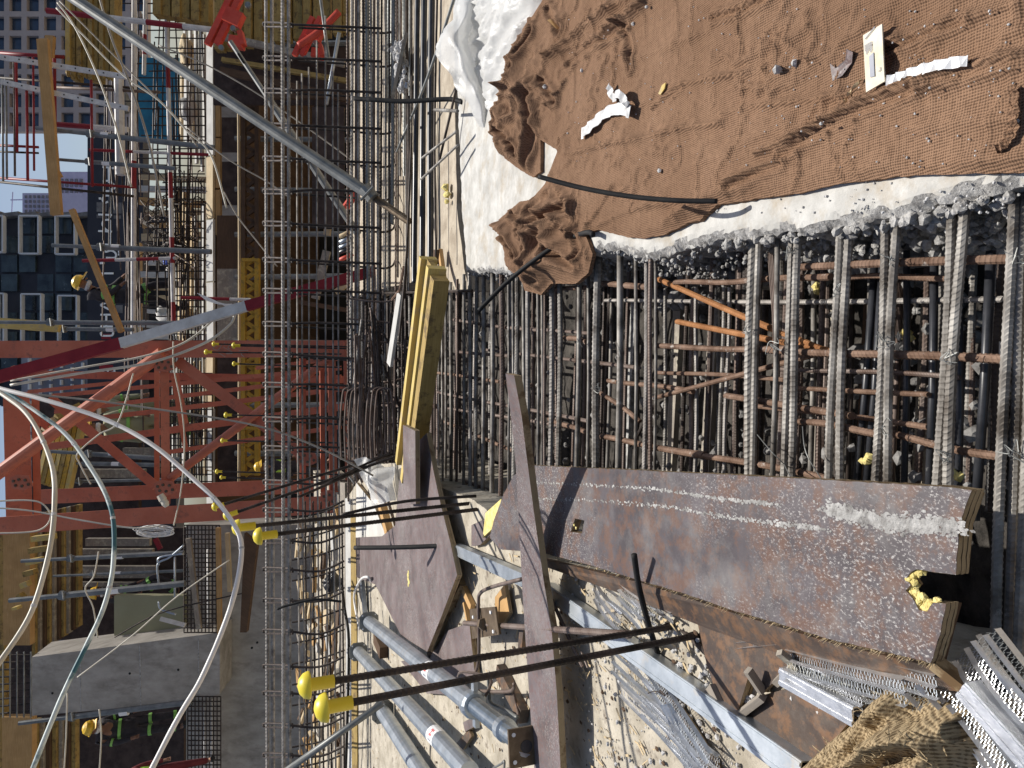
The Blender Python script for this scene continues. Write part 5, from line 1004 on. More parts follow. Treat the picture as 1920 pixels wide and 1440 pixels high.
for st in (((345, 350), (365, 420), (280, 460), (320, 510), (420, 520), (480, 440), (520, 380)), ((590, 320), (588, 400)), ((640, 400), (680, 350)), ((800, 380), (700, 420), (690, 470), (740, 490)), ((560, 450), (700, 520), (820, 590), (760, 620), (630, 620)), ((430, 600), (610, 710)), ((980, 540), (1230, 530)), ((1240, 575), (1060, 610), (1060, 660), (1120, 700))):
    ch.tube(curve([sc_(*p) for p in st], 4) if len(st) > 2 else [sc_(*p) for p in st], .0035, 4)
o = ch.build('chalk_writing', 'cable_grey', mast)
t = MB().lathe(P(300, 928, 6.6), P(312, 947, 6.6) - P(300, 928, 6.6), [(.03, 0), (.035, .05), (.03, .06), (.032, .09), (.02, .12)], 10)
tag(t.build('insulator', 'cable_white'), 'small white fitting fixed on the lower leg of the red mast', 'fitting')

# ================================================================ distant buildings
bt = thing('office_tower', 'pale beige office tower with a grid of dark blue windows', 'office tower', P(250, 60, 90)); DT = 90
def rectpx(x0, x1, y0, y1, d, mb=None, th=.3, sl=0.0):
    mb = mb or MB(); p = [P(x0, y0, d), P(x0, y1, d), P(x1, y1 + sl, d), P(x1, y0 + sl, d)]; return mb.slab(p, F * th)
rectpx(-60, 262, -90, 247, DT + 1.2, None, .5).build('wall', 'facade_beige', bt)
for i in range(10):      # piers and bands stand proud of the panes
    x = -20 + i * 32.5; rectpx(x - 5, x + 5, -90, 247, DT, None, .7).build('floor_band', 'facade_beige', bt)
for j in range(10):
    y = -80 + j * 36 - 2; rectpx(-60, 262, y - 5, y + 5, DT + .003, None, .69).build('pier', 'facade_beige', bt)
for i in range(9):
    for j in range(9):
        x = -15 + i * 32.5; y = -77 + j * 36; rectpx(x + .4, x + 22.3, y + .4, y + 25.5, DT + .55, None, .1).build('window_pane', 'glass_blue', bt)
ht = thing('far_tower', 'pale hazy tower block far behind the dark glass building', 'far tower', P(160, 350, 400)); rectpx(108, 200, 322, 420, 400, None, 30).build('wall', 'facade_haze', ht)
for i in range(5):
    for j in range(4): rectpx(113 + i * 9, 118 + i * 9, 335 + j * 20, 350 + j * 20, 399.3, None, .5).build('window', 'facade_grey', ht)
ht = thing('far_tower', 'lower haze-tinted lilac building with fine window grid under the sky', 'far tower', P(110, 380, 380)); rectpx(42, 200, 362, 420, 380, None, 30).build('wall', 'facade_haze', ht)
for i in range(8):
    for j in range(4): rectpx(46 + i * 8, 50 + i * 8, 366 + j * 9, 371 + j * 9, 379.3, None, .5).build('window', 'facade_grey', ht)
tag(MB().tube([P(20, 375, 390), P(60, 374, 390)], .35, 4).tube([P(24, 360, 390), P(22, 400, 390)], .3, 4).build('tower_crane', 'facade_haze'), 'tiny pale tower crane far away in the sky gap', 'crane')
gb = thing('glass_building', 'dark glass office block with folded roofline and bright window surrounds', 'glass building', P(160, 560, 70)); DG = 70
for i in range(6):       # folded top edge
    x0 = -34 + i * 34; MB().slab([P(x0, 400, DG), P(x0 + 34, 396, DG), P(x0 + 34, 404, DG), P(x0, 404 + (3 if i % 2 else -1), DG)], F * 8).build('roof_fin', 'sign_panel', gb)
rectpx(-40, 180, 404, 760, DG + .8, None, 12).build('wall', 'sign_dark', gb)
for i in range(7):
    for j in range(10):
        x = -34 + i * 34; y = 404 + j * 36; rectpx(x + 2, x + 32, y + 2, y + 34, DG + .5 + .12 * ((i * 7 + j * 3) % 4), None, .2).build('window_pane', 'glass_dark', gb)
for (x0, x1, y0, y1) in ((35, 71, 404, 475), (103, 139, 404, 476), (-8, 4, 404, 472), (39, 76, 551, 640), (108, 143, 554, 640), (-6, 6, 550, 640), (60, 92, 690, 760)):
    f_ = MB(); wd = 1.6
    for a, b in (((x0, y0), (x1, y0)), ((x0, y1), (x1, y1)), ((x0, y0), (x0, y1)), ((x1, y0), (x1, y1))): f_.plank(P(*a, DG - .4), P(*b, DG - .4), px(2.6, DG), .5)
    f_.build('window_surround', 'frame_white', gb)
gw = thing('block_building', 'blue grey building of staggered panels seen through the red mast', 'building', P(200, 700, 66)); rectpx(150, 330, 400, 1000, 80, None, 2).build('wall', 'sign_dark', gw)
rectpx(40, 240, 668, 1240, 69, None, .8).build('wall', 'facade_grey', gw)
for i in range(9):
    for j in range(26): rectpx(52 + i * 20, 55 + i * 20, 672 + j * 16 + (i % 2) * 8, 682 + j * 16 + (i % 2) * 8, 68.6, None, .3).build('panel_joint', 'frame_white', gw)
sg = thing('sign_wall', 'charcoal hoarding wall with tall pale arabic and latin letters', 'sign wall', P(250, 520, 60)); DS = 60
rectpx(164, 268, 250, 790, DS, None, 1).build('wall', 'sign_dark', sg)
def stroke(pts, wpx=3.4, nm='letter'):
    mb = MB(); c = curve([P(x, y, DS - .06) for x, y in pts], 5) if len(pts) > 2 else [P(x, y, DS - .06) for x, y in pts]
    for a, b in zip(c[:-1], c[1:]): mb.plank(a, b + (b - a) * .15, px(wpx, DS), .05)
    return mb.build(nm, 'sign_letter', sg)
for st in (((192, 313), (203, 314)), ((203.5, 313), (204, 339)), ((193, 340), (204, 339), (212, 345), (215, 352), (208, 355)), ((198, 358), (208, 358)), ((206, 367), (206, 403)), ((206, 367), (197, 367), (192, 374), (196, 380), (202, 378)), ((184, 402), (206, 403)), ((206, 412), (206, 459)), ((206, 412), (195, 413), (192, 421), (198, 430), (206, 434)), ((184, 433), (206, 434)), ((192, 458), (206, 459)),
           ((194, 468), (198, 472), (206, 470), (212, 471), (217, 476), (215, 483), (199, 483)), ((186, 512.5), (209, 512.5)), ((188, 572), (201, 566)), ((188, 572), (202, 579)), ((188, 590), (207, 590)), ((199, 590), (199, 612)), ((188, 612), (208, 612)), ((189, 623), (191, 629), (209, 629), (212, 623)), ((191, 692), (192, 698), (213, 698), (213, 691)), ((202, 691), (202, 698))): stroke(st)
for (x, y) in ((211, 315), (187, 372), (223, 472), (223, 477)): rectpx(x - 1.8, x + 1.8, y - 1.8, y + 1.8, DS - .1, None, .1).build('letter_dot', 'sign_letter', sg)
rectpx(187, 195, 489, 495, DS - .1, None, .1).build('letter_dash', 'sign_letter', sg)
for (x0, x1, y0, y1) in ((181, 200, 379, 397), (181, 200, 402, 409), (212, 228, 380, 400), (213, 227, 404, 410), (217, 230, 572, 587)): rectpx(x0, x1, y0, y1, DS - .03, None, .02).build('notice_panel', 'sign_panel', sg)
for (x0, x1, y0, y1) in ((190, 208, 626, 636), (186, 212, 684, 696)): rectpx(x0, x1, y0, y1, DS - .02, None, .015).build('red_panel', 'red', sg)
tag(rectpx(255, 335, 108, 262, 30, None, .1).build('blue_sheet', 'teal'), 'large dark blue plastic sheet hung behind the far scaffold', 'sheet')

# ================================================================ far deck with formwork edge
DK = 11.0
fd = thing('deck_formwork', 'raised timber formwork deck with whitened edge boards and dark plywood side', 'formwork deck', P(450, 400, DK))
rnd = random.Random(50)
def seg(par, nm, x0, x1, y0, y1, d, mat, th=.1): return rectpx(x0, x1, y0, y1, d, None, th).build(nm, mat, par)
for i in range(9):
    y = -60 + i * 118; MB().plank(P(393, y, DK), P(393 + rnd.uniform(-1, 1), y + 115, DK), .15, .04, (.1, -.75, 1)).build('edge_board', 'white_wood' if i % 3 else 'pine', fd)  # edge boards tipped up toward the sun so the band reads bright
seg(fd, 'deck_slab', 401, 404, -60, 985, DK + .05, 'dark_wood', 6)
for y0, y1, mt in ((-60, 84, 'old_yellow'), (84, 256, 'orange_pine'), (259, 352, 'orange_pine'), (356, 440, 'orange_pine')): seg(fd, 'batten', 404, 413, y0, y1, DK - .02, mt, .08)
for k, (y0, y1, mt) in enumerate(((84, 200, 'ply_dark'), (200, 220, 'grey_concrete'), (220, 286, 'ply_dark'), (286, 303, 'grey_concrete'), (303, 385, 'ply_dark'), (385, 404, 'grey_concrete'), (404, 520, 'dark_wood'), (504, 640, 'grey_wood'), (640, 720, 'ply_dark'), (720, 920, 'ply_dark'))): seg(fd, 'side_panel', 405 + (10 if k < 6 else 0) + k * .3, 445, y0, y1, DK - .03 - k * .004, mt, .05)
for i, y in enumerate((84, 170, 260, 355, 440, 520, 640, 760, 850)): MB().tube([P(441, y, DK - .2), P(660, y + rnd.uniform(-4, 4), DK - .2)], .04, 8).build('post', 'galv_dull', fd)
onebar('pale_tube', [(447, 168, DK - .3), (449, 500, DK - .3), (448, 905, DK - .3)], 5, 'pine', 'long pale tube running along the ochre truss beam', 'tube')
for y0, y1, mt, lb in ((178, 484, 'dark_wood', 'shaded part of the truss beam under the far deck edge, shade painted as dull grey brown'), (484, 892, 'ochre', 'bright ochre truss beam with triangular openings under the far deck edge')):  # one beam in two colours: its shaded part is painted duller
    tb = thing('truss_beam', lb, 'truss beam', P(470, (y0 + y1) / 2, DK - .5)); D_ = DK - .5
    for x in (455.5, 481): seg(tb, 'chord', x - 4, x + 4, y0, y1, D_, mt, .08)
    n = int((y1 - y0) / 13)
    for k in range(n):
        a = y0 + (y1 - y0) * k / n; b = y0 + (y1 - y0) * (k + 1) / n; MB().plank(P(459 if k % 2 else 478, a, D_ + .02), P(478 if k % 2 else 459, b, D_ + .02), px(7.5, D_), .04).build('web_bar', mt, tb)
    if mt == 'ochre':
        for y in (484, 560, 680, 800, 885): seg(tb, 'stiffener', 452, 485, y, y + 6, D_ - .01, mt, .02)
# interior under the deck: its shade is painted into a near-black back wall
structure(rectpx(404, 1100, -900, 2400, 17, None, .3).build('back_wall', 'painted_shade'))
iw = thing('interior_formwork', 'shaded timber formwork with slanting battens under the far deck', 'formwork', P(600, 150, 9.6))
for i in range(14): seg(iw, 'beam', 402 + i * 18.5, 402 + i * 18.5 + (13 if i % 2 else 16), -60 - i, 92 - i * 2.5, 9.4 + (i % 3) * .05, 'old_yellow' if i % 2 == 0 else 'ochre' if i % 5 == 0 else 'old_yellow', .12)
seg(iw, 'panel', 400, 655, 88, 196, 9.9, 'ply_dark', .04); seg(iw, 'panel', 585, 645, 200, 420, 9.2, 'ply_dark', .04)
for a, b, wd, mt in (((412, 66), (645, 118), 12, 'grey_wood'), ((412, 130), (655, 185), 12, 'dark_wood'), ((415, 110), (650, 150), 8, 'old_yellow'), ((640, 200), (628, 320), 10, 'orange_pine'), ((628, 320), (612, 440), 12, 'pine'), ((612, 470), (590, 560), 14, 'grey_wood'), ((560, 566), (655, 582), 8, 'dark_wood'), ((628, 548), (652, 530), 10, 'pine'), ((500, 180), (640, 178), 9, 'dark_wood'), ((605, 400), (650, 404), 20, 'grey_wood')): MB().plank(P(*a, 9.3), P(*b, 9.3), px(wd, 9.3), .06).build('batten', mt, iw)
onebar('galvanised_strip', [(636, 62, 8.8), (612, 196, 8.8)], 9, 'galv', 'perforated galvanised strip hanging under the second red clamp', 'strip', n=4)
t = MB()
for k in range(5): t.tube([P(640 + k * 2, 428 + k * 11, 6.8), P(662, 418 + k * 11, 6.8)], .022, 8)
for i, (y, mt) in enumerate(((436, 'pine'), (447, 'galv'), (457, 'galv'), (466, 'black_plastic'), (480, 'bright_red'))): onebar('bar_end', [(636, y + 8, 6.8), (662, y - 4, 6.8)], 8, mt, ('pale', 'upper grey', 'lower grey', 'black', 'pink red')[i] + ' tube end in the small stack under the far deck', 'tube')
# red clamps
def clamp(x, y, d, s, lb):
    t = thing('red_clamp', lb, 'formwork clamp', P(x, y, d)); q = lambda a, b, e=0: P(x + a * s, y + b * s, d + e)
    for k in (-9, 9): MB().plank(q(-28 + k, 38), q(16 + k, -52), px(11 * s, d), .06).build('waler_channel', 'bright_red', t)
    MB().plank(q(-4, -22, -.05), q(26, -8, -.05), px(26 * s, d), .10).build('bracket', 'bright_red', t); MB().plank(q(4, 30, -.05), q(30, 34, -.05), px(20 * s, d), .10).build('shoe', 'bright_red', t); MB().plank(q(24, 12, -.06), q(30, 38, -.06), px(9 * s, d), .08).build('tongue', 'bright_red', t)
    MB().lathe(q(12, 8, -.12), F, [(.028 * s, 0), (.028 * s, .03), (.012, .035), (.012, .1)], 6).build('wing_nut', 'galv_dull', t); MB().lathe(q(40, -36, -.1), F, [(.03 * s, 0), (.035 * s, .02), (.015, .03)], 10).build('washer', 'galv_dull', t); MB().lathe(q(-10, 44, -.12), F, [(.028 * s, 0), (.028 * s, .03), (.012, .035)], 6).build('wing_nut', 'galv_dull', t)
    return t
clamp(424, 44, 7.6, 1.0, 'bright red formwork clamp with two channels at the head of the thinner prop'); clamp(580, 72, 8.2, .8, 'smaller red formwork clamp deeper under the far deck')
onebar('red_pole', [(560, 86, 8.0), (600, 58, 8.0), (636, 22, 8.0)], 15, 'bright_red', 'short bright red waler tube running to the second clamp', 'tube', n=4)
tag(MB().tube([P(640, 400, 6.7), P(668, 362, 6.7)], .035, 8).build('red_tube', 'bright_red'), 'bright red tube stub behind the thick bars', 'tube')

# ---- rebar mat and stores on the far deck
fm = thing('deck_rebar_mat', 'tangle of thin dark bars and upright mesh standing on the far deck', 'rebar mat', P(380, 300, 11.5))
for i in range(64):
    x = rnd.uniform(196, 384); y0 = rnd.uniform(-40, 520); MB().tube([P(x, y0, 11.3), P(x + rnd.uniform(-14, 14), y0 + rnd.uniform(120, 420), 11.3 + rnd.uniform(-.2, .3))], px(2.6, 11.3) / 2, 5).build('bar', rnd.choice(('rebar_dark', 'rebar_dark', 'rebar_mid')), fm)
for i in range(44):
    y = 10 + i * 15 + rnd.uniform(-4, 4); x0 = rnd.uniform(215, 300) if y < 330 else rnd.uniform(262, 320)
    MB().tube([P(x0, y, 11.2), P(384, y + rnd.uniform(-3, 3), 11.2)], px(2.6, 11.2) / 2, 5).build('bar', 'rebar_dark', fm)
for i in range(26):
    x = 318 + (i % 13) * 5.4; y0 = 395 if i < 13 else 690; MB().tube([P(x, y0 - 60, 11.15), P(x + rnd.uniform(-3, 3), y0 + 240, 11.15)], px(2.2, 11.2) / 2, 5).build('bar', 'rebar_dark', fm)
wires = thing('wire_tangle', 'tangle of curled loose reinforcement wires on the far deck beside the grey chute', 'wire tangle', P(300, 440, 11.4))
for i in range(60):
    c = (rnd.uniform(268, 380), rnd.uniform(325, 520)); q = [(c[0] + rnd.gauss(0, 14), c[1] + rnd.gauss(0, 12), 11.3 + rnd.uniform(-.3, .3)) for _ in range(4)]
    MB().tube(curve([P(*p) for p in q], 5), px(2, 11.3) / 2, 4).build('wire', rnd.choice(('rebar_dark', 'rebar_dark', 'rebar_mid')), wires)
lum = ((256, 262, 470, 700, 'pine', 'wide pale board wall between the railings behind the walking worker'), (340, 352, 420, 660, 'pine', 'bundle of upright pale planks right of the worker'), (356, 366, 470, 700, 'white_wood', 'whitened post standing by the deck edge'))
stack = thing('plank_stack', 'stack of pale planks lying along the far deck edge in full sun', 'plank stack', P(380, 420, 12.4))
def lit(par, x, y0, y1, d, mt, wd=.055): MB().plank(P(x, y0, d), P(x + rnd.uniform(-3, 3), y1, d), wd, .04, (rnd.uniform(-.1, .3), -.6, 1)).build('plank', mt, par)
for i in range(11): lit(stack, 328 + i * 5.2, rnd.uniform(330, 480), rnd.uniform(600, 660), 12.2 + rnd.uniform(-.3, .3), rnd.choice(('pine', 'white_wood', 'pine', 'white_wood')))
stack = thing('plank_stack', 'second stack of pale planks seen through the red mast', 'plank stack', P(380, 800, 12.4))
for i in range(12): lit(stack, 324 + i * 5.4, rnd.uniform(655, 690), rnd.uniform(840, 905), 12.2 + rnd.uniform(-.3, .3), rnd.choice(('pine', 'white_wood', 'white_wood')))
stack = thing('plank_stack', 'sunlit boards and crates behind the mesh at the top of the far deck', 'plank stack', P(380, 180, 12.4))
for i in range(9): lit(stack, 340 + i * 5, rnd.uniform(40, 90), rnd.uniform(260, 330), 12.2 + rnd.uniform(-.3, .3), rnd.choice(('white_wood', 'pine', 'white_wood')))
seg(stack, 'plank', 245, 262, 455, 640, 12.9, 'pine', .1).parent = None
o = [q for q in COL.objects if q.parent is None and q.name.startswith('plank') and q.type == 'MESH'][-1]; o.location = Vector(stack['_org']); o.name = 'board_wall'; tag(o, 'pale upright boards between the two railings beside the worker', 'boards')
wp = MB()
for k in range(16): wp.tube([P(250 + k * 1.2, 320 + k * 19, 13.0), P(330, 322 + k * 19 + rnd.uniform(-6, 6), 13.0)], px(rnd.uniform(4, 8), 13) / 2, 6)
for k in range(14):
    y = 330 + k * 23; tag(MB().plank(P(262 + rnd.uniform(-8, 12), y, 12.8), P(388, y + rnd.uniform(-5, 9), 12.8), px(rnd.uniform(7, 14), 12.8), .08).build('timber_post', rnd.choice(('pine', 'pine', 'white_wood', 'orange_pine'))), ORD[k] + ' upright pale timber behind the far mesh, counted from the blue sheet', 'timber', 'upright timbers behind the far mesh')
for k in range(9):
    y = 672 + k * 26; tag(MB().plank(P(300 + rnd.uniform(-8, 22), y, 12.8), P(388, y + rnd.uniform(-5, 9), 12.8), px(rnd.uniform(9, 15), 12.8), .08).build('timber_post', rnd.choice(('pine', 'white_wood'))), ORD[k] + ' upright timber behind the red mast, counted from the banded pole', 'timber', 'upright timbers behind the mast')
def blob(nm, x, y, d, rx, ry, mat, lb, cat, seed=1, n=14):
    mb = MB(); rnd2 = random.Random(seed)
    n_ = 14
    for i in range(n_ + 1):
        pass
    vs = []; fs = []; NU, NV = 12, 18
    for i in range(NU + 1):
        a = math.pi * i / NU
        for j in range(NV):
            b = 2 * math.pi * j / NV; v = Vector((math.sin(a) * math.cos(b), math.sin(a) * math.sin(b), math.cos(a))); s_ = 1 + .35 * mnoise.noise(v * 1.8 + Vector((seed * 3.1, 0, 0))) + .12 * mnoise.noise(v * 6 + Vector((0, seed, 0)))
            vs.append(P(x, y, d) + (U * v.z * px(rx, d) + R * v.x * px(ry, d) + F * v.y * px(min(rx, ry), d)) * s_)
    fs = [(i * NV + j, i * NV + (j + 1) % NV, (i + 1) * NV + (j + 1) % NV, (i + 1) * NV + j) for i in range(NU) for j in range(NV)]
    mb.add(vs, fs); return tag(mb.build(nm, mat, smooth=True), lb, cat)
blob('cement_bag', 318, 590, 12.4, 24, 20, 'white_bag', 'plump white bag sitting on the far deck below the worker', 'bag', 2)
blob('blue_bag', 318, 492, 12.3, 12, 6, 'blue_bag', 'blue bag lying against the rail beside the worker', 'bag', 3); blob('blue_bag', 343, 503, 12.3, 10, 6, 'blue_bag', 'second blue bag right behind the first', 'bag', 4); blob('white_sack', 328, 505, 12.4, 16, 11, 'white_bag', 'crumpled white sheet between the two blue bags', 'bag', 6)
blob('cloth_bundle', 352, 205, 11.8, 18, 22, 'white_bag', 'white cloth bundle behind the mesh below the blue sheet', 'cloth', 5); blob('cloth_bundle', 235, 195, 11.9, 9, 20, 'galv_dull', 'grey bundle tied to the white guard pole', 'cloth', 8); blob('cloth_bundle', 350, 95, 11.9, 12, 26, 'pine', 'beige bundle behind the bars near the top edge', 'cloth', 9)
tag(MB().slab([P(258, 408, 11.6), P(300, 428, 11.5), P(335, 455, 11.5), P(352, 462, 11.4), P(350, 478, 11.4), P(300, 446, 11.5), P(268, 420, 11.6)], F * .06).build('chute', 'grey_wood'), 'grey curved sheet chute lying across the wire tangle', 'sheet')

# ---- stack of formwork beams at the upper left
bs = thing('beam_stack', 'large bundle of dirty yellow formwork beams hoisted above the far deck', 'beam stack', P(215, 60, 10.0))
for i in range(9):
    x = 122 + i * 10.5; seg(bs, 'beam', x, x + 8.5, -70, 122 + rnd.uniform(-4, 24) + i * 2, 9.9 + (i % 2) * .04, 'old_yellow' if i else 'yellow_wood', .2)
for i in range(8): blob('beam_end', 128 + i * 11, 134 + rnd.uniform(0, 14), 9.95, 4, 8, 'old_yellow', 'x', 'x', i)
for q in [q for q in COL.objects if q.name.startswith('beam_end')]:
    lo = Vector(q['_org']) - Vector(bs['_org']); q.parent = bs; q.location = lo; del q['label']; del q['category']
sf = thing('shelf_beams', 'yellow formwork beams lying in a row above the far mesh at the top edge', 'beams', P(330, 10, 9.8))
for i in range(6): x = 286 + i * 18; seg(sf, 'beam', x, x + 15, -60, 26 + i * 3, 9.7 + (i % 2) * .05, 'old_yellow', .15)

# ================================================================ scaffold tubes, rails and boards: one thing each
def tb(nm, pts, wpx, mat, lb, cat, n=8, group=None): return onebar(nm, pts, wpx, mat, lb, cat, False, group, n)
def bands(nm, a, b, cols, wpx, d, lb, cat='guard rail', n=8):
    t = thing(nm, lb, cat, P(*b, d)); k = len(cols)
    for i, (f0, f1, mt) in enumerate(cols): MB().tube([P(a[0] + (b[0] - a[0]) * f0, a[1] + (b[1] - a[1]) * f0, d), P(a[0] + (b[0] - a[0]) * f1, a[1] + (b[1] - a[1]) * f1, d)], px(wpx, d) / 2, n).build({'red': 'red_band', 'white': 'white_band'}[mt], mt, t)
    return t
bands('guard_rail', (252, -10), (250, 640), ((0, .48, 'white'), (.48, .56, 'red'), (.56, 1, 'white')), 9, 10.2, 'long white horizontal guard rail with one dark red band, crossing in front of the sign')
bands('guard_rail', (312, 8), (326, 615), ((0, .18, 'white'), (.18, .26, 'red'), (.26, .52, 'white'), (.52, .6, 'red'), (.6, .72, 'white'), (.72, .8, 'red'), (.8, .92, 'white'), (.92, 1, 'red')), 8, 10.0, 'second horizontal rail with several red bands, nearer to the far deck')
bands('guard_rail', (273, -10), (270, 140), ((0, .5, 'white'), (.5, .75, 'red'), (.75, 1, 'white')), 7, 10.3, 'short banded rail beside the blue sheet at the top edge')
bands('guard_post', (88, 20), (400, 56), ((0, .3, 'red'), (.3, .6, 'white'), (.6, .82, 'red'), (.82, 1, 'white')), 11, 9.6, 'upper banded guard post crossing behind the big slanting prop', 'guard post')
bands('guard_post', (105, 233), (240, 243), ((0, .5, 'red'), (.5, 1, 'white')), 10, 10.0, 'short banded guard post just above the grey tube with the label', 'guard post')
bands('guard_post', (168, 281), (390, 290), ((0, .37, 'red'), (.37, .68, 'white'), (.68, 1, 'red')), 6, 10.0, 'thin banded guard post below the white tube end', 'guard post')
bands('guard_post', (155, 489), (330, 484), ((0, .35, 'red'), (.35, .58, 'white'), (.58, .82, 'red'), (.82, 1, 'white')), 6.5, 10.0, 'thin banded guard post above the worker with the yellow helmet', 'guard post')
bands('guard_post', (340, 558), (470, 562), ((0, .7, 'red'), (.7, 1, 'white')), 6, 9.6, 'short dark red post beneath the worker feet by the white wires', 'guard post')
t = bands('white_tube', (223, 140), (226, 328), ((0, 1, 'white'),), 17, 9.8, 'thick bright white plastic tube hanging horizontally before the sign', 'tube')
for i, (x, y0, y1, wd, mt, lb) in enumerate(((4, 150, 340, 4, 'galv_dull', 'outermost thin rail before the office tower'), (11, 148, 335, 4, 'galv_dull', 'second thin rail before the office tower'), (26, 105, 330, 4, 'rebar_mid', 'brownish thin rail, third before the office tower'), (30, 115, 285, 5, 'red', 'reddish rail ending at the sky gap'), (50, 170, 338, 5, 'red', 'thicker reddish rail crossing the sky gap'), (62, 108, 320, 4, 'red', 'thin red rail left of the timber post'), (102, 110, 345, 6, 'red', 'dark red rail right behind the timber post'), (171, 150, 350, 5, 'red', 'dark red rail at the left edge of the sign'))):
    tb('thin_rail', [(x, y0, 9.5), (x + 2, y1, 9.5)], wd, mt, lb, 'rail')
for i, (y, x0, x1, sl, wd, mt, lb) in enumerate(((272, -10, 72, 4, 5, 'red', 'dark red standard crossing the sky gap upper one'), (284, -10, 72, 3, 4, 'rebar_dark', 'thin dark standard crossing the sky gap'), (333, -10, 250, 18, 5, 'red', 'dark red standard crossing in front of the hazy tower'), (340, -10, 250, 28, 5, 'rebar_dark', 'dark standard just below it'), (145, -10, 250, 20, 5, 'rebar_dark', 'dark standard in front of the office tower'), (163, 90, 300, 10, 6, 'rebar_mid', 'brown standard between timber post and sign'), (99, -10, 120, 8, 7, 'red', 'dark red standard near the two perforated posts'))):
    tb('scaffold_tube', [(x0, y, 9.8), (x1, y + sl, 9.8)], wd, mt, lb, 'scaffold tube')
for i, (a, b, wd, lb) in enumerate((((-5, 105), (235, 143), 9, 'upper perforated pale post crossing the office tower'), ((0, 152), (240, 203), 9, 'lower perforated pale post crossing the timber post'))):
    t = thing('perforated_post', lb, 'post', P(*b, 9.4)); MB().plank(P(*a, 9.4), P(*b, 9.4), px(wd, 9.4), .04).build('post', 'white', t)
    for k in range(9): f_ = .06 + k * .11; MB().lathe(P(a[0] + (b[0] - a[0]) * f_, a[1] + (b[1] - a[1]) * f_, 9.397), -F, [(.009, 0), (.009, .004)], 8).build('hole', 'black_bar', t)
def shore(nm, a, b, wpx, d, lb, label_at=None, mat='galv_dull'):
    t = thing(nm, lb, 'shore', P(*b, d)); m_ = ((a[0] + (b[0] - a[0]) * .3), (a[1] + (b[1] - a[1]) * .3))
    MB().tube([P(*a, d), P(*m_, d)], px(wpx * .75, d) / 2, 10).build('inner_tube', mat, t); MB().tube([P(*m_, d), P(*b, d)], px(wpx, d) / 2, 10).build('outer_tube', mat, t)
    MB().tube([P(m_[0] - 4, m_[1] - 1, d), P(m_[0] + 7, m_[1] + 1, d)], px(wpx * 1.5, d) / 2, 10).build('collar', mat, t); MB().tube([P(m_[0] + 1, m_[1] - 8, d - .06), P(m_[0] + 3, m_[1] + 7, d - .06)], .012, 6).build('pin', mat, t)
    if label_at:
        u_ = (P(*b, d) - P(*a, d)).normalized(); MB().tube([P(*label_at, d), P(*label_at, d) + u_ * .10], px(wpx, d) / 2 * 1.04, 10).build('sticker', 'sticker', t)
    return t
shore('shoring_prop', (68, 240), (402, 277), 10, 9.5, 'grey shoring prop with a white sticker running past the timber post', (190, 252))
shore('shoring_prop', (95, 298), (330, 316), 8, 9.6, 'thin grey shoring prop beside the first arabic letter', (192, 306))
shore('shoring_prop', (98, 460), (396, 472), 10, 9.3, 'grey shoring prop with sticker just above the worker', (210, 463))
shore('shoring_prop', (-8, 604), (330, 606), 9, 9.3, 'grey shoring prop below the worker over the ochre planks')
shore('shoring_prop', (60, 616), (250, 618), 8, 9.8, 'second grey prop tight under the first one below the worker', (200, 618))
shore('shoring_prop', (90, 846), (338, 862), 9, 9.8, 'grey shoring prop seen inside the mast below the hanging cable', (205, 852))
shore('shoring_prop', (100, 868), (300, 872), 8, 10.2, 'thin shoring prop deeper inside the mast', (210, 870))
shore('shoring_prop', (40, 1052), (345, 1036), 9, 8.8, 'upper grey shoring prop beside the guard rails on the left side', (215, 1044))
shore('shoring_prop', (18, 1126), (347, 1094), 12, 8.6, 'thick shoring prop with collar and sticker running above the khaki board', (208, 1108))
shore('shoring_prop', (36, 1356), (360, 1316), 11, 8.9, 'shoring prop directly under the concrete column', (225, 1337))
shore('shoring_prop', (100, 1080), (345, 1070), 6, 9.4, 'thin pale prop behind the thick one above the khaki board', (212, 1075))
shore('shoring_prop', (60, 905), (350, 898), 6, 10.4, 'thin dark prop crossing behind the ochre beam fan')
for a, b, wd, d, mt, lb in (((78, 72), (104, 402), 20, 9.3, 'orange_pine', 'tall square orange timber post rising past the sky gap'), ((92, 66), (88, 120), 16, 9.6, 'orange_pine', 'short timber board end at the top of the tall post'), ((133, 392), (226, 622), 10, 9.0, 'orange_pine', 'thin orange batten leaning over the worker shoulder'), ((-5, 604), (110, 612), 18, 9.6, 'yellow_wood', 'short yellow plank end at the left edge above the mast'), ((96, 300), (112, 330), 6, 9.5, 'orange_pine', 'small wood scrap on the collar')):
    tag(MB().plank(P(*a, d), P(*b, d), px(wd, d), .06, (-F + R * .3)).build('timber_post', mt), lb, 'timber')
for a, b, wd, mt, lb in (((375, 1000), (470, 1160), 22, 'dark_wood', 'x'),): tag(MB().slab([P(458, 1000, 8.4), P(482, 1020, 8.4), P(462, 1186, 8.4), P(450, 1186, 8.4)], F * .08).build('dark_plank', 'dark_wood'), 'dark tapered plank hanging on the grey concrete wall', 'plank')

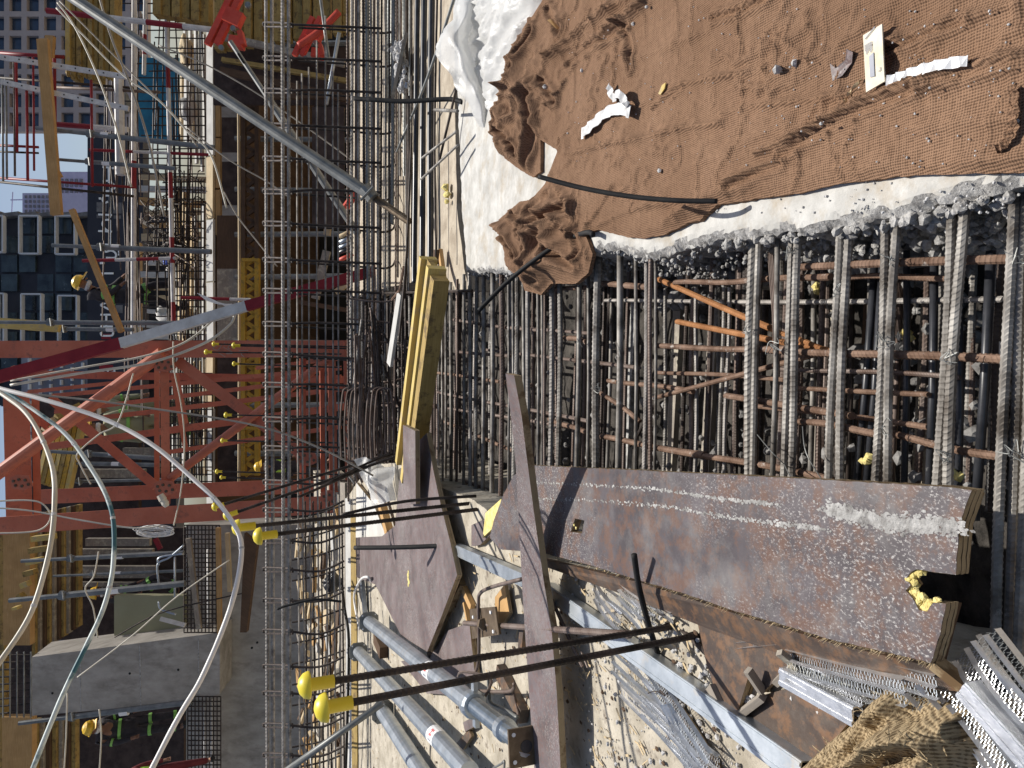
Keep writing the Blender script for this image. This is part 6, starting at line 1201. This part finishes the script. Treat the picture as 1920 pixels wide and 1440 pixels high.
# ================================================================ left side: column, wall, mesh, formwork
cw = structure(rectpx(349, 900, 984, 1700, 9.3, None, .5).build('concrete_wall', 'grey_concrete'))
cl = thing('concrete_column', 'grey cast concrete column lying sideways in the picture with starter bars at its head', 'concrete column', P(415, 1250, 9.0)); c_ = MB()
MB().slab([P(60, 1232, 8.9), P(60, 1342, 8.9), P(352, 1318, 8.9), P(412, 1302, 8.9), P(412, 1186, 8.9)], F * .38 + R * .05).build('shaft', 'grey_concrete', cl)
MB().slab([P(60, 1231, 8.92), P(412, 1185, 8.92), P(330, 1180, 9.3), P(120, 1206, 9.3)], F * .1).build('side_face', 'grey_concrete', cl)
for x, y in ((243, 1263), (334, 1256), (98, 1300), (482, 1205), (472, 1215)): MB().lathe(P(x, y, 8.895), F, [(.014, 0), (.014, .01)], 8).build('tie_hole', 'black_bar', cl)
for x in (150, 262, 372):
    MB().plank(P(x, 1236 - (x - 60) * .13, 8.897), P(x + 2, 1340 - max(0, x - 60) * .085, 8.897), .012, .004).build('form_joint', 'rough_concrete', cl)
for k in range(9): MB().tube([P(-20, 1228 + k * 14, 9.0), P(60, 1228 + k * 13, 9.0)], .012, 6).build('starter', 'rebar_dark', cl)
for k in range(5): MB().tube([P(6 + k * 13, 1222, 8.98), P(6 + k * 13, 1345, 8.98)], .009, 6).build('link', 'galv_dull', cl)
tag(rectpx(214, 345, 1117, 1192, 9.2, None, .1).build('khaki_board', 'khaki'), 'flat khaki green board standing above the concrete column', 'board')
def mesh(lb, x0, x1, y0, y1, d, nx, ny, mat='rebar_dark', sk=0):
    t = thing('wall_mesh', lb, 'rebar mesh', P(x1, (y0 + y1) / 2, d))
    for i in range(nx): x = x0 + (x1 - x0) * i / (nx - 1); MB().tube([P(x, y0, d), P(x + sk, y1, d)], px(2.3, d) / 2, 5).build('bar', mat, t)
    for j in range(ny): y = y0 + (y1 - y0) * j / (ny - 1); MB().tube([P(x0, y, d - .03), P(x1, y + sk * .3, d - .03)], px(2.5, d) / 2, 5).build('bar', mat, t)
mesh('upright mesh of thin bars on the wall top between the mast and the khaki board', 345, 412, 985, 1186, 8.9, 11, 24)
mesh('upright mesh of thin bars below the concrete column', 352, 414, 1306, 1480, 8.9, 10, 20)
mesh('thin dark mesh in front of the pale boards inside the mast', 300, 398, 700, 930, 10.6, 11, 18)
for i, (x, y0, y1, wd) in enumerate(((391, 1030, 1170, 7), (397, 1310, 1480, 6), (383, 1320, 1440, 4))): tb('white_tube', [(x, y0, 9.1), (x + 1, y1, 9.1)], wd, 'white', ('bright white tube behind the mesh above the column', 'bright white tube behind the lower mesh', 'thin white tube behind the lower mesh')[i], 'tube')
tag(MB().plank(P(408, 990, 8.7), P(411, 1190, 8.7), .05, .04).build('edge_timber', 'orange_pine'), 'ragged brown timber strip along the top of the grey wall', 'timber')
for i, (p, lb) in enumerate(((((298, 1060), (300, 1045), (345, 1038)), 'first'), (((298, 1095), (296, 1058), (318, 1045), (345, 1022)), 'second'), (((328, 1120), (328, 1044)), 'third'), (((298, 1128), (302, 1142), (330, 1152)), 'fourth'))): tb('ladder_guard', [(x, y, 8.7) for x, y in p], 4, 'galv', lb + ' bent silver tube of the ladder guard above the khaki board', 'guard')
for i, (a, b, wd, mt, lb) in enumerate((((352, 1010), (372, 1180), 9, 'grey_wood', 'grey board leaning behind the upright mesh'), ((425, 1000), (430, 1110), 7, 'pine', 'short pale batten fixed on the grey wall'), ((300, 1160), (346, 1172), 8, 'white', 'white pipe piece in front of the khaki board'), ((290, 1010), (300, 1030), 8, 'red', 'small red block beneath the cable coil'))):
    tag(MB().plank(P(*a, 8.8), P(*b, 8.8), px(wd, 8.8), .05, (-F + R * .4)).build('loose_piece', mt), lb, 'site piece')
lf = thing('formwork_tower', 'tall pale brown plywood formwork panel with rows of timber beams at the lower left', 'formwork', P(60, 1200, 9.4))
seg(lf, 'panel', -40, 8, 1000, 1500, 9.5, 'old_yellow', .1); seg(lf, 'panel', 6, 56, 998, 1210, 9.45, 'orange_pine', .1); seg(lf, 'panel', 4, 60, 1345, 1500, 9.45, 'orange_pine', .1)
for k in range(10):
    x = 60 + k * 9; y = 1000 + k * 0; seg(lf, 'beam', x, x + 6, 965 - k * 2, 1230 - k * 6, 9.6 + k * .05, ('old_yellow', 'grey_wood', 'dark_wood')[k % 3], .1)
for k in range(8):
    MB().plank(P(110 - k * 12, 985 + k * 22, 9.2), P(62 - k * 5, 990 + k * 22, 9.2), px(10, 9.2), .1).build('beam_end', 'yellow_wood' if k % 2 else 'old_yellow', lf)
for k in range(7): x = 62 + k * 12; seg(lf, 'beam', x, x + 7, 1352, 1500, 9.6 + k * .05, ('old_yellow', 'grey_wood', 'dark_wood')[k % 3], .1)
seg(lf, 'panel', 56, 350, 990, 1200, 11.2, 'ply_dark', .1); seg(lf, 'panel', 56, 345, 1320, 1500, 11.2, 'ply_dark', .1)
seg(lf, 'panel', -60, 58, 1210, 1348, 11.3, 'ply_dark', .1)
fan = thing('beam_fan', 'fan of yellow truss beams seen from below through the red mast', 'beams', P(100, 880, 10))
for k in range(7):
    a = (70 + k * 9, 862 + k * 3); b = (95 + k * 10, 800 - k * 4); MB().plank(P(a[0], a[1] + 40, 10), P(*b, 10.4), px(8, 10), .1).build('beam', ('yellow_wood', 'old_yellow', 'ochre')[k % 3], fan)
for k in range(6):
    a = (66 + k * 8, 820 - k * 8); MB().plank(P(a[0], a[1], 10), P(a[0] + 46, a[1] - 22, 10.3), px(11, 10), .1).build('beam', ('pine', 'old_yellow')[k % 2], fan)
seg(fan, 'backing', 60, 260, 740, 960, 12.5, 'ply_dark', .1)
for i, (x0, x1, y0, y1, mt, lb) in enumerate(((190, 215, 1160, 1196, 'facade_haze', 'pale blue patch of far building seen between the props'), (153, 262, 1384, 1412, 'white', 'white panel painted as the brightness of an opening beside the lower worker'), (155, 262, 1425, 1445, 'white', 'second white panel painted as a bright opening at the lower frame edge'))): tag(rectpx(x0, x1, y0, y1, 14, None, .1).build('bright_sheet', mt), lb, 'panel')  # white panels: light from the openings painted as plain colour
for i, (x0, x1, y0, y1) in enumerate(((150, 270, 880, 896), (160, 280, 1010, 1024), (150, 285, 1030, 1040), (230, 300, 840, 860), (120, 290, 1062, 1084), (110, 300, 1092, 1100))): tag(rectpx(x0, x1, y0, y1, 10.6 + i * .1, None, .08).build('grey_plank', 'grey_wood'), ('pale grey scaffold board inside the mast', 'grey scaffold board below the mast leg', 'narrow grey scaffold board beside it', 'short grey board near the ochre fan', 'wide grey scaffold board above the thick shore', 'thin grey board touching the thick shore')[i], 'board')
for i, (p, mt, wd, d, lb) in enumerate((
    (((-12, 726), (60, 742), (200, 786), (300, 845), (392, 925), (440, 985), (452, 1040), (436, 1130), (385, 1260), (335, 1345), (278, 1455)), 'cable_bright', 8, 2.2, 'thick white cable sweeping in the widest arc'),
    (((-12, 724), (60, 765), (130, 822), (185, 895), (209, 960), (214, 1050), (200, 1120), (160, 1215), (110, 1320), (55, 1455)), 'cable_teal', 7.5, 2.25, 'teal stained cable sweeping in the middle arc'),
    (((-12, 728), (35, 762), (78, 818), (98, 885), (102, 950), (88, 1060), (52, 1160), (-12, 1262)), 'cable_white', 8, 2.2, 'cream cable with tape joints sweeping in the smallest arc'),
    (((-12, 734), (150, 748), (300, 768), (480, 798), (600, 840), (700, 892)), 'cable_grey', 3.6, 3.9, 'thin grey brown wire ending in the film lump'),
    (((20, 722), (150, 700), (280, 680), (380, 645), (430, 610), (440, 590)), 'cable_white', 5, 6.2, 'thin cream wire looping along the pole, lower one'),
    (((20, 714), (150, 690), (270, 668), (350, 640), (410, 590)), 'cable_white', 4, 6.2, 'thin cream wire looping along the pole, upper one'),
    (((-12, 952), (60, 958), (150, 975), (250, 990), (300, 986)), 'cable_white', 3, 6.4, 'thin pinkish wire crossing the lower mast leg'),
    (((-12, 940), (50, 938), (80, 945), (95, 970), (70, 995), (-12, 1000)), 'cable_white', 3, 6.4, 'thin wire loop hanging over the lower mast leg'),
    (((108, 5), (140, 50), (181, 137), (219, 242), (246, 350)), 'cable_white', 3.6, 5.5, 'cream cord hanging from the prop head past the white tube'),
    (((185, -10), (210, 73), (248, 169), (280, 271), (308, 405)), 'cable_grey', 4.2, 5.5, 'grey brown cord hanging parallel to the big prop'),
    (((106, 15), (160, 70), (230, 140), (300, 190), (350, 245), (395, 290), (425, 390)), 'cable_white', 3.6, 5.6, 'cream cord running from the prop head to the far deck edge'),
    (((112, 2), (240, 130), (330, 220), (370, 275)), 'cable_grey', 3, 5.7, 'second thin cord beside the cream one'),
    (((298, 85), (400, 128), (520, 200), (700, 330)), 'cable_grey', 2.6, 5.9, 'long thin wire passing under the big prop'),
    (((352, 240), (430, 300), (500, 340), (545, 372)), 'cable_grey', 2.6, 6.2, 'thin wire sagging from the deck edge into the cage'),
    (((420, 360), (445, 405), (480, 450), (520, 500)), 'cable_grey', 2.6, 6.2, 'thin wire hanging before the ochre truss beam'),
    (((185, 1034), (176, 1080), (160, 1104), (175, 1140), (183, 1196)), 'cable_white', 2.6, 8.0, 'thin pale wire hanging between the left shores'),
    (((126, 1300), (124, 1380), (120, 1450)), 'cable_white', 2.6, 8.0, 'thin pale wire hanging from the middle of the column'),
    (((186, 1330), (190, 1380), (186, 1450)), 'cable_white', 2.6, 8.0, 'thin pale wire hanging beside the lower worker'),
    (((145, 1270), (250, 1190), (330, 1120), (430, 1050)), 'cable_white', 2.4, 7.6, 'straight thin line stretched across the khaki board'),
    (((215, 1195), (300, 1150), (420, 1120), (470, 1110)), 'rebar_dark', 2.6, 8.6, 'dark thin bar slanting across the khaki board'),
    (((325, 640), (326, 690), (340, 760), (346, 830), (340, 915), (326, 985)), 'cable_white', 2.6, 6.6, 'thin plumb wire hanging down through the mast'),
    (((250, 700), (222, 790), (185, 815), (146, 850), (150, 870), (170, 908)), 'cable_white', 2.8, 6.7, 'thin wire hooked through the mast braces'),
    (((520, 1142), (540, 1135), (590, 1124), (640, 1128)), 'black_bar', 5, 4.6, 'curved black hose laid across the cage mesh'))):
    if 'cable_teal' not in M: M['cable_teal'] = m_speck('teal stained cable', (0.05, 0.14, 0.17), (0.62, 0.68, 0.66), 6, 0.5, bst=0, lo=.45, hi=.55)
    pts = [(x, y, d - (.5 * k / len(p) if d < 3 else 0)) for k, (x, y) in enumerate(p)]
    P3 = curve([P(*q) for q in pts], 8); rr = [px(wd, d) / 2 * (1 + .03 * math.sin(k * 1.3)) for k in range(len(P3))]
    if d < 3:      # hand-laid cable: small kinks and wraps of tape
        P3 = [q + Vector((mnoise.noise(q * 6 + Vector((i, 0, 0))), 0, mnoise.noise(q * 6 + Vector((0, i, 5))))) * .006 for q in P3]
    co_ = tag(MB().tube(P3, rr, 8).build('cable', mt, smooth=True), lb, 'cable')
    if d < 3:
        for k in (17, 33, 46):
            MB().tube([P3[k], P3[k].lerp(P3[k + 1], .45)], rr[k] * 1.12, 8).build('tape_wrap', 'tape', co_)
coil = thing('cable_coil', 'coil of white wire hung on the lower leg of the red mast', 'cable coil', P(290, 1000, 6.5))
for k in range(9): 
    rx, ry = 34 + rnd.uniform(-6, 6), 7 + rnd.uniform(-3, 3); cx_, cy_ = 290 + rnd.uniform(-5, 5), 995 + rnd.uniform(-5, 5)
    MB().tube([P(cx_ + rx * math.cos(a * .35), cy_ + ry * math.sin(a * .35), 6.5 + rnd.uniform(-.02, .02)) for a in range(19)], px(1.7, 6.5) / 2, 4).build('loop', 'cable_bright', coil)
tw = thing('thin_white_wires', 'spray of thin white wires fanning out above the red and white pole', 'wires', P(420, 570, 6.1))
for k in range(6): MB().tube(curve([P(370 + k * 3, 550 + k * 2.5, 6.1), P(395 + k * 3, 560 + k * 2, 6.1), P(425 + k * 2, 575 - k, 6.1)], 4), px(1.7, 6.1) / 2, 4).build('wire', 'cable_bright', tw)

# sunlit waste behind the mesh, lower left
structure(flat('debris_ledge', [(-6.5, 5.75), (-1.0, 5.75), (-1.0, 8.9), (-6.5, 8.9)], .05, 'floor_concrete', .3))
ww = MB(); rnd = random.Random(88)
wpile = thing('wood_waste', 'heap of sunlit timber offcuts and sticks behind the cage mesh at the lower left', 'wood waste', P(600, 1200, 6.4))
for i in range(120):
    y = rnd.uniform(950, 1460); x = rnd.uniform(556, 634); z = 6.0 + (640 - x) * .018; L = rnd.uniform(10, 60); a = rnd.gauss(1.5, .45)
    MB().plank(P(x, y, z), P(x + math.cos(a) * L * .5, y + math.sin(a) * L, z + rnd.uniform(-.1, .1)), px(rnd.choice((3, 4, 5, 8, 11)), z), .03, (rnd.uniform(-.4, .4), -.4, 1)).build('stick', rnd.choice(('pine', 'white_wood', 'orange_pine', 'dark_wood', 'grey_wood', 'pine')), wpile)

blob('rubbish_bag', 622, 1092, 5.35, 15, 20, 'black_bag', 'black rubbish bag slumped at the platform edge behind the mesh', 'bag', 12)
# ================================================================ people
def person(base, hgt, lb, face, pose, cloth='cloth_dark', hat='helmet', stripes=True, vest=False):
    """base: foot point; face: unit facing vector; pose: joint offsets in metres for a 1.75 m figure (side, forward, up)"""
    k = hgt / 1.75; f_ = Vector(face).normalized(); s_ = Vector((f_.y, -f_.x, 0)); b_ = Vector(base)
    J = dict(pelvis=(0, 0, .95), chest=(0, .02, 1.28), neck=(0, .05, 1.48), head=(0, .09, 1.62), crown=(0, .09, 1.73), nose=(0, .19, 1.61),
             sl=(-.18, .02, 1.42), sr=(.18, .02, 1.42), el=(-.24, .0, 1.14), er=(.24, .0, 1.14), wl=(-.24, .10, .90), wr=(.24, .10, .90), hl=(-.10, 0, .90), hr=(.10, 0, .90), kl=(-.11, .03, .50), kr=(.11, .03, .50), al=(-.12, 0, .09), ar=(.12, 0, .09), tl=(-.13, .17, .03), tr=(.13, .17, .03))
    J.update(pose); W = {n: b_ + (s_ * v[0] + f_ * v[1] + Vector((0, 0, v[2]))) * k for n, v in J.items()}
    t = thing('person', lb, 'person', b_)
    def skin(name, names, edges, rad, mat, extra=()):
        me = bpy.data.meshes.new(name); vs = [W[n] - b_ for n in names] + [e[1] - b_ for e in extra]; idx = {n: i for i, n in enumerate(list(names) + [e[0] for e in extra])}
        me.from_pydata([tuple(v) for v in vs], [(idx[a], idx[b]) for a, b in edges], []); me.materials.append(M[mat]); o = bpy.data.objects.new(name, me); COL.objects.link(o); o.parent = t
        md = o.modifiers.new('skin', 'SKIN'); md.use_smooth_shade = True; lay = me.skin_vertices[0] if me.skin_vertices else None
        if lay is None:
            bpy.context.view_layer.objects.active = o; lay = me.skin_vertices[0] if me.skin_vertices else None
        if lay:
            for n, i in idx.items(): r_ = rad[n] * k; lay.data[i].radius = (r_, r_)
            lay.data[0].use_root = True
        ss = o.modifiers.new('subdivision', 'SUBSURF'); ss.levels = 1; ss.render_levels = 1; return o
    E = [('pelvis', 'chest'), ('chest', 'neck'), ('neck', 'head'), ('head', 'crown'), ('chest', 'sl'), ('chest', 'sr'), ('sl', 'el'), ('sr', 'er'), ('el', 'wl'), ('er', 'wr'), ('pelvis', 'hl'), ('pelvis', 'hr'), ('hl', 'kl'), ('hr', 'kr'), ('kl', 'al'), ('kr', 'ar'), ('al', 'tl'), ('ar', 'tr')]
    rad = dict(pelvis=.12, chest=.13, neck=.055, head=.085, crown=.07, nose=.02, sl=.065, sr=.065, el=.042, er=.042, wl=.03, wr=.03, hl=.085, hr=.085, kl=.058, kr=.058, al=.045, ar=.045, tl=.035, tr=.035)
    fing = []; fe = []
    for sd in 'lr':
        wv = W['w' + sd]; dr = (wv - W['e' + sd]).normalized(); side = dr.cross(f_ + Vector((0, 0, .01))).normalized(); pm = wv + dr * .05 * k; fing.append(('palm' + sd, pm)); fe.append(('w' + sd, 'palm' + sd)); rad['palm' + sd] = .026
        for q in range(4):
            n1, n2 = f'f{sd}{q}a', f'f{sd}{q}b'; p1 = pm + dr * .045 * k + side * (q - 1.5) * .019 * k; fing += [(n1, p1), (n2, p1 + (dr * .035 + f_ * .014) * k)]; fe += [('palm' + sd, n1), (n1, n2)]; rad[n1] = .0085; rad[n2] = .007
        n1 = f't{sd}x'; fing.append((n1, pm - side * .035 * k + dr * .02 * k)); fe.append(('palm' + sd, n1)); rad[n1] = .009
    skin('body', [n for n in J if n != 'nose'], E + fe, rad, 'skin', fing)
    cr = {n: rad[n] * 1.22 + .006 for n in rad}; cr['neck'] = .07
    cn = ['pelvis', 'chest', 'sl', 'sr', 'el', 'er', 'wl', 'wr', 'hl', 'hr', 'kl', 'kr', 'al', 'ar']
    skin('coverall', cn, [e for e in E if e[0] in cn and e[1] in cn], cr, cloth)
    if vest: skin('vest', ['pelvis', 'chest', 'sl', 'sr'], [('pelvis', 'chest'), ('chest', 'sl'), ('chest', 'sr')], dict(pelvis=.165, chest=.18, sl=.09, sr=.09), 'hivis_vest')
    for sd in 'lr':
        MB().tube([W['a' + sd] - Vector((0, 0, .05)) * k, W['t' + sd] - Vector((0, 0, .0))], [.05 * k, .045 * k], 8).build('boot', 'black_bar', t)
        if stripes:
            for (a, b, f0, r_) in (('h', 'k', .62, .086), ('k', 'a', .62, .067), ('s', 'e', .62, .062)): 
                A_, B_ = W[a + sd], W[b + sd]; MB().tube([A_.lerp(B_, f0), A_.lerp(B_, f0 + .13)], r_ * k * 1.12, 10).build('reflective_band', 'hivis', t)
    if stripes: MB().tube([W['pelvis'].lerp(W['chest'], .45), W['pelvis'].lerp(W['chest'], .60)], .172 * k, 12).build('reflective_band', 'hivis', t)
    hd = W['head']; up = (W['crown'] - W['head']).normalized(); hn = MB(); fd_ = (W['nose'] - W['head']).normalized()
    hn.tube([hd + fd_ * .075 * k + up * .01 * k, hd + fd_ * .112 * k - up * .012 * k], [.010 * k, .016 * k], 6); hn.build('nose', 'skin', t)
    sdv = up.cross(fd_).normalized()
    for q in (-1, 1):
        MB().rock(hd + fd_ * .082 * k + sdv * q * .032 * k + up * .022 * k, .010 * k, 3).build('eye', 'black_bar', t); MB().rock(hd + sdv * q * .088 * k, .02 * k, 4, (.5, 1, 1.3)).build('ear', 'skin', t)
    MB().tube([hd + fd_ * .085 * k - up * .045 * k - sdv * .022 * k, hd + fd_ * .085 * k - up * .045 * k + sdv * .022 * k], .006 * k, 6).build('mouth', 'maroon', t)
    MB().lathe(hd - up * .10 * k, up, [(.075 * k, 0), (.095 * k, .03 * k), (.09 * k, .06 * k)], 12).build('neck_cloth', 'scarf', t)
    if hat:
        h_ = MB().lathe(hd + up * .045 * k, up, [(.145 * k, 0), (.128 * k, .008 * k), (.125 * k, .05 * k), (.10 * k, .10 * k), (.05 * k, .13 * k), (.01 * k, .137 * k)], 16); h_.plank(hd + up * .05 * k + fd_ * .10 * k, hd + up * .04 * k + fd_ * .20 * k, .17 * k, .012 * k, up); h_.build('helmet', hat, t, smooth=False)
    return t
face = (R * .93 - Vector((0, .35, 0)))
person(P(350, 560, 12.0), 1.62, 'worker in dark coverall and yellow helmet walking on the far deck', (1, -.25, 0), dict(neck=(0, .10, 1.46), head=(0, .18, 1.56), crown=(0, .22, 1.67), nose=(0, .28, 1.52), wr=(.24, .22, .98), er=(.25, .05, 1.16), wl=(-.22, .30, 1.0), el=(-.22, .12, 1.16), kl=(-.1, .20, .52), al=(-.1, .24, .09), tl=(-.1, .41, .03), kr=(.1, -.02, .50), ar=(.1, -.18, .10), tr=(.1, -.02, .03)))
person(P(380, 795, 11.6), 1.6, 'worker with yellow helmet half hidden behind the braces of the mast', (-.4, -1, 0), {}, 'khaki')
person(P(372, 768, 12.2), 1.6, 'worker with a red and white helmet behind the mast braces', (.3, -1, 0), {}, 'khaki', 'bright_red')
person(P(352, 1348, 9.9), 1.25, 'shaded worker in dark coverall bending beside the shore under the column', (.7, -.7, 0), dict(neck=(0, .12, 1.44), head=(0, .2, 1.52), crown=(0, .25, 1.62), nose=(0, .29, 1.47)))
person(P(402, 1436, 8.6), 1.02, 'worker in bright yellow green vest and yellow helmet at the lower frame edge', (.5, -.8, 0), {}, 'maroon', 'helmet', False, True)
person(P(344, 1104, 9.7), 1.05, 'crouched worker with reflective bands behind the khaki board', (.9, -.3, 0), dict(kl=(-.1, .3, .55), kr=(.1, .28, .5)))
person(P(622, 874, 10.2), .98, 'worker in a yellow green vest glimpsed behind the twin top bars', (.6, -.8, 0), {}, 'cloth_dark', 'helmet', False, True)
